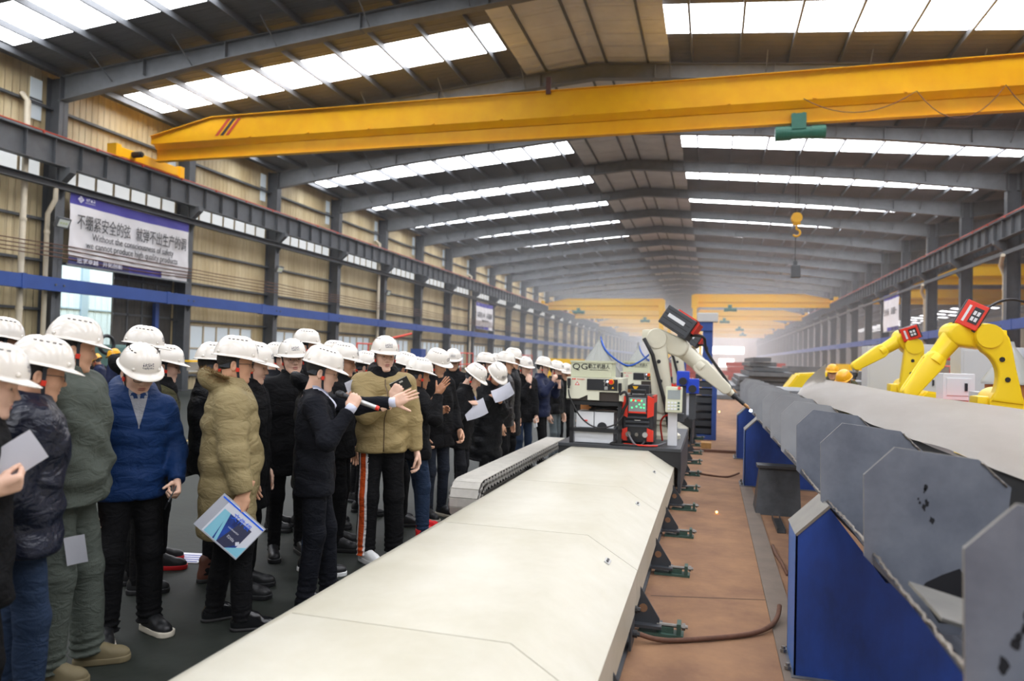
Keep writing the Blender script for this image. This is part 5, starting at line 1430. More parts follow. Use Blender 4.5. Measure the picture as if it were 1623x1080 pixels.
    k = np.sqrt((np.abs(X-belly*.5)/(hd+belly))**2.3+(np.abs(Y)/hw)**2.3+1e-9)
    k = k**(2/2.3) if False else k
    D = (k**(1/1.15)-1)*np.minimum(hd, hw)
    D = D+folds(X, Y, Z, jk.get('fold', .009), ph=px*.1)*(1-.5*np.clip(Z/.5, 0, 1))
    qp, qa = jk.get('quilt', 0), jk.get('qamp', .011)
    def quiltf(z): return -qa*(np.abs(np.sin(PI*z/qp))**.55-.6)
    if qp: D = D+quiltf(Z+.012*np.sin(9*Y)+.006*np.sin(25*Y+7*X))
    D = smax(smax(D, Z-.535*s, .04), bot-Z, jk.get('hemr', .012))
    for q in (-1, 1):
        D = smin(D, cone(X, Y, Z, np.array([-.012, q*.035, .525])*s, np.array([-.008, q*.160, .452])*s, .046+fat*.45, .052+fat*.6), .045)
    for sd in 'RL':
        S, E, Wt = LA[sd]; ra = jk.get('arm', 1.0)
        hdv = Tr.T@A[sd]['R'][:, 0]; cuff = Wt-(Wt-E)/np.linalg.norm(Wt-E)*jk.get('cuff', .012)
        q1, t1 = cone(X, Y, Z, S, E, .059*ra*s+fat*.6, .048*ra*s+fat*.65, True)
        q2, t2 = cone(X, Y, Z, E, cuff, .048*ra*s+fat*.65, (.037*ra*s+fat*.45) if not jk.get('band') else .034*s+fat*.3, True)
        L1, L2 = .30*s, .262*s
        if qp:
            q1 = q1+quiltf(t1*L1)*.8; q2 = q2+quiltf(t2*L2)*.8
        else:
            f1 = np.exp(-((1-t1)/.22)**2); f2 = np.exp(-(t2/.25)**2); f3 = np.exp(-((1-t2)/.2)**2)
            q1 = q1+.0055*f1*np.sin(t1*L1*2*PI/.034+4*Y+X*9); q2 = q2+.0055*f2*np.sin(t2*L2*2*PI/.034+4*Y+9*X)+.004*f3*np.sin(t2*L2*2*PI/.026+6*X)
            q1 = q1+folds(X, Y, Z, .003, 1.2, px); q2 = q2+folds(X, Y, Z, .003, 1.3, px)
        # cut the sleeve square at the cuff
        u = (cuff-E)/np.linalg.norm(cuff-E); pl = (X-cuff[0])*u[0]+(Y-cuff[1])*u[1]+(Z-cuff[2])*u[2]
        q2 = smax(q2, pl, .012)
        D = smin(D, smin(q1, q2, .03), jk.get('armk', .035))
    col = jk.get('collar', 'stand')
    Hd = None
    if col in ('stand', 'hood', 'fur', 'hoodie'):
        cx = (X+.012*s+.16*(Z-.5*s)*0); rad = np.sqrt((cx/1.08)**2+Y**2); rr = jk.get('cr', .074)
        ch = jk.get('ch', .60)*s
        front = .0+np.where((X > 0), np.clip((.028-np.abs(Y)), 0, 1)*jk.get('open', 2.2), 0)
        c = smax(np.abs(rad-rr-.02*np.clip((.56*s-Z)/.08, 0, 1))-.011-fat*.15, np.maximum(Z-ch+.05*np.clip(X, 0, .1)+front, .47*s-Z), .008)
        if col == 'hoodie': Hd = c
        else: D = smin(D, c, .02)
    if col in ('hood', 'fur', 'hoodie'):
        th = jk.get('hoodr', .036)
        xx = X+.035; zz = Z-.545*s+.35*(X+.02); rad = np.sqrt((xx/1.12)**2+Y**2)
        tor = np.sqrt((rad-.098)**2+(zz/1.35)**2)-th*(1+.35*np.clip(-X*6, -.6, 1))
        if col == 'hoodie': Hd = smin(Hd-.006, tor, .03)+folds(X, Y, Z, .003, 1.6, px)
        else: D = smin(D, tor, .03)
    wedge = None
    if col == 'suit':
        rad = np.sqrt(((X-.004)/1.05)**2+Y**2); ctop = .560*s-.55*np.clip(X+.02, 0, .2)-.15*np.clip(np.abs(Y)-.03, 0, 1)
        D = smin(D, smax(np.abs(rad-.078-.5*np.clip(.52*s-Z, 0, .1))-.011, np.maximum(Z-ctop, .44*s-Z), .006), .015)
        zb = .17*s; w = np.clip((Z-zb)/(.56*s-zb), 0, 1)*.075
        wedge = (np.abs(Y) < w) & (X > -.02) & (X < .2) & (Z > zb)
        edge = np.abs(np.abs(Y)-w-.02)
        lap = np.clip(1-edge/.026, 0, 1)**.5*((X > 0) & (X < .2) & (Z > zb+.03))
        gro = np.exp(-(Y/.005)**2)*((X > 0) & (Z < zb)); D = D+.005*gro
    elif jk.get('zip', 1):
        D = D+.006*np.exp(-(Y/.008)**2)*(X > 0)
    V, Q = g.mesh(D); V = relax(V, Q, 1, .4)
    jm = jk['m']
    if col == 'suit' or jk.get('inner'):
        # the cut line of the front opening runs cleanly through the vertices
        z0_, z1_, wm = (.17*s, .56*s, .075) if col == 'suit' else (.34*s, .54*s, .05)
        w = np.clip((V[:, 2]-z0_)/(z1_-z0_), 0, 1)*wm; dy = np.abs(V[:, 1])-w
        f = (np.abs(dy) < .8*res) & (V[:, 0] > .0) & (V[:, 0] < np.interp(V[:, 2], zt, hd_)+.02) & (V[:, 2] > z0_)
        V[f, 1] = np.sign(V[f, 1])*w[f]
    C = V[Q].mean(1)
    masks = []
    if col == 'suit':
        zb = .17*s; w = np.clip((C[:, 2]-zb)/(.56*s-zb), 0, 1)*.075
        masks.append(('shirt', (np.abs(C[:, 1]) < w) & (C[:, 0] > -.02) & (C[:, 0] < np.interp(C[:, 2], zt, hd_)+.02) & (C[:, 2] > zb), jk['shirt'], None))
    if Hd is not None:
        hv, hq = g.mesh(Hd); o = mesh_obj('hood', tfv(relax(hv, hq, 1, .4), Tr, P0), hq, [jk['hood']], body); o['label'] = 'black hood'
    if jk.get('inner'):
        w = np.clip((C[:, 2]-.34*s)/(.2*s), 0, 1)*.05
        masks.append(('shirt_front', (np.abs(C[:, 1]) < w) & (C[:, 0] > 0.02) & (C[:, 0] < np.interp(C[:, 2], zt, hd_)+.02) & (C[:, 2] > .34*s), jk['inner'], None))
    if jk.get('band'):
        masks.append(('hem_band', (C[:, 2] < bot+.06) & (np.abs(C[:, 1]) < .24) & (np.abs(C[:, 0]) < .2), jk.get('bandm', jm), None))
    used = np.zeros(len(Q), bool)
    for nm, mk, mt, lb in masks:
        mk = mk & ~used; used |= mk
        if mk.any():
            v, q = split(V, Q, mk); o = mesh_obj(nm, tfv(v, Tr, P0), q, [mt], body)
            if lb: o['label'] = lb
    v, q = split(V, Q, ~used); mesh_obj(jk.get('name', 'jacket'), tfv(v, Tr, P0), q, [jm], body)
    if col == 'suit':
        # lapels: turned-back cloth along the front opening
        fr_ = V[(V[:, 0] > 0) & (V[:, 0] < .2) & (V[:, 2] > .1*s)]
        def sx(y, z): return fr_[np.argsort((fr_[:, 1]-y)**2+(fr_[:, 2]-z)**2)[:6], 0].mean()
        for q in (-1, 1):
            bm = BM(); rows_ = []
            for z in np.linspace(.17*s, .505*s, 16):
                f_ = (z-.17*s)/(.335*s); wi = np.clip((z-.17*s)/(.39*s), 0, 1)*.075; lw = .052*min(1, f_*1.6)*(1 if f_ < .72 else .72 if f_ < .80 else .9)
                rows_.append([bm.verts.new(T((sx(q*(wi+lw*k_), z)+.004+.007*k_*(1-k_)*4*.5, q*(wi+lw*k_), z))) for k_ in (0, .5, 1)])
            fs = []
            for A_, B_ in zip(rows_, rows_[1:]):
                for k_ in (0, 1): fs.append(bm.faces.new((A_[k_], A_[k_+1], B_[k_+1], B_[k_])))
            bmesh.ops.solidify(bm, geom=fs, thickness=.006); bmesh.ops.recalc_face_normals(bm, faces=bm.faces[:]); obj('lapel', bm, jm, body, 'auto', local=True)
        # shirt collar: a band round the neck with two points in front
        bm = BM(); n_ = 22; A_a, A_b = [], []
        for q in range(n_+1):
            t_ = math.radians(22+316*q/n_); cx_, cy_ = math.cos(t_), math.sin(t_); fr = max(0, cx_)
            A_a.append(bm.verts.new(T(np.array([.002+.066*cx_+.012*fr, .062*cy_, .590-.052*fr])*s)))
            A_b.append(bm.verts.new(T(np.array([.002+.073*cx_+.030*fr**2, .069*cy_*(1-.1*fr), .520-.075*fr-.035*fr**3])*s)))
        fs = [bm.faces.new((A_a[q], A_a[q+1], A_b[q+1], A_b[q])) for q in range(n_)]
        bmesh.ops.solidify(bm, geom=fs, thickness=-.004); obj('shirt_collar', bm, jk['shirt'], body, True, local=True)
    # zip line lying on the front
    if jk.get('zipm') and col != 'suit':
        f = (np.abs(V[:, 1]) < .014) & (V[:, 0] > .03)
        if f.sum() > 6:
            zs = np.linspace(bot+.02, (.33 if jk.get('inner') else .50)*s, 14); pts = []
            for z in zs:
                m2 = f & (np.abs(V[:, 2]-z) < .02)
                if m2.any(): pts.append(T((V[m2][:, 0].max()-.001, 0, z)))
            if len(pts) > 3:
                bm = BM(); tube(bm, pts, .0042, 5); obj('zip', bm, jk['zipm'], body, True, local=True)
    if col == 'fur':
        bm = BM(); r = random.Random(int(px))
        for _ in range(5200):
            t = r.uniform(-2.65, 2.65); c0 = Vector((-.035-.112*math.cos(t)*1.1, .118*math.sin(t), .545*s+.035+.05*math.cos(t)-(.03 if abs(t) > 1.6 else 0)))
            dv = Vector((r.gauss(-.25*math.cos(t), .6), r.gauss(.8*math.sin(t), .6), r.gauss(.45, .6))).normalized()
            p0 = c0+dv*r.uniform(0, .02); p1 = c0+dv*r.uniform(.035, .062)+Vector((0, 0, -.012)); sd = dv.cross(Vector((r.random(), r.random(), r.random()))).normalized()*.0015
            vv = [bm.verts.new(T(x)) for x in (p0-sd, p0+sd, p1)]; bm.faces.new(vv)
        obj('fur_trim', bm, jk['fur'], body, local=True)
    if jk.get('cuffm'):
        for sd in 'RL':
            a_ = A[sd]; u = (a_['W']-a_['E']); u /= np.linalg.norm(u); bm = BM()
            tube(bm, [a_['W']-u*.035, a_['W']-u*.0, a_['W']+u*.022], [.036*s, .037*s, .036*s], 14); obj('shirt_cuff', bm, jk['cuffm'], body, True, local=True)
    # ---------- trousers
    lg = tr.get('loose', 0.)
    g = Grid((-.28, -.36, .05), (.34, .36, .62*H), .0135 if fine else .019); X, Y, Z = g.X, g.Y, g.Z
    D = smax(ell(X, Y, Z, P0+np.array([-.01, 0, .02]), (.112*s, .152*s, .17*s)), Z-P0[2]-.09*s, .02)
    Lm = None
    for hip, kn, ank, fa in FT:
        end = ank+np.array([0, 0, -.03 if not tr.get('short') else .03])
        q1, t1 = cone(X, Y, Z, hip, kn, (.084+lg*.5)*s, (.061+lg*.8)*s, True)
        q2, t2 = cone(X, Y, Z, kn, end, (.061+lg*.8)*s, (.048+lg*1.0)*s, True)
        q2 = q2+tr.get('bunch', .006)*np.exp(-((1-t2)/.28)**2)*np.sin(t2*2*PI*11+5*X+8*Y)+.003*np.exp(-(t2/.2)**2)*np.sin(t2*60+7*Y)
        e = smin(q1, q2, .03)+folds(X, Y, Z*.7, .0035, 1, px*.3)
        e = smax(e, end[2]-Z, .01)
        Lm = e if Lm is None else np.minimum(Lm, e) if False else (smin(Lm, e, .012))
    D = smin(D, Lm, .06)
    V, Q = g.mesh(D); V = relax(V, Q, 1, .4)
    if tr.get('stripe'):
        hip, kn, ank, fa = FT[tr.get('leg', 0)]; qs = (-1, 1)[tr.get('leg', 0)]
        for bnd in (.026, .045, -.026, -.045):
            xc_ = np.interp(V[:, 2], [ank[2], kn[2], hip[2]], [ank[0], kn[0], hip[0]]); yc_ = np.interp(V[:, 2], [ank[2], kn[2], hip[2]], [ank[1], kn[1], hip[1]])
            rad = np.hypot(V[:, 0]-xc_, V[:, 1]-yc_); an = np.arctan2(V[:, 0]-xc_, (V[:, 1]-yc_)*qs)-math.radians(tr.get('so', 40)); dlt = an*rad-bnd
            f = (np.abs(dlt) < .0068) & (rad > .03) & (V[:, 2] < P0[2]); a2 = an[f]-dlt[f]/rad[f]+math.radians(tr.get('so', 40))
            V[f, 0] = xc_[f]+rad[f]*np.sin(a2); V[f, 1] = yc_[f]+qs*rad[f]*np.cos(a2)
        C = V[Q].mean(1); mk = np.zeros(len(Q), bool); wh = mk.copy()
        qs = (-1, 1)[tr.get('leg', 0)]
        xc_ = np.interp(C[:, 2], [ank[2], kn[2], hip[2]], [ank[0], kn[0], hip[0]]); yc_ = np.interp(C[:, 2], [ank[2], kn[2], hip[2]], [ank[1], kn[1], hip[1]])
        an = np.degrees(np.arctan2(C[:, 0]-xc_, (C[:, 1]-yc_)*qs))-tr.get('so', 40); rad = np.hypot(C[:, 0]-xc_, C[:, 1]-yc_); xo = np.radians(an)*rad
        ok = (rad > .03) & (np.abs(an) < 80) & (C[:, 2] < P0[2])
        mk = ok & (np.abs(xo) < .026); wh = ok & (np.abs(xo) >= .026) & (np.abs(xo) < .045)
        for nm, m2, mt in (('side_stripe', mk, tr['stripe']), ('stripe_edging', wh, tr['edge'])):
            if m2.any(): v, q = split(V, Q, m2); mesh_obj(nm, v, q, [mt], body)
        V, Q = split(V, Q, ~(mk | wh))
    mesh_obj('trousers', V, Q, [tr['m']], body)
    # ---------- shoes
    (uV, uQ), (sV, sQ) = shoe_geo(sh.get('kind', 'sneaker'))
    for hip, kn, ank, fa in FT:
        Rf = rotm('Z', fa); t = np.array([ank[0]+.025, ank[1], 0])
        t = np.array([ank[0], ank[1], 0])+Rf@np.array([.035, 0, 0])
        u = mesh_obj('shoe', tfv(uV, Rf, t), uQ, [sh['m']], body)
        mesh_obj('sole', tfv(sV, Rf, t), sQ, [sh.get('sole', sh['m'])], u)
        if sh.get('lace'):
            bm = BM()
            for i in range(4):
                x = .025+.02*i; z = .108-.013*i
                p = [Rf@np.array((x, yy, z-abs(yy)*.5))+t for yy in (-.024, 0, .024)]
                tube(bm, p, .0035, 5)
            obj('laces', bm, sh['lace'], u, True, local=True)
    # world placement of hands, for things held
    out = {}
    Wm = MW[body.name]
    for sd in 'RL':
        a_ = A[sd]; m = Matrix(a_['R'].tolist()).to_4x4(); m.translation = Vector(a_['W']); out[sd] = Wm @ m
    return body, out
# ------------------------------------------------------------------ the visiting group
def C(name, h, **k): return M(name, h, k.pop('rough', .75), bump=k.pop('bump', .25), bscale=k.pop('bscale', 220), spec=k.pop('spec', .14), wrinkle=k.pop('wrinkle', .36), **k)
c_leather = C('navy_leather', '#131829', rough=.34, spec=.4, bump=.5, bscale=45); c_greygreen = C('grey_green_cloth', '#50564f'); c_navypuff = C('navy_puffer_cloth', '#14305c', rough=.55)
c_black = C('black_cloth', '#0d0d0f'); c_black2 = C('black_padded_cloth', '#0c0d10', rough=.5); c_black3 = C('shiny_black_puffer', '#0c0d10', rough=.3, spec=.4); c_char = C('charcoal_cloth', '#1b1c20')
c_olive = C('olive_cloth', '#46442c'); c_khaki = C('khaki_parka_cloth', '#938560', rough=.6); c_bomber = C('tan_bomber_cloth', '#9c8a60', rough=.6); c_suit = C('dark_navy_suit', '#101219')
c_shirt = C('pale_blue_shirt', '#cfd3e4', bump=.1, wrinkle=.15); c_jean = C('blue_jeans', '#253349'); c_jean2 = C('washed_grey_jeans', '#5d6669'); c_jeand = C('dark_jeans', '#20252f'); c_navy = C('navy_down_cloth', '#1b2340', rough=.5)
c_grey = C('grey_shirt', '#8b8d92'); c_cream = C('cream_knit', '#b8a98c'); c_fur = C('brown_fur', '#8a6f48', rough=.95); c_furb = C('black_fur', '#1a1a1b', rough=.95); c_red = C('red_knit', '#9c2a26')
c_or = C('orange_tape', '#c84f1c'); c_wt = C('white_tape', '#dcd9d8')
s_blk = M('black_shoe', '#17181a', .45); s_blkl = M('polished_black_shoe', '#101113', .22); s_sole = M('pale_sole', '#c6bfae', .6); s_wht = M('white_shoe', '#dfe0de', .5); s_red = M('red_shoe', '#d0161d', .5); s_tan = M('tan_shoe', '#6f6448', .7)
s_brn = M('brown_boot', '#5a3324', .5); s_bsole = M('black_sole', '#141414', .6)
z_dk = M('zip_dark', '#0f0f12', .4); z_bl = M('zip_blue', '#1b3a6b', .5); z_br = M('zip_brown', '#5d4a38', .4, metal=.4)
def cam_axes(px):
    b = at(px, 570, 1); a = math.atan2(b.x, b.y)
    return Vector((math.cos(a), -math.sin(a), 0)), Vector((math.sin(a), math.cos(a), 0)), Vector((0, 0, 1))
def ax3(px, r, f, u):
    R_, F_, U_ = cam_axes(px); v = R_*r+F_*f+U_*u; return tuple(v)
J = lambda m, **k: dict(m=m, **k)
T_ = lambda m, **k: dict(m=m, **k)
PEOPLE = {}
def add(key, *a, **k): PEOPLE[key] = person(*a, **k)
# --- left edge, nearest
add('edge', 'person at the left frame edge holding up a white sheet of paper', -30, 2.75, 540, 0, J(c_black, fat=.02, bot=.72, collar='stand', fold=.01), T_(c_black), dict(m=s_blk), head=(-10, 8),
    arms=dict(R=dict(px=(-12, 778, -.12), pole=(-.6, -.5, -1), hand='paper', world=True, hdir=ax3(0, .9, .1, .25), palm=ax3(0, -.1, .8, .5))), skin=0)
add('leather', 'person in a shiny navy leather jacket and jeans, glasses, hand in pocket', 40, 3.18, 529, 6, J(c_leather, fat=.055, bot=.80, collar='hood', fold=.016, arm=1.15, hoodr=.032, flare=.01), T_(c_jean, loose=.012, bunch=.009), dict(m=s_blk),
    head=(-4, 8), arms=dict(R=dict(w=(.06, -.12, .93), pole=(-1, -.8, -.2), hdir=(.3, .6, -.3)), L=dict(w=(-.01, .14, .97), pole=(-1, .7, 0), hdir=(-.1, -.8, .1))), skin=1, glasses='dark', lean=3)
add('rear', 'person glimpsed at the left edge behind the nearest helmet', -8, 4.5, 495, 10, J(c_black, fat=.02, bot=.75), T_(c_black), dict(m=s_blk), head=(0, 5), fine=False, skin=1)
add('green', 'tall person in a grey green bomber jacket and matching trousers, tan shoes', 108, 3.7, 493, -28, J(c_greygreen, fat=.070, bot=.84, collar='hood', band=1, fold=.016, arm=1.2, belly=.02, hoodr=.026), T_(c_greygreen, loose=.026, bunch=.012), dict(m=s_tan, kind='sneaker', sole=s_tan, lace=s_tan),
    head=(32, 6), arms=dict(R=dict(w=(-.01, -.14, .99), pole=(-1, -.7, 0), hdir=(-.1, .8, .1)), L=dict(w=(-.01, .14, .99), pole=(-1, .7, 0), hdir=(-.1, -.8, .1))), skin=1, feet=((.02, -.12, -4), (.10, .10, 12)), var=1)
add('blue', 'person in a royal blue quilted puffer jacket looking down, black trousers', 216, 4.25, 540, -78, J(c_navypuff, fat=.024, quilt=.105, qamp=.010, bot=.82, collar='hood', inner=c_grey, fold=.007, open=3), T_(c_black, loose=.02, bunch=.012), dict(m=s_blk, sole=s_sole, lace=s_blk),
    head=(8, 22), arms=dict(L=dict(px=(280, 766, -.02), pole=(-1, .5, 0), hand='grip'), R=dict(w=(.04, -.235, .82))), skin=0, glasses='dark', lid=1, var=1, feet=((.10, -.13, -14), (.05, .12, 14)))
add('behindblue', 'person in black right behind the blue puffer jacket, only helmet and glasses showing', 222, 5.0, 511, -8, J(c_black, fat=.03, bot=.70, collar='hood'), T_(c_black), dict(m=s_blk), head=(-4, 4), glasses='dark', fine=False)
add('olive', 'person in an olive and black bomber jacket with red and black sneakers, facing right', 258, 5.55, 545, -12, J(c_olive, fat=.026, bot=.86, collar='hoodie', hood=c_black, band=1, bandm=c_black, inner=c_black, zip=0, fold=.012), T_(c_black), dict(m=s_blk, sole=s_red, lace=s_red),
    head=(4, 6), arms=dict(R=dict(px=(283, 724, -.15), pole=(-1, -.4, -.2), hand='paper', world=True, hdir=ax3(283, .5, -.2, -.6), palm=ax3(283, .5, .6, .5))), skin=0, glasses='thin')
add('brownboots', 'person in a black jacket and brown lace boots standing behind the khaki parka', 336, 5.3, 541, 18, J(c_black2, fat=.03, quilt=.11, qamp=.007, bot=.80), T_(c_black), dict(m=s_brn, kind='boot', sole=s_bsole, lace=s_blk), glasses='dark', skin=1, feet=((-.02, -.12, -6), (.20, .18, 4)))
add('parka', 'person in a long khaki quilted parka with brown fur hood, holding a blue folder', 369, 4.4, 529, 2, J(c_khaki, fat=.046, quilt=.125, qamp=.012, bot=.56, collar='fur', fur=c_fur, fold=.008, arm=1.08, belly=.03), T_(c_black, loose=.01), dict(m=s_blkl, kind='leather', sole=s_bsole),
    head=(-4, 3), arms=dict(R=dict(px=(388, 800, -.25), pole=(-1, -.4, 0), hand='paper', world=True, hdir=ax3(380, -.35, -.1, -.9), palm=ax3(380, .1, .9, -.1)), L=dict(w=(.12, .25, .85))), skin=1, glasses='dark', var=1, feet=((.10, -.12, -10), (-.06, .10, 6)))
add('collar', 'person in a black fur-collared coat, looking right from behind the khaki parka', 396, 5.0, 539, -22, J(c_black, fat=.034, bot=.60, collar='fur', fur=c_furb, fold=.008), T_(c_black), dict(m=s_blk), head=(6, 8), skin=0)
add('smile', 'smiling person in black with round glasses and a fringe, facing the camera', 464, 5.95, 534, -82, J(c_black, fat=.022, bot=.66, collar='stand', fold=.008), T_(c_black), dict(m=s_blk), head=(6, 0, 4), glasses='thin', hair=1, skin=0, var=1)
add('tall', 'tall person behind the smiling one, helmet rising above the others', 483, 6.8, 516, -4, J(c_black, fat=.02, bot=.8), T_(c_black), dict(m=s_blk), fine=False, skin=1)
add('gap', 'person far back whose helmet shows between two nearer helmets left of the smiling person', 437, 6.8, 541, -20, J(c_char, fat=.02, bot=.8), T_(c_black), dict(m=s_blk), fine=False)
R3, F3, U3 = cam_axes(555)
add('speaker', 'person in a dark navy suit speaking into a microphone, other arm stretched to the right', 504, 4.8, 547, -2, J(c_suit, fat=.020, bot=.76, collar='suit', shirt=c_shirt, cuffm=c_shirt, fold=.007, name='suit_jacket', arm=1.02, flare=.006, cuff=.02), T_(c_suit, loose=.014, bunch=.010), dict(m=s_blkl, kind='leather', sole=s_bsole),
    head=(-2, 12), arms=dict(R=dict(px=(556, 648, -.22), pole=tuple((-.3, -.5, -1)), hand='grip', world=True, hdir=tuple(R3*.35+F3*.25+U3*.85), palm=tuple(F3*1+R3*.2)),
    L=dict(px=(629, 638, .10), pole=(0, .4, -1), hand='open', world=True, hdir=tuple(R3*.86+U3*.42-F3*.12), palm=tuple(F3*.85+R3*.3-U3*.1))), skin=0, glasses='thin', var=0, feet=((-.03, -.10, 0), (.12, .11, 8)))
add('furblack', 'person in a black padded coat just behind the suit, wearing blue jeans', 503, 5.45, 546, 8, J(c_black2, fat=.04, quilt=.12, qamp=.006, bot=.66, collar='hood', fold=.01), T_(c_jean), dict(m=s_blk, sole=s_wht), head=(0, 6), skin=0, fine=False)
add('sheet', 'person holding a white sheet up behind the speaker, facing right', 541, 6.2, 541, -18, J(c_black, fat=.022, bot=.78, fold=.008), T_(c_black), dict(m=s_blk), head=(4, 4), arms=dict(R=dict(px=(548, 634, -.40), pole=(-.3, -.5, -1), hand='paper', world=True, hdir=ax3(548, .7, -.1, .4), palm=ax3(548, .1, .9, .3))), skin=1, glasses='thin')
add('row2a', 'person behind the one holding the sheet, helmet half hidden', 528, 6.95, 537, -12, J(c_char, fat=.02, bot=.8), T_(c_black), dict(m=s_blk), fine=False)
add('row2b', 'person with a blue lanyard strap behind the tan bomber jacket, on its left', 577, 7.5, 556, 0, J(c_black, fat=.03, bot=.7, collar='hood'), T_(c_black), dict(m=s_blk), fine=False, head=(-5, 5))
add('row2c', 'person farthest back left of the tan bomber jacket', 566, 8.2, 558, -20, J(c_black2, fat=.02, bot=.7), T_(c_black), dict(m=s_blk), fine=False, skin=1)
add('bomber', 'person in a tan bomber jacket and orange striped track pants holding a black notebook', 609, 5.92, 528, -84, J(c_bomber, fat=.044, bot=.84, collar='hoodie', hood=c_black, band=1, zipm=z_br, fold=.013, arm=1.1, hoodr=.03), T_(c_black, loose=.024, bunch=.010, stripe=c_or, edge=c_wt, leg=0, so=48), dict(m=s_wht, kind='chunky', sole=s_wht, lace=s_blk),
    head=(10, 1), arms=dict(R=dict(px=(623, 630, -.30), pole=(-.1, -.7, -1), hand='paper', world=True, hdir=ax3(625, .45, .0, .85), palm=ax3(625, .0, .9, -.3)), L=dict(w=(.03, .285, .80), pole=(-1, .5, 0))), skin=0, glasses='thin', var=2, look=.25, feet=((.08, -.11, 22), (.02, .12, 30)))
add('rightbehind', 'person just behind the tan bomber jacket on its right, tanned face in profile', 636, 7.1, 557, 4, J(c_char, fat=.02, bot=.8), T_(c_black), dict(m=s_blk), head=(-4, 12), skin=2, fine=False)
add('redshoes', 'person in a black jacket, jeans and red shoes seen half from behind, arms raised', 661, 6.65, 567, 22, J(c_black, fat=.030, bot=.78, collar='stand', fold=.012, ch=.57), T_(c_jean, loose=.014, bunch=.010), dict(m=s_red, sole=s_red),
    head=(-8, 6), arms=dict(R=dict(px=(694, 624, -.22), pole=(-.1, -.7, -1), hand='open', world=True, hdir=ax3(700, .5, -.1, .8), palm=ax3(700, .5, .8, -.2)), L=dict(w=(.30, .16, 1.22), pole=(0, .6, -1))), skin=2, feet=((.06, -.13, 6), (.16, .12, 14)))
add('open', 'tall person in an open black jacket and dark waxed jeans, head bent to the right', 694, 7.45, 549, -55, J(c_black, fat=.026, bot=.74, collar='stand', inner=c_char, fold=.012), T_(c_jeand), dict(m=s_blk, sole=s_sole), head=(28, 14, 10), skin=1, arms=dict(R=dict(w=(.10, -.24, .86)), L=dict(w=(.12, .22, .9))), lean=2, lateral=5)
add('backglasses', 'person in black with glasses standing behind the row, facing the camera', 718, 9.4, 551, -84, J(c_black, fat=.03, bot=.75), T_(c_black), dict(m=s_blk), glasses='dark', fine=False, skin=1, head=(-6, 6), var=1)
add('writer', 'person bending over to write on white paper with a blue pen', 733, 8.1, 573, -22, J(c_black, fat=.026, bot=.72, inner=c_cream, fold=.01), T_(c_char), dict(m=s_blk), head=(0, 30), lean=9, skin=0,
    arms=dict(R=dict(px=(746, 639, -.20), pole=(-.4, -.6, -1), hand='pinch', world=True, hdir=ax3(750, .8, .1, .0), palm=ax3(750, .1, .5, -.9)), L=dict(px=(741, 648, .05), pole=(-.3, .6, -1), hand='paper', world=True, hdir=ax3(750, .9, -.2, .1), palm=ax3(750, .0, .2, .9))))
add('longcoat', 'person in a long black down coat bowed over a bundle of papers', 776, 8.75, 570, -50, J(c_black2, fat=.042, quilt=.13, qamp=.008, bot=.46, collar='hood', fold=.009), T_(c_black), dict(m=s_blk, sole=s_wht), head=(0, 40), lean=6, skin=1,
    arms=dict(R=dict(px=(779, 628, -.22), pole=(-.4, -.7, -1), hand='pinch', world=True, hdir=ax3(780, .8, -.1, .2), palm=ax3(780, .2, .4, -.9)), L=dict(px=(792, 637, -.15), pole=(-.4, .7, -1), hand='paper', world=True, hdir=ax3(790, -.2, -.5, .6), palm=ax3(790, .2, .3, .9))))
add('redears', 'person partly hidden behind the long coat, only helmet and dark hair showing', 768, 9.6, 558, -10, J(c_black, fat=.02, bot=.7), T_(c_black), dict(m=s_blk), fine=False)
add('row3', 'person with the middle helmet of the three stacked behind the long down coat', 787, 10.9, 560, -8, J(c_black, fat=.02, bot=.7), T_(c_black), dict(m=s_blk), fine=False)
add('shiny', 'person in a shiny black ribbed puffer jacket right of the papers', 799, 9.4, 556, -16, J(c_black3, fat=.03, quilt=.06, qamp=.009, bot=.78, collar='stand'), T_(c_black), dict(m=s_blk), head=(4, 4), skin=1, fine=False)
add('tallcoat', 'person in a plain knee-length black coat, taller than those around, facing right', 810, 9.95, 549, -12, J(c_black2, fat=.028, quilt=.16, qamp=.004, bot=.58, fold=.006), T_(c_black), dict(m=s_blk), head=(0, 6), glasses='dark', skin=1, fine=False)
add('mask', 'person in a black jacket and jeans with a hand raised to the masked face', 831, 10.65, 565, -55, J(c_black, fat=.03, bot=.76, collar='hood', fold=.01), T_(c_jean), dict(m=s_blk), head=(0, 6), fine=False,
    arms=dict(R=dict(px=(839, 606, -.2), pole=(-.3, -.6, -1), hand='relaxed', world=True, hdir=ax3(840, .0, .3, .9), palm=ax3(840, -.2, .9, 0)), L=dict(px=(850, 664, -.1), pole=(-1, .6, 0), hand='grip')))
add('photo', 'person in a navy down jacket taking a photo with a phone', 859, 11.2, 565, -18, J(c_navy, fat=.03, quilt=.10, qamp=.006, bot=.80, collar='stand'), T_(c_black), dict(m=s_blk, sole=s_wht), glasses='dark', head=(0, 6), fine=False,
    arms=dict(R=dict(px=(877, 605, -.28), pole=(-.2, -.7, -1), hand='grip', world=True, hdir=ax3(880, .2, -.1, .9), palm=ax3(880, .6, .5, 0)), L=dict(px=(886, 607, .05), pole=(0, .6, -1), hand='grip', world=True, hdir=ax3(885, -.1, .1, .9), palm=ax3(885, -.5, -.6, 0))))
add('greyjeans', 'person in black and washed grey jeans just left of the robot cabinet', 880, 11.8, 572, -30, J(c_black2, fat=.03, quilt=.09, bot=.84), T_(c_jean2), dict(m=s_blk), fine=False, head=(0, 6))
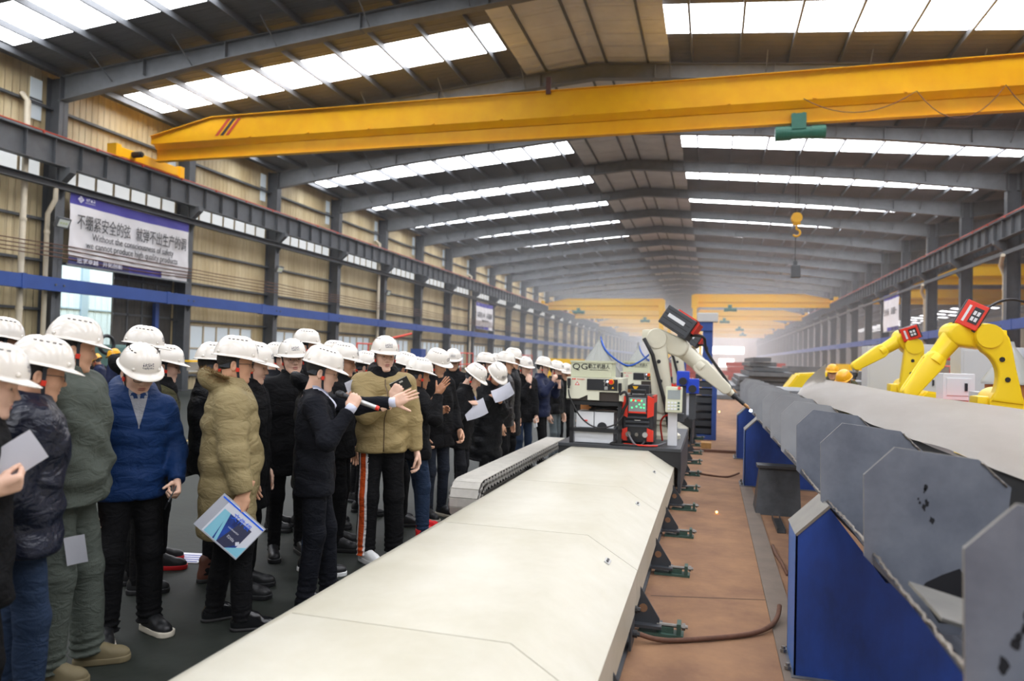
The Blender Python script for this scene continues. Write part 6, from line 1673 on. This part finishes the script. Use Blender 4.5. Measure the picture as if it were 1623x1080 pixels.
add('lastone', 'person farthest right in the group, face beside the robot cabinet', 897, 12.4, 577, -75, J(c_black, fat=.02, bot=.8), T_(c_black), dict(m=s_blk), fine=False, skin=1, head=(0, 8))
# workers in yellow helmets
add('workerr', 'worker in a yellow helmet and olive coat behind the pale bent plate', 1320, 13.2, 577, -95, J(c_olive, fat=.04, bot=.7, collar='hood'), T_(c_black), dict(m=s_blk), helmet=1, fine=False, skin=1)
add('workerr2', 'second worker in a yellow helmet beside the far yellow robot, bending down', 1346, 11.0, 585, -120, J(c_olive, fat=.04, bot=.7, collar='hood'), T_(c_black), dict(m=s_blk), helmet=1, fine=False, skin=2, head=(0, 25), lean=8)
add('workerl', 'worker in a yellow helmet and dark navy coat near the open gate, facing left', 184, 15.0, 553, 150, J(c_navy, fat=.05, bot=.6, collar='hood'), T_(c_black), dict(m=s_blk), helmet=1, fine=False, skin=2, head=(0, 15))
add('workerl2', 'worker in a yellow helmet bent over beyond the gate side, left of the other', 163, 16.5, 562, 170, J(c_navy, fat=.05, bot=.6), T_(c_black), dict(m=s_blk), helmet=1, fine=False, skin=2, head=(0, 30), lean=10)
add('workerl3', 'leftmost worker in a yellow helmet near the open gate, mostly hidden', 155, 17.5, 562, 120, J(c_black, fat=.05, bot=.6), T_(c_black), dict(m=s_blk), helmet=1, fine=False, head=(0, 20))

# ------------------------------------------------------------------ things in their hands
m_paper = M('white_paper', '#e6e7ee', .7); m_paper2 = M('paper_print', '#9aa0ad', .7); m_bookc = M('notebook_black', '#1f2122', .45); m_bpage = M('notebook_pages', '#d9d3bf', .7)
def sheet(label, c, r, u, w, h, name='paper_sheet', curl=.02, th=.0012, mats=None, cat='paper', n=8):
    """a slightly curled sheet centred at c with right axis r and up axis u"""
    t = BM(); m = face_mat(c, r, u); rows = []
    for i in range(n+1):
        x = (i/n-.5)*w; rows.append([t.verts.new(m @ Vector((x, (j/4-.5)*h, curl*((2*i/n-1)**2)+curl*.5*math.sin(j)))) for j in range(5)])
    fs = []
    for A, B in zip(rows, rows[1:]):
        for j in range(4): fs.append(t.faces.new((A[j], B[j], B[j+1], A[j+1])))
    bmesh.ops.solidify(t, geom=fs, thickness=th)
    o = obj(name, t, mats or [m_paper], None, 'auto'); origin_to(o, c); return tag(o, label, cat)
def pvec(px, r, f, u): return Vector(ax3(px, r, f, u))
# microphone
hm = PEOPLE['speaker'][1]['R']; gc = hm @ Vector((.070, .002, -.030)); ydir = (hm.to_3x3() @ Vector((0, 1, 0))).normalized()
t = thing('microphone', 'black headed silver handheld microphone with a red end held by the speaker', 'microphone', gc)
a0 = gc+ydir*.085; a1 = gc-ydir*.165
bm = BM(); tube(bm, [a0, a0-ydir*.03, gc-ydir*.02, a1+ydir*.03], [.021, .0165, .0155, .0145], 18); tube(bm, [gc-ydir*.02, a1+ydir*.02], [.0165, .0155], 18, 1); obj('handle', bm, [m_panel, m_alu], t, 'auto')
bm = BM(); tube(bm, [a0-ydir*.006, a0+ydir*.012, a0+ydir*.032, a0+ydir*.046, a0+ydir*.052], [.020, .0255, .0245, .015, .003], 18); obj('grille_head', bm, m_panel, t, True)
bm = BM(); cyl(bm, a1+ydir*.022, a1, .0165, .015, 18); obj('end_cap', bm, m_redbtn, t, 'auto')
# speaker needs nothing else; notebook of the bomber person
R5, F5, U5 = cam_axes(627); hb = PEOPLE['bomber'][1]['R']; c = hb @ Vector((.11, 0, -.028))
t = thing('notebook', 'small black notebook held up against the tan bomber jacket', 'notebook', c)
m = face_mat(c, R5*.80+U5*.42+F5*.1, U5*.75-R5*.42-F5*.3)
bm = BM(); box(bm, (-.075, -.05, .004), (.075, .05, .008), 0, m, .001); box(bm, (-.075, -.05, -.010), (.075, .05, -.006), 0, m, .001); box(bm, (-.073, -.052, -.006), (.073, .048, .004), 1, m); obj('cover', bm, [m_bookc, m_bpage], t)
bm = BM(); box(bm, (.0, .02, .008), (.03, .035, .0088), 0, m); box(bm, (-.07, -.046, .008), (.0, -.042, .0088), 0, m); obj('cover_print', bm, m_alu, t)
# sheet behind the speaker
h_ = PEOPLE['sheet'][1]['R']; c = h_ @ Vector((.12, 0, -.02)); sheet('white sheet of paper held up behind the microphone', c+Vector((0, 0, .045)), pvec(560, .9, .1, .35), pvec(560, -.3, -.25, .9), .21, .15)
h_ = PEOPLE['edge'][1]['R']; c = h_ @ Vector((.11, .0, -.02)); sheet('white folded sheet held by the person at the left frame edge', c+pvec(10, -.03, .0, .075), pvec(10, .75, .15, .55), pvec(10, -.5, -.2, .85), .17, .13, curl=.008)
h_ = PEOPLE['green'][1]['R']; c = h_ @ Vector((.10, .0, -.03)); sheet('white folded paper hanging beside the green grey trousers', Vector(at(120, 872, 3.55)), pvec(118, 1, .1, .1), pvec(118, -.15, 0, 1), .09, .14, curl=.006)
# blue folder in the parka person's hand
h_ = PEOPLE['parka'][1]['R']; R9, F9, U9 = cam_axes(378)
ru = (R9*.72-U9*.69); uu = (R9*.69+U9*.72)
ctr = h_ @ Vector((.085, 0, -.016))-uu*.092+ru*.035-F9*.03; m = face_mat(ctr, ru, uu)
m_fold = M('folder_film', '#c3c7d2', .18, alpha=.85); m_fb = M('folder_blue', '#2a55b8', .3, var=.6, scale=9, hex2='#16265e'); m_fw = M('folder_white', '#e3e6f0', .3); m_fc = M('folder_cyan', '#8fd3e8', .3); m_fbr = M('bright_blue_print', '#1566f0', .3); m_fd = M('folder_navy', '#3c3f5a', .3)
t = thing('document_folder', 'clear plastic document folder with a blue printed cover held in front of the khaki parka', 'folder', ctr)
bm = BM(); box(bm, (-.160, -.115, -.003), (.160, .115, .003), 0, m); obj('plastic_sleeve', bm, m_fold, t)
bm = BM(); box(bm, (-.105, -.108, .0032), (.155, .108, .0042), 0, m); obj('printed_cover', bm, m_fw, t)
bm = BM(); box(bm, (-.095, -.105, .0043), (.11, .055, .0050), 0, m); prism(bm, [(-.095, -.105), (-.03, -.105), (-.06, .055), (-.095, .055)], 'z', .0050, .0053, 1, m); prism(bm, [(-.02, -.105), (.0, -.105), (-.05, .055), (-.065, .055)], 'z', .0050, .0053, 1, m); prism(bm, [(.11, -.105), (.155, -.105), (.155, -.03), (.06, -.105)], 'z', .0044, .0055, 1, m); prism(bm, [(.03, .055), (.11, .055), (.11, -.04), (.06, -.105), (.0, -.105)], 'z', .0050, .0052, 2, m); obj('cover_picture', bm, [m_fb, m_fc, m_fd], t)
b = text_bm('文件袋', .032, .0006); b.transform(m @ Matrix.Translation((.03, .055, .0062)) @ Matrix.Rotation(0, 4, 'Z')); obj('title_lettering', b, m_fbr, t)
bm = BM(); glyphs(bm, 12, .075, .008, random.Random(9), 0, m @ Matrix.Translation((.03, -.005, .0055))); glyphs(bm, 6, .05, .016, random.Random(8), 0, m @ Matrix.Translation((.05, -.045, .0055))); prism(bm, [(.085, -.045), (.1, -.03), (.115, -.045), (.1, -.06)], 'z', .0055, .0062, 0, m); obj('small_print', bm, m_fw, t)
bm = BM(); box(bm, (-.15, .095, .0045), (.155, .104, .006), 0, m); obj('blue_zip', bm, m_fbr, t)
# other held things
h_ = PEOPLE['blue'][1]['L']; c = h_ @ Vector((.075, 0, -.03)); t = BM(); mm = h_ @ Matrix.Translation((.10, 0, -.030)) @ Matrix.Rotation(math.radians(20), 4, 'Y'); box(t, (-.075, -.038, -.004), (.075, .038, .004), 0, mm, .003); origin_to(tag(obj('mobile_phone', t, m_panel), 'dark phone held low by the person in the blue puffer jacket', 'phone'), c)
h_ = PEOPLE['olive'][1]['R']; c = h_ @ Vector((.10, 0, -.03)); t = BM(); mm = face_mat(at(297, 742, 5.35), pvec(290, 1, .1, .25), pvec(290, -.1, .6, .8)); box(t, (-.10, -.07, -.004), (.10, .07, .004), 0, mm, .002); origin_to(tag(obj('clipboard', t, m_bookc), 'dark notebook held flat by the person in the olive bomber jacket', 'notebook'), at(297, 742, 5.35))
c = at(754, 650, 7.86); sheet('curled white paper the bending person writes on', c, pvec(752, .92, -.1, .38), pvec(752, -.3, .45, .75), .25, .20, curl=.03)
h_ = PEOPLE['writer'][1]['R']; p = h_ @ Vector((.085, .02, -.035)); t = BM(); d_ = pvec(747, .35, -.15, -.8).normalized(); tube(t, [p-d_*.10, p+d_*.04, p+d_*.055], [.0045, .0045, .001], 8); origin_to(tag(obj('pen', t, m_bluehose), 'blue pen in the writing hand above the curled paper', 'pen'), p)
c = at(797, 622, 8.42); 
for k in range(3): sheet(('top', 'middle', 'bottom')[k]+' sheet of the papers held by the person in the long down coat', c+Vector((.004*k, 0, -.010*k)), pvec(797, .85, -.1, .45), pvec(797, -.35, .6, .7), .25, .17, curl=.02+.006*k)['group'] = 'papers held over the long down coat'
h_ = PEOPLE['longcoat'][1]['R']; p = h_ @ Vector((.09, .02, -.03)); t = BM(); d_ = pvec(780, .5, 0, -.7).normalized(); tube(t, [p-d_*.10, p+d_*.05], [.004, .004], 8); origin_to(tag(obj('pen', t, m_panel), 'black pen held by the person in the long down coat', 'pen'), p)
p = at(884, 598, 11.0); t = BM(); mm = face_mat(p, pvec(884, .75, -.65, 0), (0, 0, 1)); box(t, (-.075, -.038, -.005), (.075, .038, .005), 0, mm, .003); cyl(t, mm @ Vector((-.05, .015, .005)), mm @ Vector((-.05, .015, .008)), .012, n=12); origin_to(tag(obj('mobile_phone', t, m_panel), 'black phone held up to take a photo beside the robot cabinet', 'phone'), p)
h_ = PEOPLE['mask'][1]['L']; p = h_ @ Vector((.08, 0, -.03)); t = BM(); box(t, (-.07, -.035, -.004), (.07, .035, .004), 0, h_ @ Matrix.Translation((.1, 0, -.03)), .003); origin_to(tag(obj('mobile_phone', t, m_white), 'white phone hanging in the hand of the masked person in jeans', 'phone'), p)
# face mask
# ------------------------------------------------------------------ yellow robots on the right
for i, (Y2, lab) in enumerate(((8.7, 'near'), (12.5, 'far'))):
    q = lambda px, py, dy=0: aty(px, py, Y2+dy)
    if i == 0:
        b_ = Vector((3.02, Y2, .92)); J2 = (2.95, Y2, 1.34); J3 = q(1556, 534); J4 = q(1514, 530, -.05); J5 = q(1440, 622, -.25); tip = q(1422, 650, -.4); fc = q(1538, 503, -.05); fr = Matrix.Rotation(math.radians(28), 3, 'Y') @ Matrix.Rotation(math.radians(-12), 3, 'Z'); fd = (.24, .20, .30); bend = .07
    else:
        b_ = Vector((2.98, Y2, .92)); J2 = (2.95, Y2, 1.36); J3 = q(1443, 549); J4 = q(1430, 537, -.05); J5 = q(1357, 580, -.2); tip = q(1353, 606, -.25); fc = q(1443, 528, -.1); fr = Matrix.Rotation(math.radians(-20), 3, 'Y') @ Matrix.Rotation(math.radians(-15), 3, 'Z'); fd = (.28, .22, .22); bend = .0
    robot(('nearest yellow welding robot, red wire feeder tilted on its elbow' if i == 0 else 'farther yellow welding robot with forearm reaching left over the pale plate'), m_roby, b_, J2, J3, J4, J5, tip, fd, fc, fr, red=True, bend=bend, group='yellow welding robots')
    t = thing('robot_pedestal', ('yellow plinth under the nearest yellow robot' if i == 0 else 'yellow plinth under the farther yellow robot'), 'plinth', (3.1, Y2, 0))
    bm = BM(); prism(bm, [(2.62, .75), (3.55, .75), (3.55, .92), (2.75, .92)], 'y', Y2-.34, Y2+.34); obj('plinth', bm, m_roby, t)
    bm = BM(); box(bm, (2.3, Y2-.7, 0), (4.3, Y2+1.9, .74)); obj('track_bed', bm, m_dgrey, t)
    bm = BM(); prism(bm, [(3.08, .92), (3.62, .92), (3.62, 1.28), (3.2, 1.33), (3.08, 1.22)], 'y', Y2-.18, Y2+.22); bmesh.ops.bevel(bm, geom=bm.edges[:], offset=.03, segments=2, affect='EDGES'); obj('motor_cover', bm, m_roby, t, 'auto')
m_cabw = M('cabinet_pale', '#c9cac8', .5); m_rorange = M('orange_red_frame', '#d8452a', .5); m_bluebox = M('box_blue', '#1f63b8', .45)
def cabinet(label, lo, hi, mt=m_cabw, cat='cabinet', panel=True):
    t = thing('electric_cabinet', label, cat, ((lo[0]+hi[0])/2, (lo[1]+hi[1])/2, lo[2]))
    bm = BM(); box(bm, lo, hi, bev=.01); obj('body', bm, mt, t)
    if panel:
        bm = BM(); box(bm, (lo[0]+.04, lo[1]-.012, lo[2]+.06), (hi[0]-.04, lo[1], hi[2]-.06), bev=.003); d_ = obj('door', bm, mt, t)
        bm = BM(); box(bm, (hi[0]-.12, lo[1]-.03, (lo[2]+hi[2])/2-.05), (hi[0]-.09, lo[1]-.012, (lo[2]+hi[2])/2+.05)); obj('handle', bm, m_panel, d_)
    return t
cabinet('tall grey electric cabinet left of the far yellow robot', (2.68, 14.0, .75), (3.26, 14.5, 2.05))
cabinet('pale cabinet standing close behind the far yellow robot arm', (3.36, 14.1, .75), (3.86, 14.6, 2.1))
cabinet('pale wide cabinet behind the nearest yellow robot forearm', (3.62, 12.2, .75), (4.45, 12.7, 2.02))
cabinet('small white control box with two button lights below the yellow forearm', (2.86, 10.3, 1.28), (3.22, 10.6, 1.62), m_white)
t = thing('welding_table', 'small red equipment stand under the white control box', 'stand', (3.05, 10.4, .74))
bm = BM(); box(bm, (2.78, 10.1, 1.2), (3.3, 10.7, 1.27)); obj('top', bm, m_rorange, t)
for x in (2.8, 3.22):
    for y in (10.12, 10.62):
        bm = BM(); box(bm, (x, y, .75), (x+.06, y+.06, 1.2)); obj('leg', bm, m_rorange, t)
t = thing('wire_drum', 'brown wire drum with clear cone hood behind the nearest yellow robot', 'drum', (3.72, 10.6, .75))
bm = BM(); lathe(bm, [(.27, 0), (.285, .02), (.285, .74)], (3.72, 10.6, .75), 28); obj('fibre_drum', bm, m_barrel, t, 'auto')
bm = BM(); lathe(bm, [(.33, .75), (.33, .79), (.05, 1.22), (.03, 1.3)], (3.72, 10.6, .75), 28); obj('cone_hood', bm, m_cone, t, 'auto')
t = thing('junction_box', 'slim bright blue box with grey front box and yellow label', 'box', (3.2, 9.6, .75))
bm = BM(); box(bm, (3.13, 9.5, .75), (3.24, 9.9, 1.42), bev=.006); obj('blue_case', bm, m_bluebox, t)
bm = BM(); box(bm, (2.98, 9.45, 1.12), (3.12, 9.75, 1.42), bev=.006); obj('grey_case', bm, m_cabw, t); bm = BM(); prism(bm, [(3.03, 1.22), (3.09, 1.22), (3.06, 1.29)], 'y', 9.44, 9.45); obj('warning_triangle', bm, m_yelsign, t)
cabinet('blue welder box on a dark rack at the right frame edge', (4.45, 12.0, 1.58), (4.75, 12.4, 1.92), m_bluebox, 'box')
t = thing('tool_rack', 'dark steel rack carrying the blue box at the right frame edge', 'rack', (4.6, 12.2, .0))
bm = BM()
for z in (.9, 1.54): box(bm, (4.2, 11.9, z), (5.3, 12.5, z+.035))
obj('shelf', bm, m_dgrey, t)
for x in (4.2, 5.26):
    for y in (11.9, 12.46):
        bm = BM(); box(bm, (x, y, 0), (x+.04, y+.04, 1.9)); obj('upright', bm, m_dgrey, t)
bm = BM(); tube(bm, cr([aty(1560, 492, 8.9), aty(1585, 478, 9.2), aty(1612, 476, 9.6), aty(1640, 492, 10.2), aty(1680, 560, 10.6)]), .016, 8); tag(obj('feeder_cable', bm, m_cable, None, True), 'black cable arching away from the red feeder of the nearest yellow robot', 'cable')
# gas cylinders and clutter right of the near robot
for i in range(3):
    t = thing('gas_cylinder', ('dark gas cylinder lying nearest', 'dark gas cylinder lying in the middle', 'dark gas cylinder lying farthest')[i]+' at the right frame edge behind the yellow plinth', 'cylinder', (4.8, 10.3+.3*i, .8), group='gas cylinders on the right')
    bm = BM(); y = 10.3+.3*i; tube(bm, [(4.36, y, 1.25), (4.41, y, 1.25), (4.47, y, 1.25), (5.4, y, 1.24)], [.03, .05, .11, .115], 16); obj('cylinder_body', bm, m_dark, t, True)
bm = BM(); box(bm, (4.36, 10.0, .0), (5.5, 11.2, 1.12)); tag(obj('work_bench', bm, m_dgrey), 'dark bench at the right frame edge under the gas cylinders', 'bench')

# ------------------------------------------------------------------ far right and far middle
def frame_rail(name, label, x0, x1, y, z0, z1, mt, n=6, along='x', cat='railing', grp=None):
    c = ((x0+x1)/2, y, 0) if along == 'x' else (y, (x0+x1)/2, 0); t = thing(name, label, cat, c, group=grp)
    P_ = (lambda a, z: (a, y, z)) if along == 'x' else (lambda a, z: (y, a, z))
    for z in (z0, z1):
        bm = BM(); tube(bm, [P_(x0, z), P_(x1, z)], .045, 6); obj('rail', bm, mt, t)
    for i in range(n):
        a = x0+(x1-x0)*i/(n-1); bm = BM(); tube(bm, [P_(a, 0), P_(a, z1)], .04, 6); obj('post', bm, mt, t)
    return t
frame_rail('pipe_railing', 'red orange steel frame behind the nearest yellow robot', 9.5, 14.5, 24.0, 1.9, 2.5, m_rorange)
frame_rail('pipe_railing', 'long red orange railing among the right columns', 9.0, 15, 33.0, 1.3, 2.1, m_rorange, 8)
frame_rail('pipe_railing', 'distant red orange railing between the far right columns', 10, 20, 48.0, 1.2, 2.2, m_rorange, 9)
frame_rail('pipe_railing', 'farthest red orange railing along the right columns', 30, 70, 11.2, 1.0, 1.8, m_rorange, 14, 'y')
t = thing('gantry_leg', 'yellow gantry leg with dark openings at the right frame edge', 'gantry', (21, 36, 0))
bm = BM()
for y in (35.2, 36.8): prism(bm, [(y-.3, 0), (y+.3, 0), (36+(y-36)*.4+.22, 5.6), (36+(y-36)*.4-.22, 5.6)], 'x', 20.0, 20.7)
for z in (1.6, 3.2, 4.8): box(bm, (20.1, 35.4, z), (20.6, 36.6, z+.3))
obj('leg_frame', bm, m_yel2, t); bm = BM(); box(bm, (19.6, 34.6, 0.05), (21.1, 37.4, .5)); obj('bogie', bm, m_yel2, t)
rr = random.Random(31); m_gsteel = M('stacked_grey_steel', '#777b7e', .5, metal=.3, var=.3, scale=1.5); m_redish = M('red_primer', '#a8473b', .6)
# piles of plates and trusses
t = thing('plate_stack', 'tall hazy stack of dark steel sections far beyond the torch', 'stack', (2.5, 38, 0))
for k in range(9):
    bm = BM(); w = 1.9-.19*k; x = 2.35+rr.uniform(-.25, .25); box(bm, (x-w, 34+rr.uniform(0, .8), .02+.22*k), (x+w, 44-rr.uniform(0, .5), .02+.22*k+.19)); obj('steel_section', bm, m_gsteel, t)
t = thing('plate_stack', 'low stack of grey steel plates behind the far end of the ribbed beam', 'stack', (2.2, 21, 0))
for k in range(4):
    bm = BM(); box(bm, (.9+rr.uniform(0, .3), 19.5+rr.uniform(0, .5), .02+.25*k), (3.4-rr.uniform(0, .4), 23.2, .02+.25*k+.23)); obj('steel_plate', bm, m_gsteel if k % 2 else m_plate2, t)
t = thing('welding_positioner', 'yellow slanted machine frame on the floor behind the pale plate', 'machine', (3.2, 24.5, 0))
bm = BM(); prism(bm, [(2.1, 0), (4.0, 0), (3.9, 1.5), (2.6, 1.4), (2.1, .7)], 'y', 23.8, 25.2); bmesh.ops.bevel(bm, geom=bm.edges[:], offset=.05, segments=2, affect='EDGES'); obj('housing', bm, m_roby, t)
bm = BM(); box(bm, (2.4, 23.6, .3), (3.5, 23.8, .8)); obj('cover_panel', bm, m_cabw, t)
frame_i = 0
for k, (x, y, w, h, mt, lab) in enumerate(((4.6, 27, 1.6, 1.2, m_gsteel, 'grey steel block stack right of the yellow slanted machine'), (5.8, 33, 2.2, 1.5, m_gsteel, 'wide grey steel stack in the right-hand aisle'), (7.5, 40, 2, 1.8, m_yel2, 'yellow machine far along the right-hand aisle'),
    (6, 52, 3, 1.6, m_gsteel, 'low grey stack far along the right-hand aisle'), (9, 60, 2, 1.5, m_yel2, 'distant yellow machine by the right columns'), (-2, 60, 3, 1.6, m_redish, 'red primed steel pile in the far middle of the hall'), (4, 75, 6, 1.8, m_redish, 'wide red primed pile before the end wall'),
    (-8, 45, 3, 1.3, m_gsteel, 'grey steel pile in the far left aisle'), (-12, 60, 3, 1.7, m_yel2, 'yellow machine far along the left wall'), (-5, 74, 5, 1.9, m_gsteel, 'dark pile below the far left gantry crane'))):
    t = thing('steel_pile', lab, 'pile', (x, y, 0))
    n = 4
    for j in range(n):
        bm = BM(); ww = w*rr.uniform(.7, 1)/2; ox = rr.uniform(-.2, .2)*w*.3; box(bm, (x+ox-ww, y-1.5, h*j/n+.01), (x+ox+ww, y+2.5, h*(j+1)/n-.02)); obj('piece', bm, mt, t)
# blue portal and grey stacks behind the carriage
t = thing('blue_portal', 'blue steel portal frame standing over the track behind the robots', 'portal', (-.7, 21.5, 0))
bm = BM(); p = aty(1122, 525, 21.5); box(bm, (p.x-.14, 21.4, 0), (p.x+.14, 21.6, p.z)); obj('post', bm, m_blue, t)
bm = BM(); box(bm, (p.x-.85, 21.4, 0), (p.x-.6, 21.6, p.z)); obj('post', bm, m_blue, t)
bm = BM(); box(bm, (p.x-.85, 21.35, p.z), (p.x+.14, 21.65, p.z+.26)); obj('lintel', bm, m_blue, t)
bm = BM(); box(bm, (p.x-.3, 21.3, p.z+.26), (p.x+.28, 21.8, p.z+.52), bev=.03); obj('fan_unit', bm, m_cabw, t)
t = thing('pallet_rack', 'dark rack of stacked grates with a blue end behind the carriage', 'rack', (-.2, 16.6, 0))
for k in range(8):
    bm = BM(); box(bm, (-.34, 16.2, .12+.17*k), (.02, 17.4, .12+.17*k+.11)); obj('grate', bm, m_dgrey, t)
bm = BM(); box(bm, (.02, 16.1, 0), (.12, 17.5, 1.45)); box(bm, (-.34, 16.1, 0), (.02, 17.5, .1)); obj('blue_frame', bm, m_blue, t)
for i, (px, py) in enumerate(((1083, 600), (1098, 612))):
    c = aty(px, py, 13.2); t = thing('blue_motor_box', ('left', 'right')[i]+' of two bright blue motor boxes behind the cream robot', 'motor', c, group='blue motor boxes')
    bm = BM(); box(bm, (c.x-.11, c.y-.12, c.z-.13), (c.x+.11, c.y+.12, c.z+.13), bev=.015); obj('casing', bm, M('motor_blue', '#1f46c4', .4), t)
    bm = BM(); cyl(bm, (c.x, c.y-.12, c.z-.05), (c.x, c.y-.19, c.z-.05), .07, n=16); obj('shaft_cap', bm, m_panel, t)
    bm = BM(); box(bm, (c.x-.06, c.y-.06, .66), (c.x+.06, c.y+.06, c.z-.13)); obj('stem', bm, m_dgrey, t)
# ------------------------------------------------------------------ left side behind the crowd
frame_rail('orange_rack', 'orange pipe rack along the left wall behind the crowd', 33, 38, -17.5, 1.2, 2.2, m_rorange, 5, 'y')
frame_rail('orange_rack', 'second orange pipe rack farther along the left wall', 42, 50, -17.0, 1.1, 1.9, m_rorange, 7, 'y')
frame_rail('orange_rack', 'third orange pipe rack far along the left wall', 54, 66, -16.5, 1.1, 1.9, m_rorange, 9, 'y')
t = thing('jib_arm', 'slanted orange jib arm sticking up left of the cream pipe', 'jib', (-17.5, 38.5, 0)); bm = BM(); tube(bm, [(-18.4, 36.9, 2.35), (-17.4, 39.6, 2.95)], .07, 8); obj('boom', bm, m_rorange, t); bm = BM(); tube(bm, [(-18.4, 36.9, 0), (-18.4, 36.9, 2.5)], .08, 8); obj('mast', bm, m_rorange, t)
cabinet('blue cabinet against the left wall among the orange racks', (-19.8, 45, 0), (-19.0, 45.8, 2.1), m_blue)
t = thing('stone_slab', 'pale long steel slab lying along the left wall under the frosted windows', 'slab', (-17, 25, 0)); bm = BM(); box(bm, (-18.2, 21.6, .9), (-16.6, 33, 1.22)); obj('slab', bm, M('pale_slab', '#b5aa9c', .6, var=.2, scale=3), t)
for y in (22.5, 27, 31.5): 
    bm = BM(); box(bm, (-18.0, y, 0), (-16.8, y+.4, .9)); obj('trestle', bm, m_blue, t)
bm = BM(); box(bm, (-18.3, 21.5, 1.22), (-18.1, 33, 1.28)); obj('yellow_edge', bm, m_yel2, t)
t = thing('dump_machine', 'grey green machine with a round black wheel in front of the gate', 'machine', (-17.0, 19.5, 0))
c = atx(155, 548, -17.2); bm = BM(); box(bm, (c.x-.8, c.y-.2, 0), (c.x+.6, c.y+1.8, 1.75), bev=.08); obj('body', bm, M('teal_machine', '#5f8079', .5), t)
bm = BM(); tube(bm, [(c.x+.62, c.y-.3+.25*math.cos(a), 1.75+.25*math.sin(a)) for a in np.linspace(0, 2*PI, 24)[:-1]], .05, 8, close=True); obj('hand_wheel', bm, m_blackp, t, True)
# yellow lines and small litter on the green grey floor
m_yline = M('worn_yellow_line', '#c79a2a', .6, var=.4, scale=9, hex2='#6d6748')
bm = BM(); box(bm, (-9.3, 4, .0), (-9.18, 60, .002)); struct('trim_4', bm, m_yline)
bm = BM(); box(bm, (-4.9, 4.0, .0), (-4.3, 4.55, .002)); bm.free()
t = BM(); mm = face_mat(atz(292, 884, .006), (1, .2, 0), (-.2, 1, 0)); box(t, (-.18, -.13, -.004), (.18, .13, .001), 0, mm); 
for k in range(4): box(t, (-.16, -.11+.055*k, .001), (.16, -.09+.055*k, .002), 1, mm)
tag(obj('floor_sheet', t, [m_paper, M('print_purple', '#5a5fae', .6)]), 'white printed sheet lying on the floor behind the red and black sneakers', 'paper')
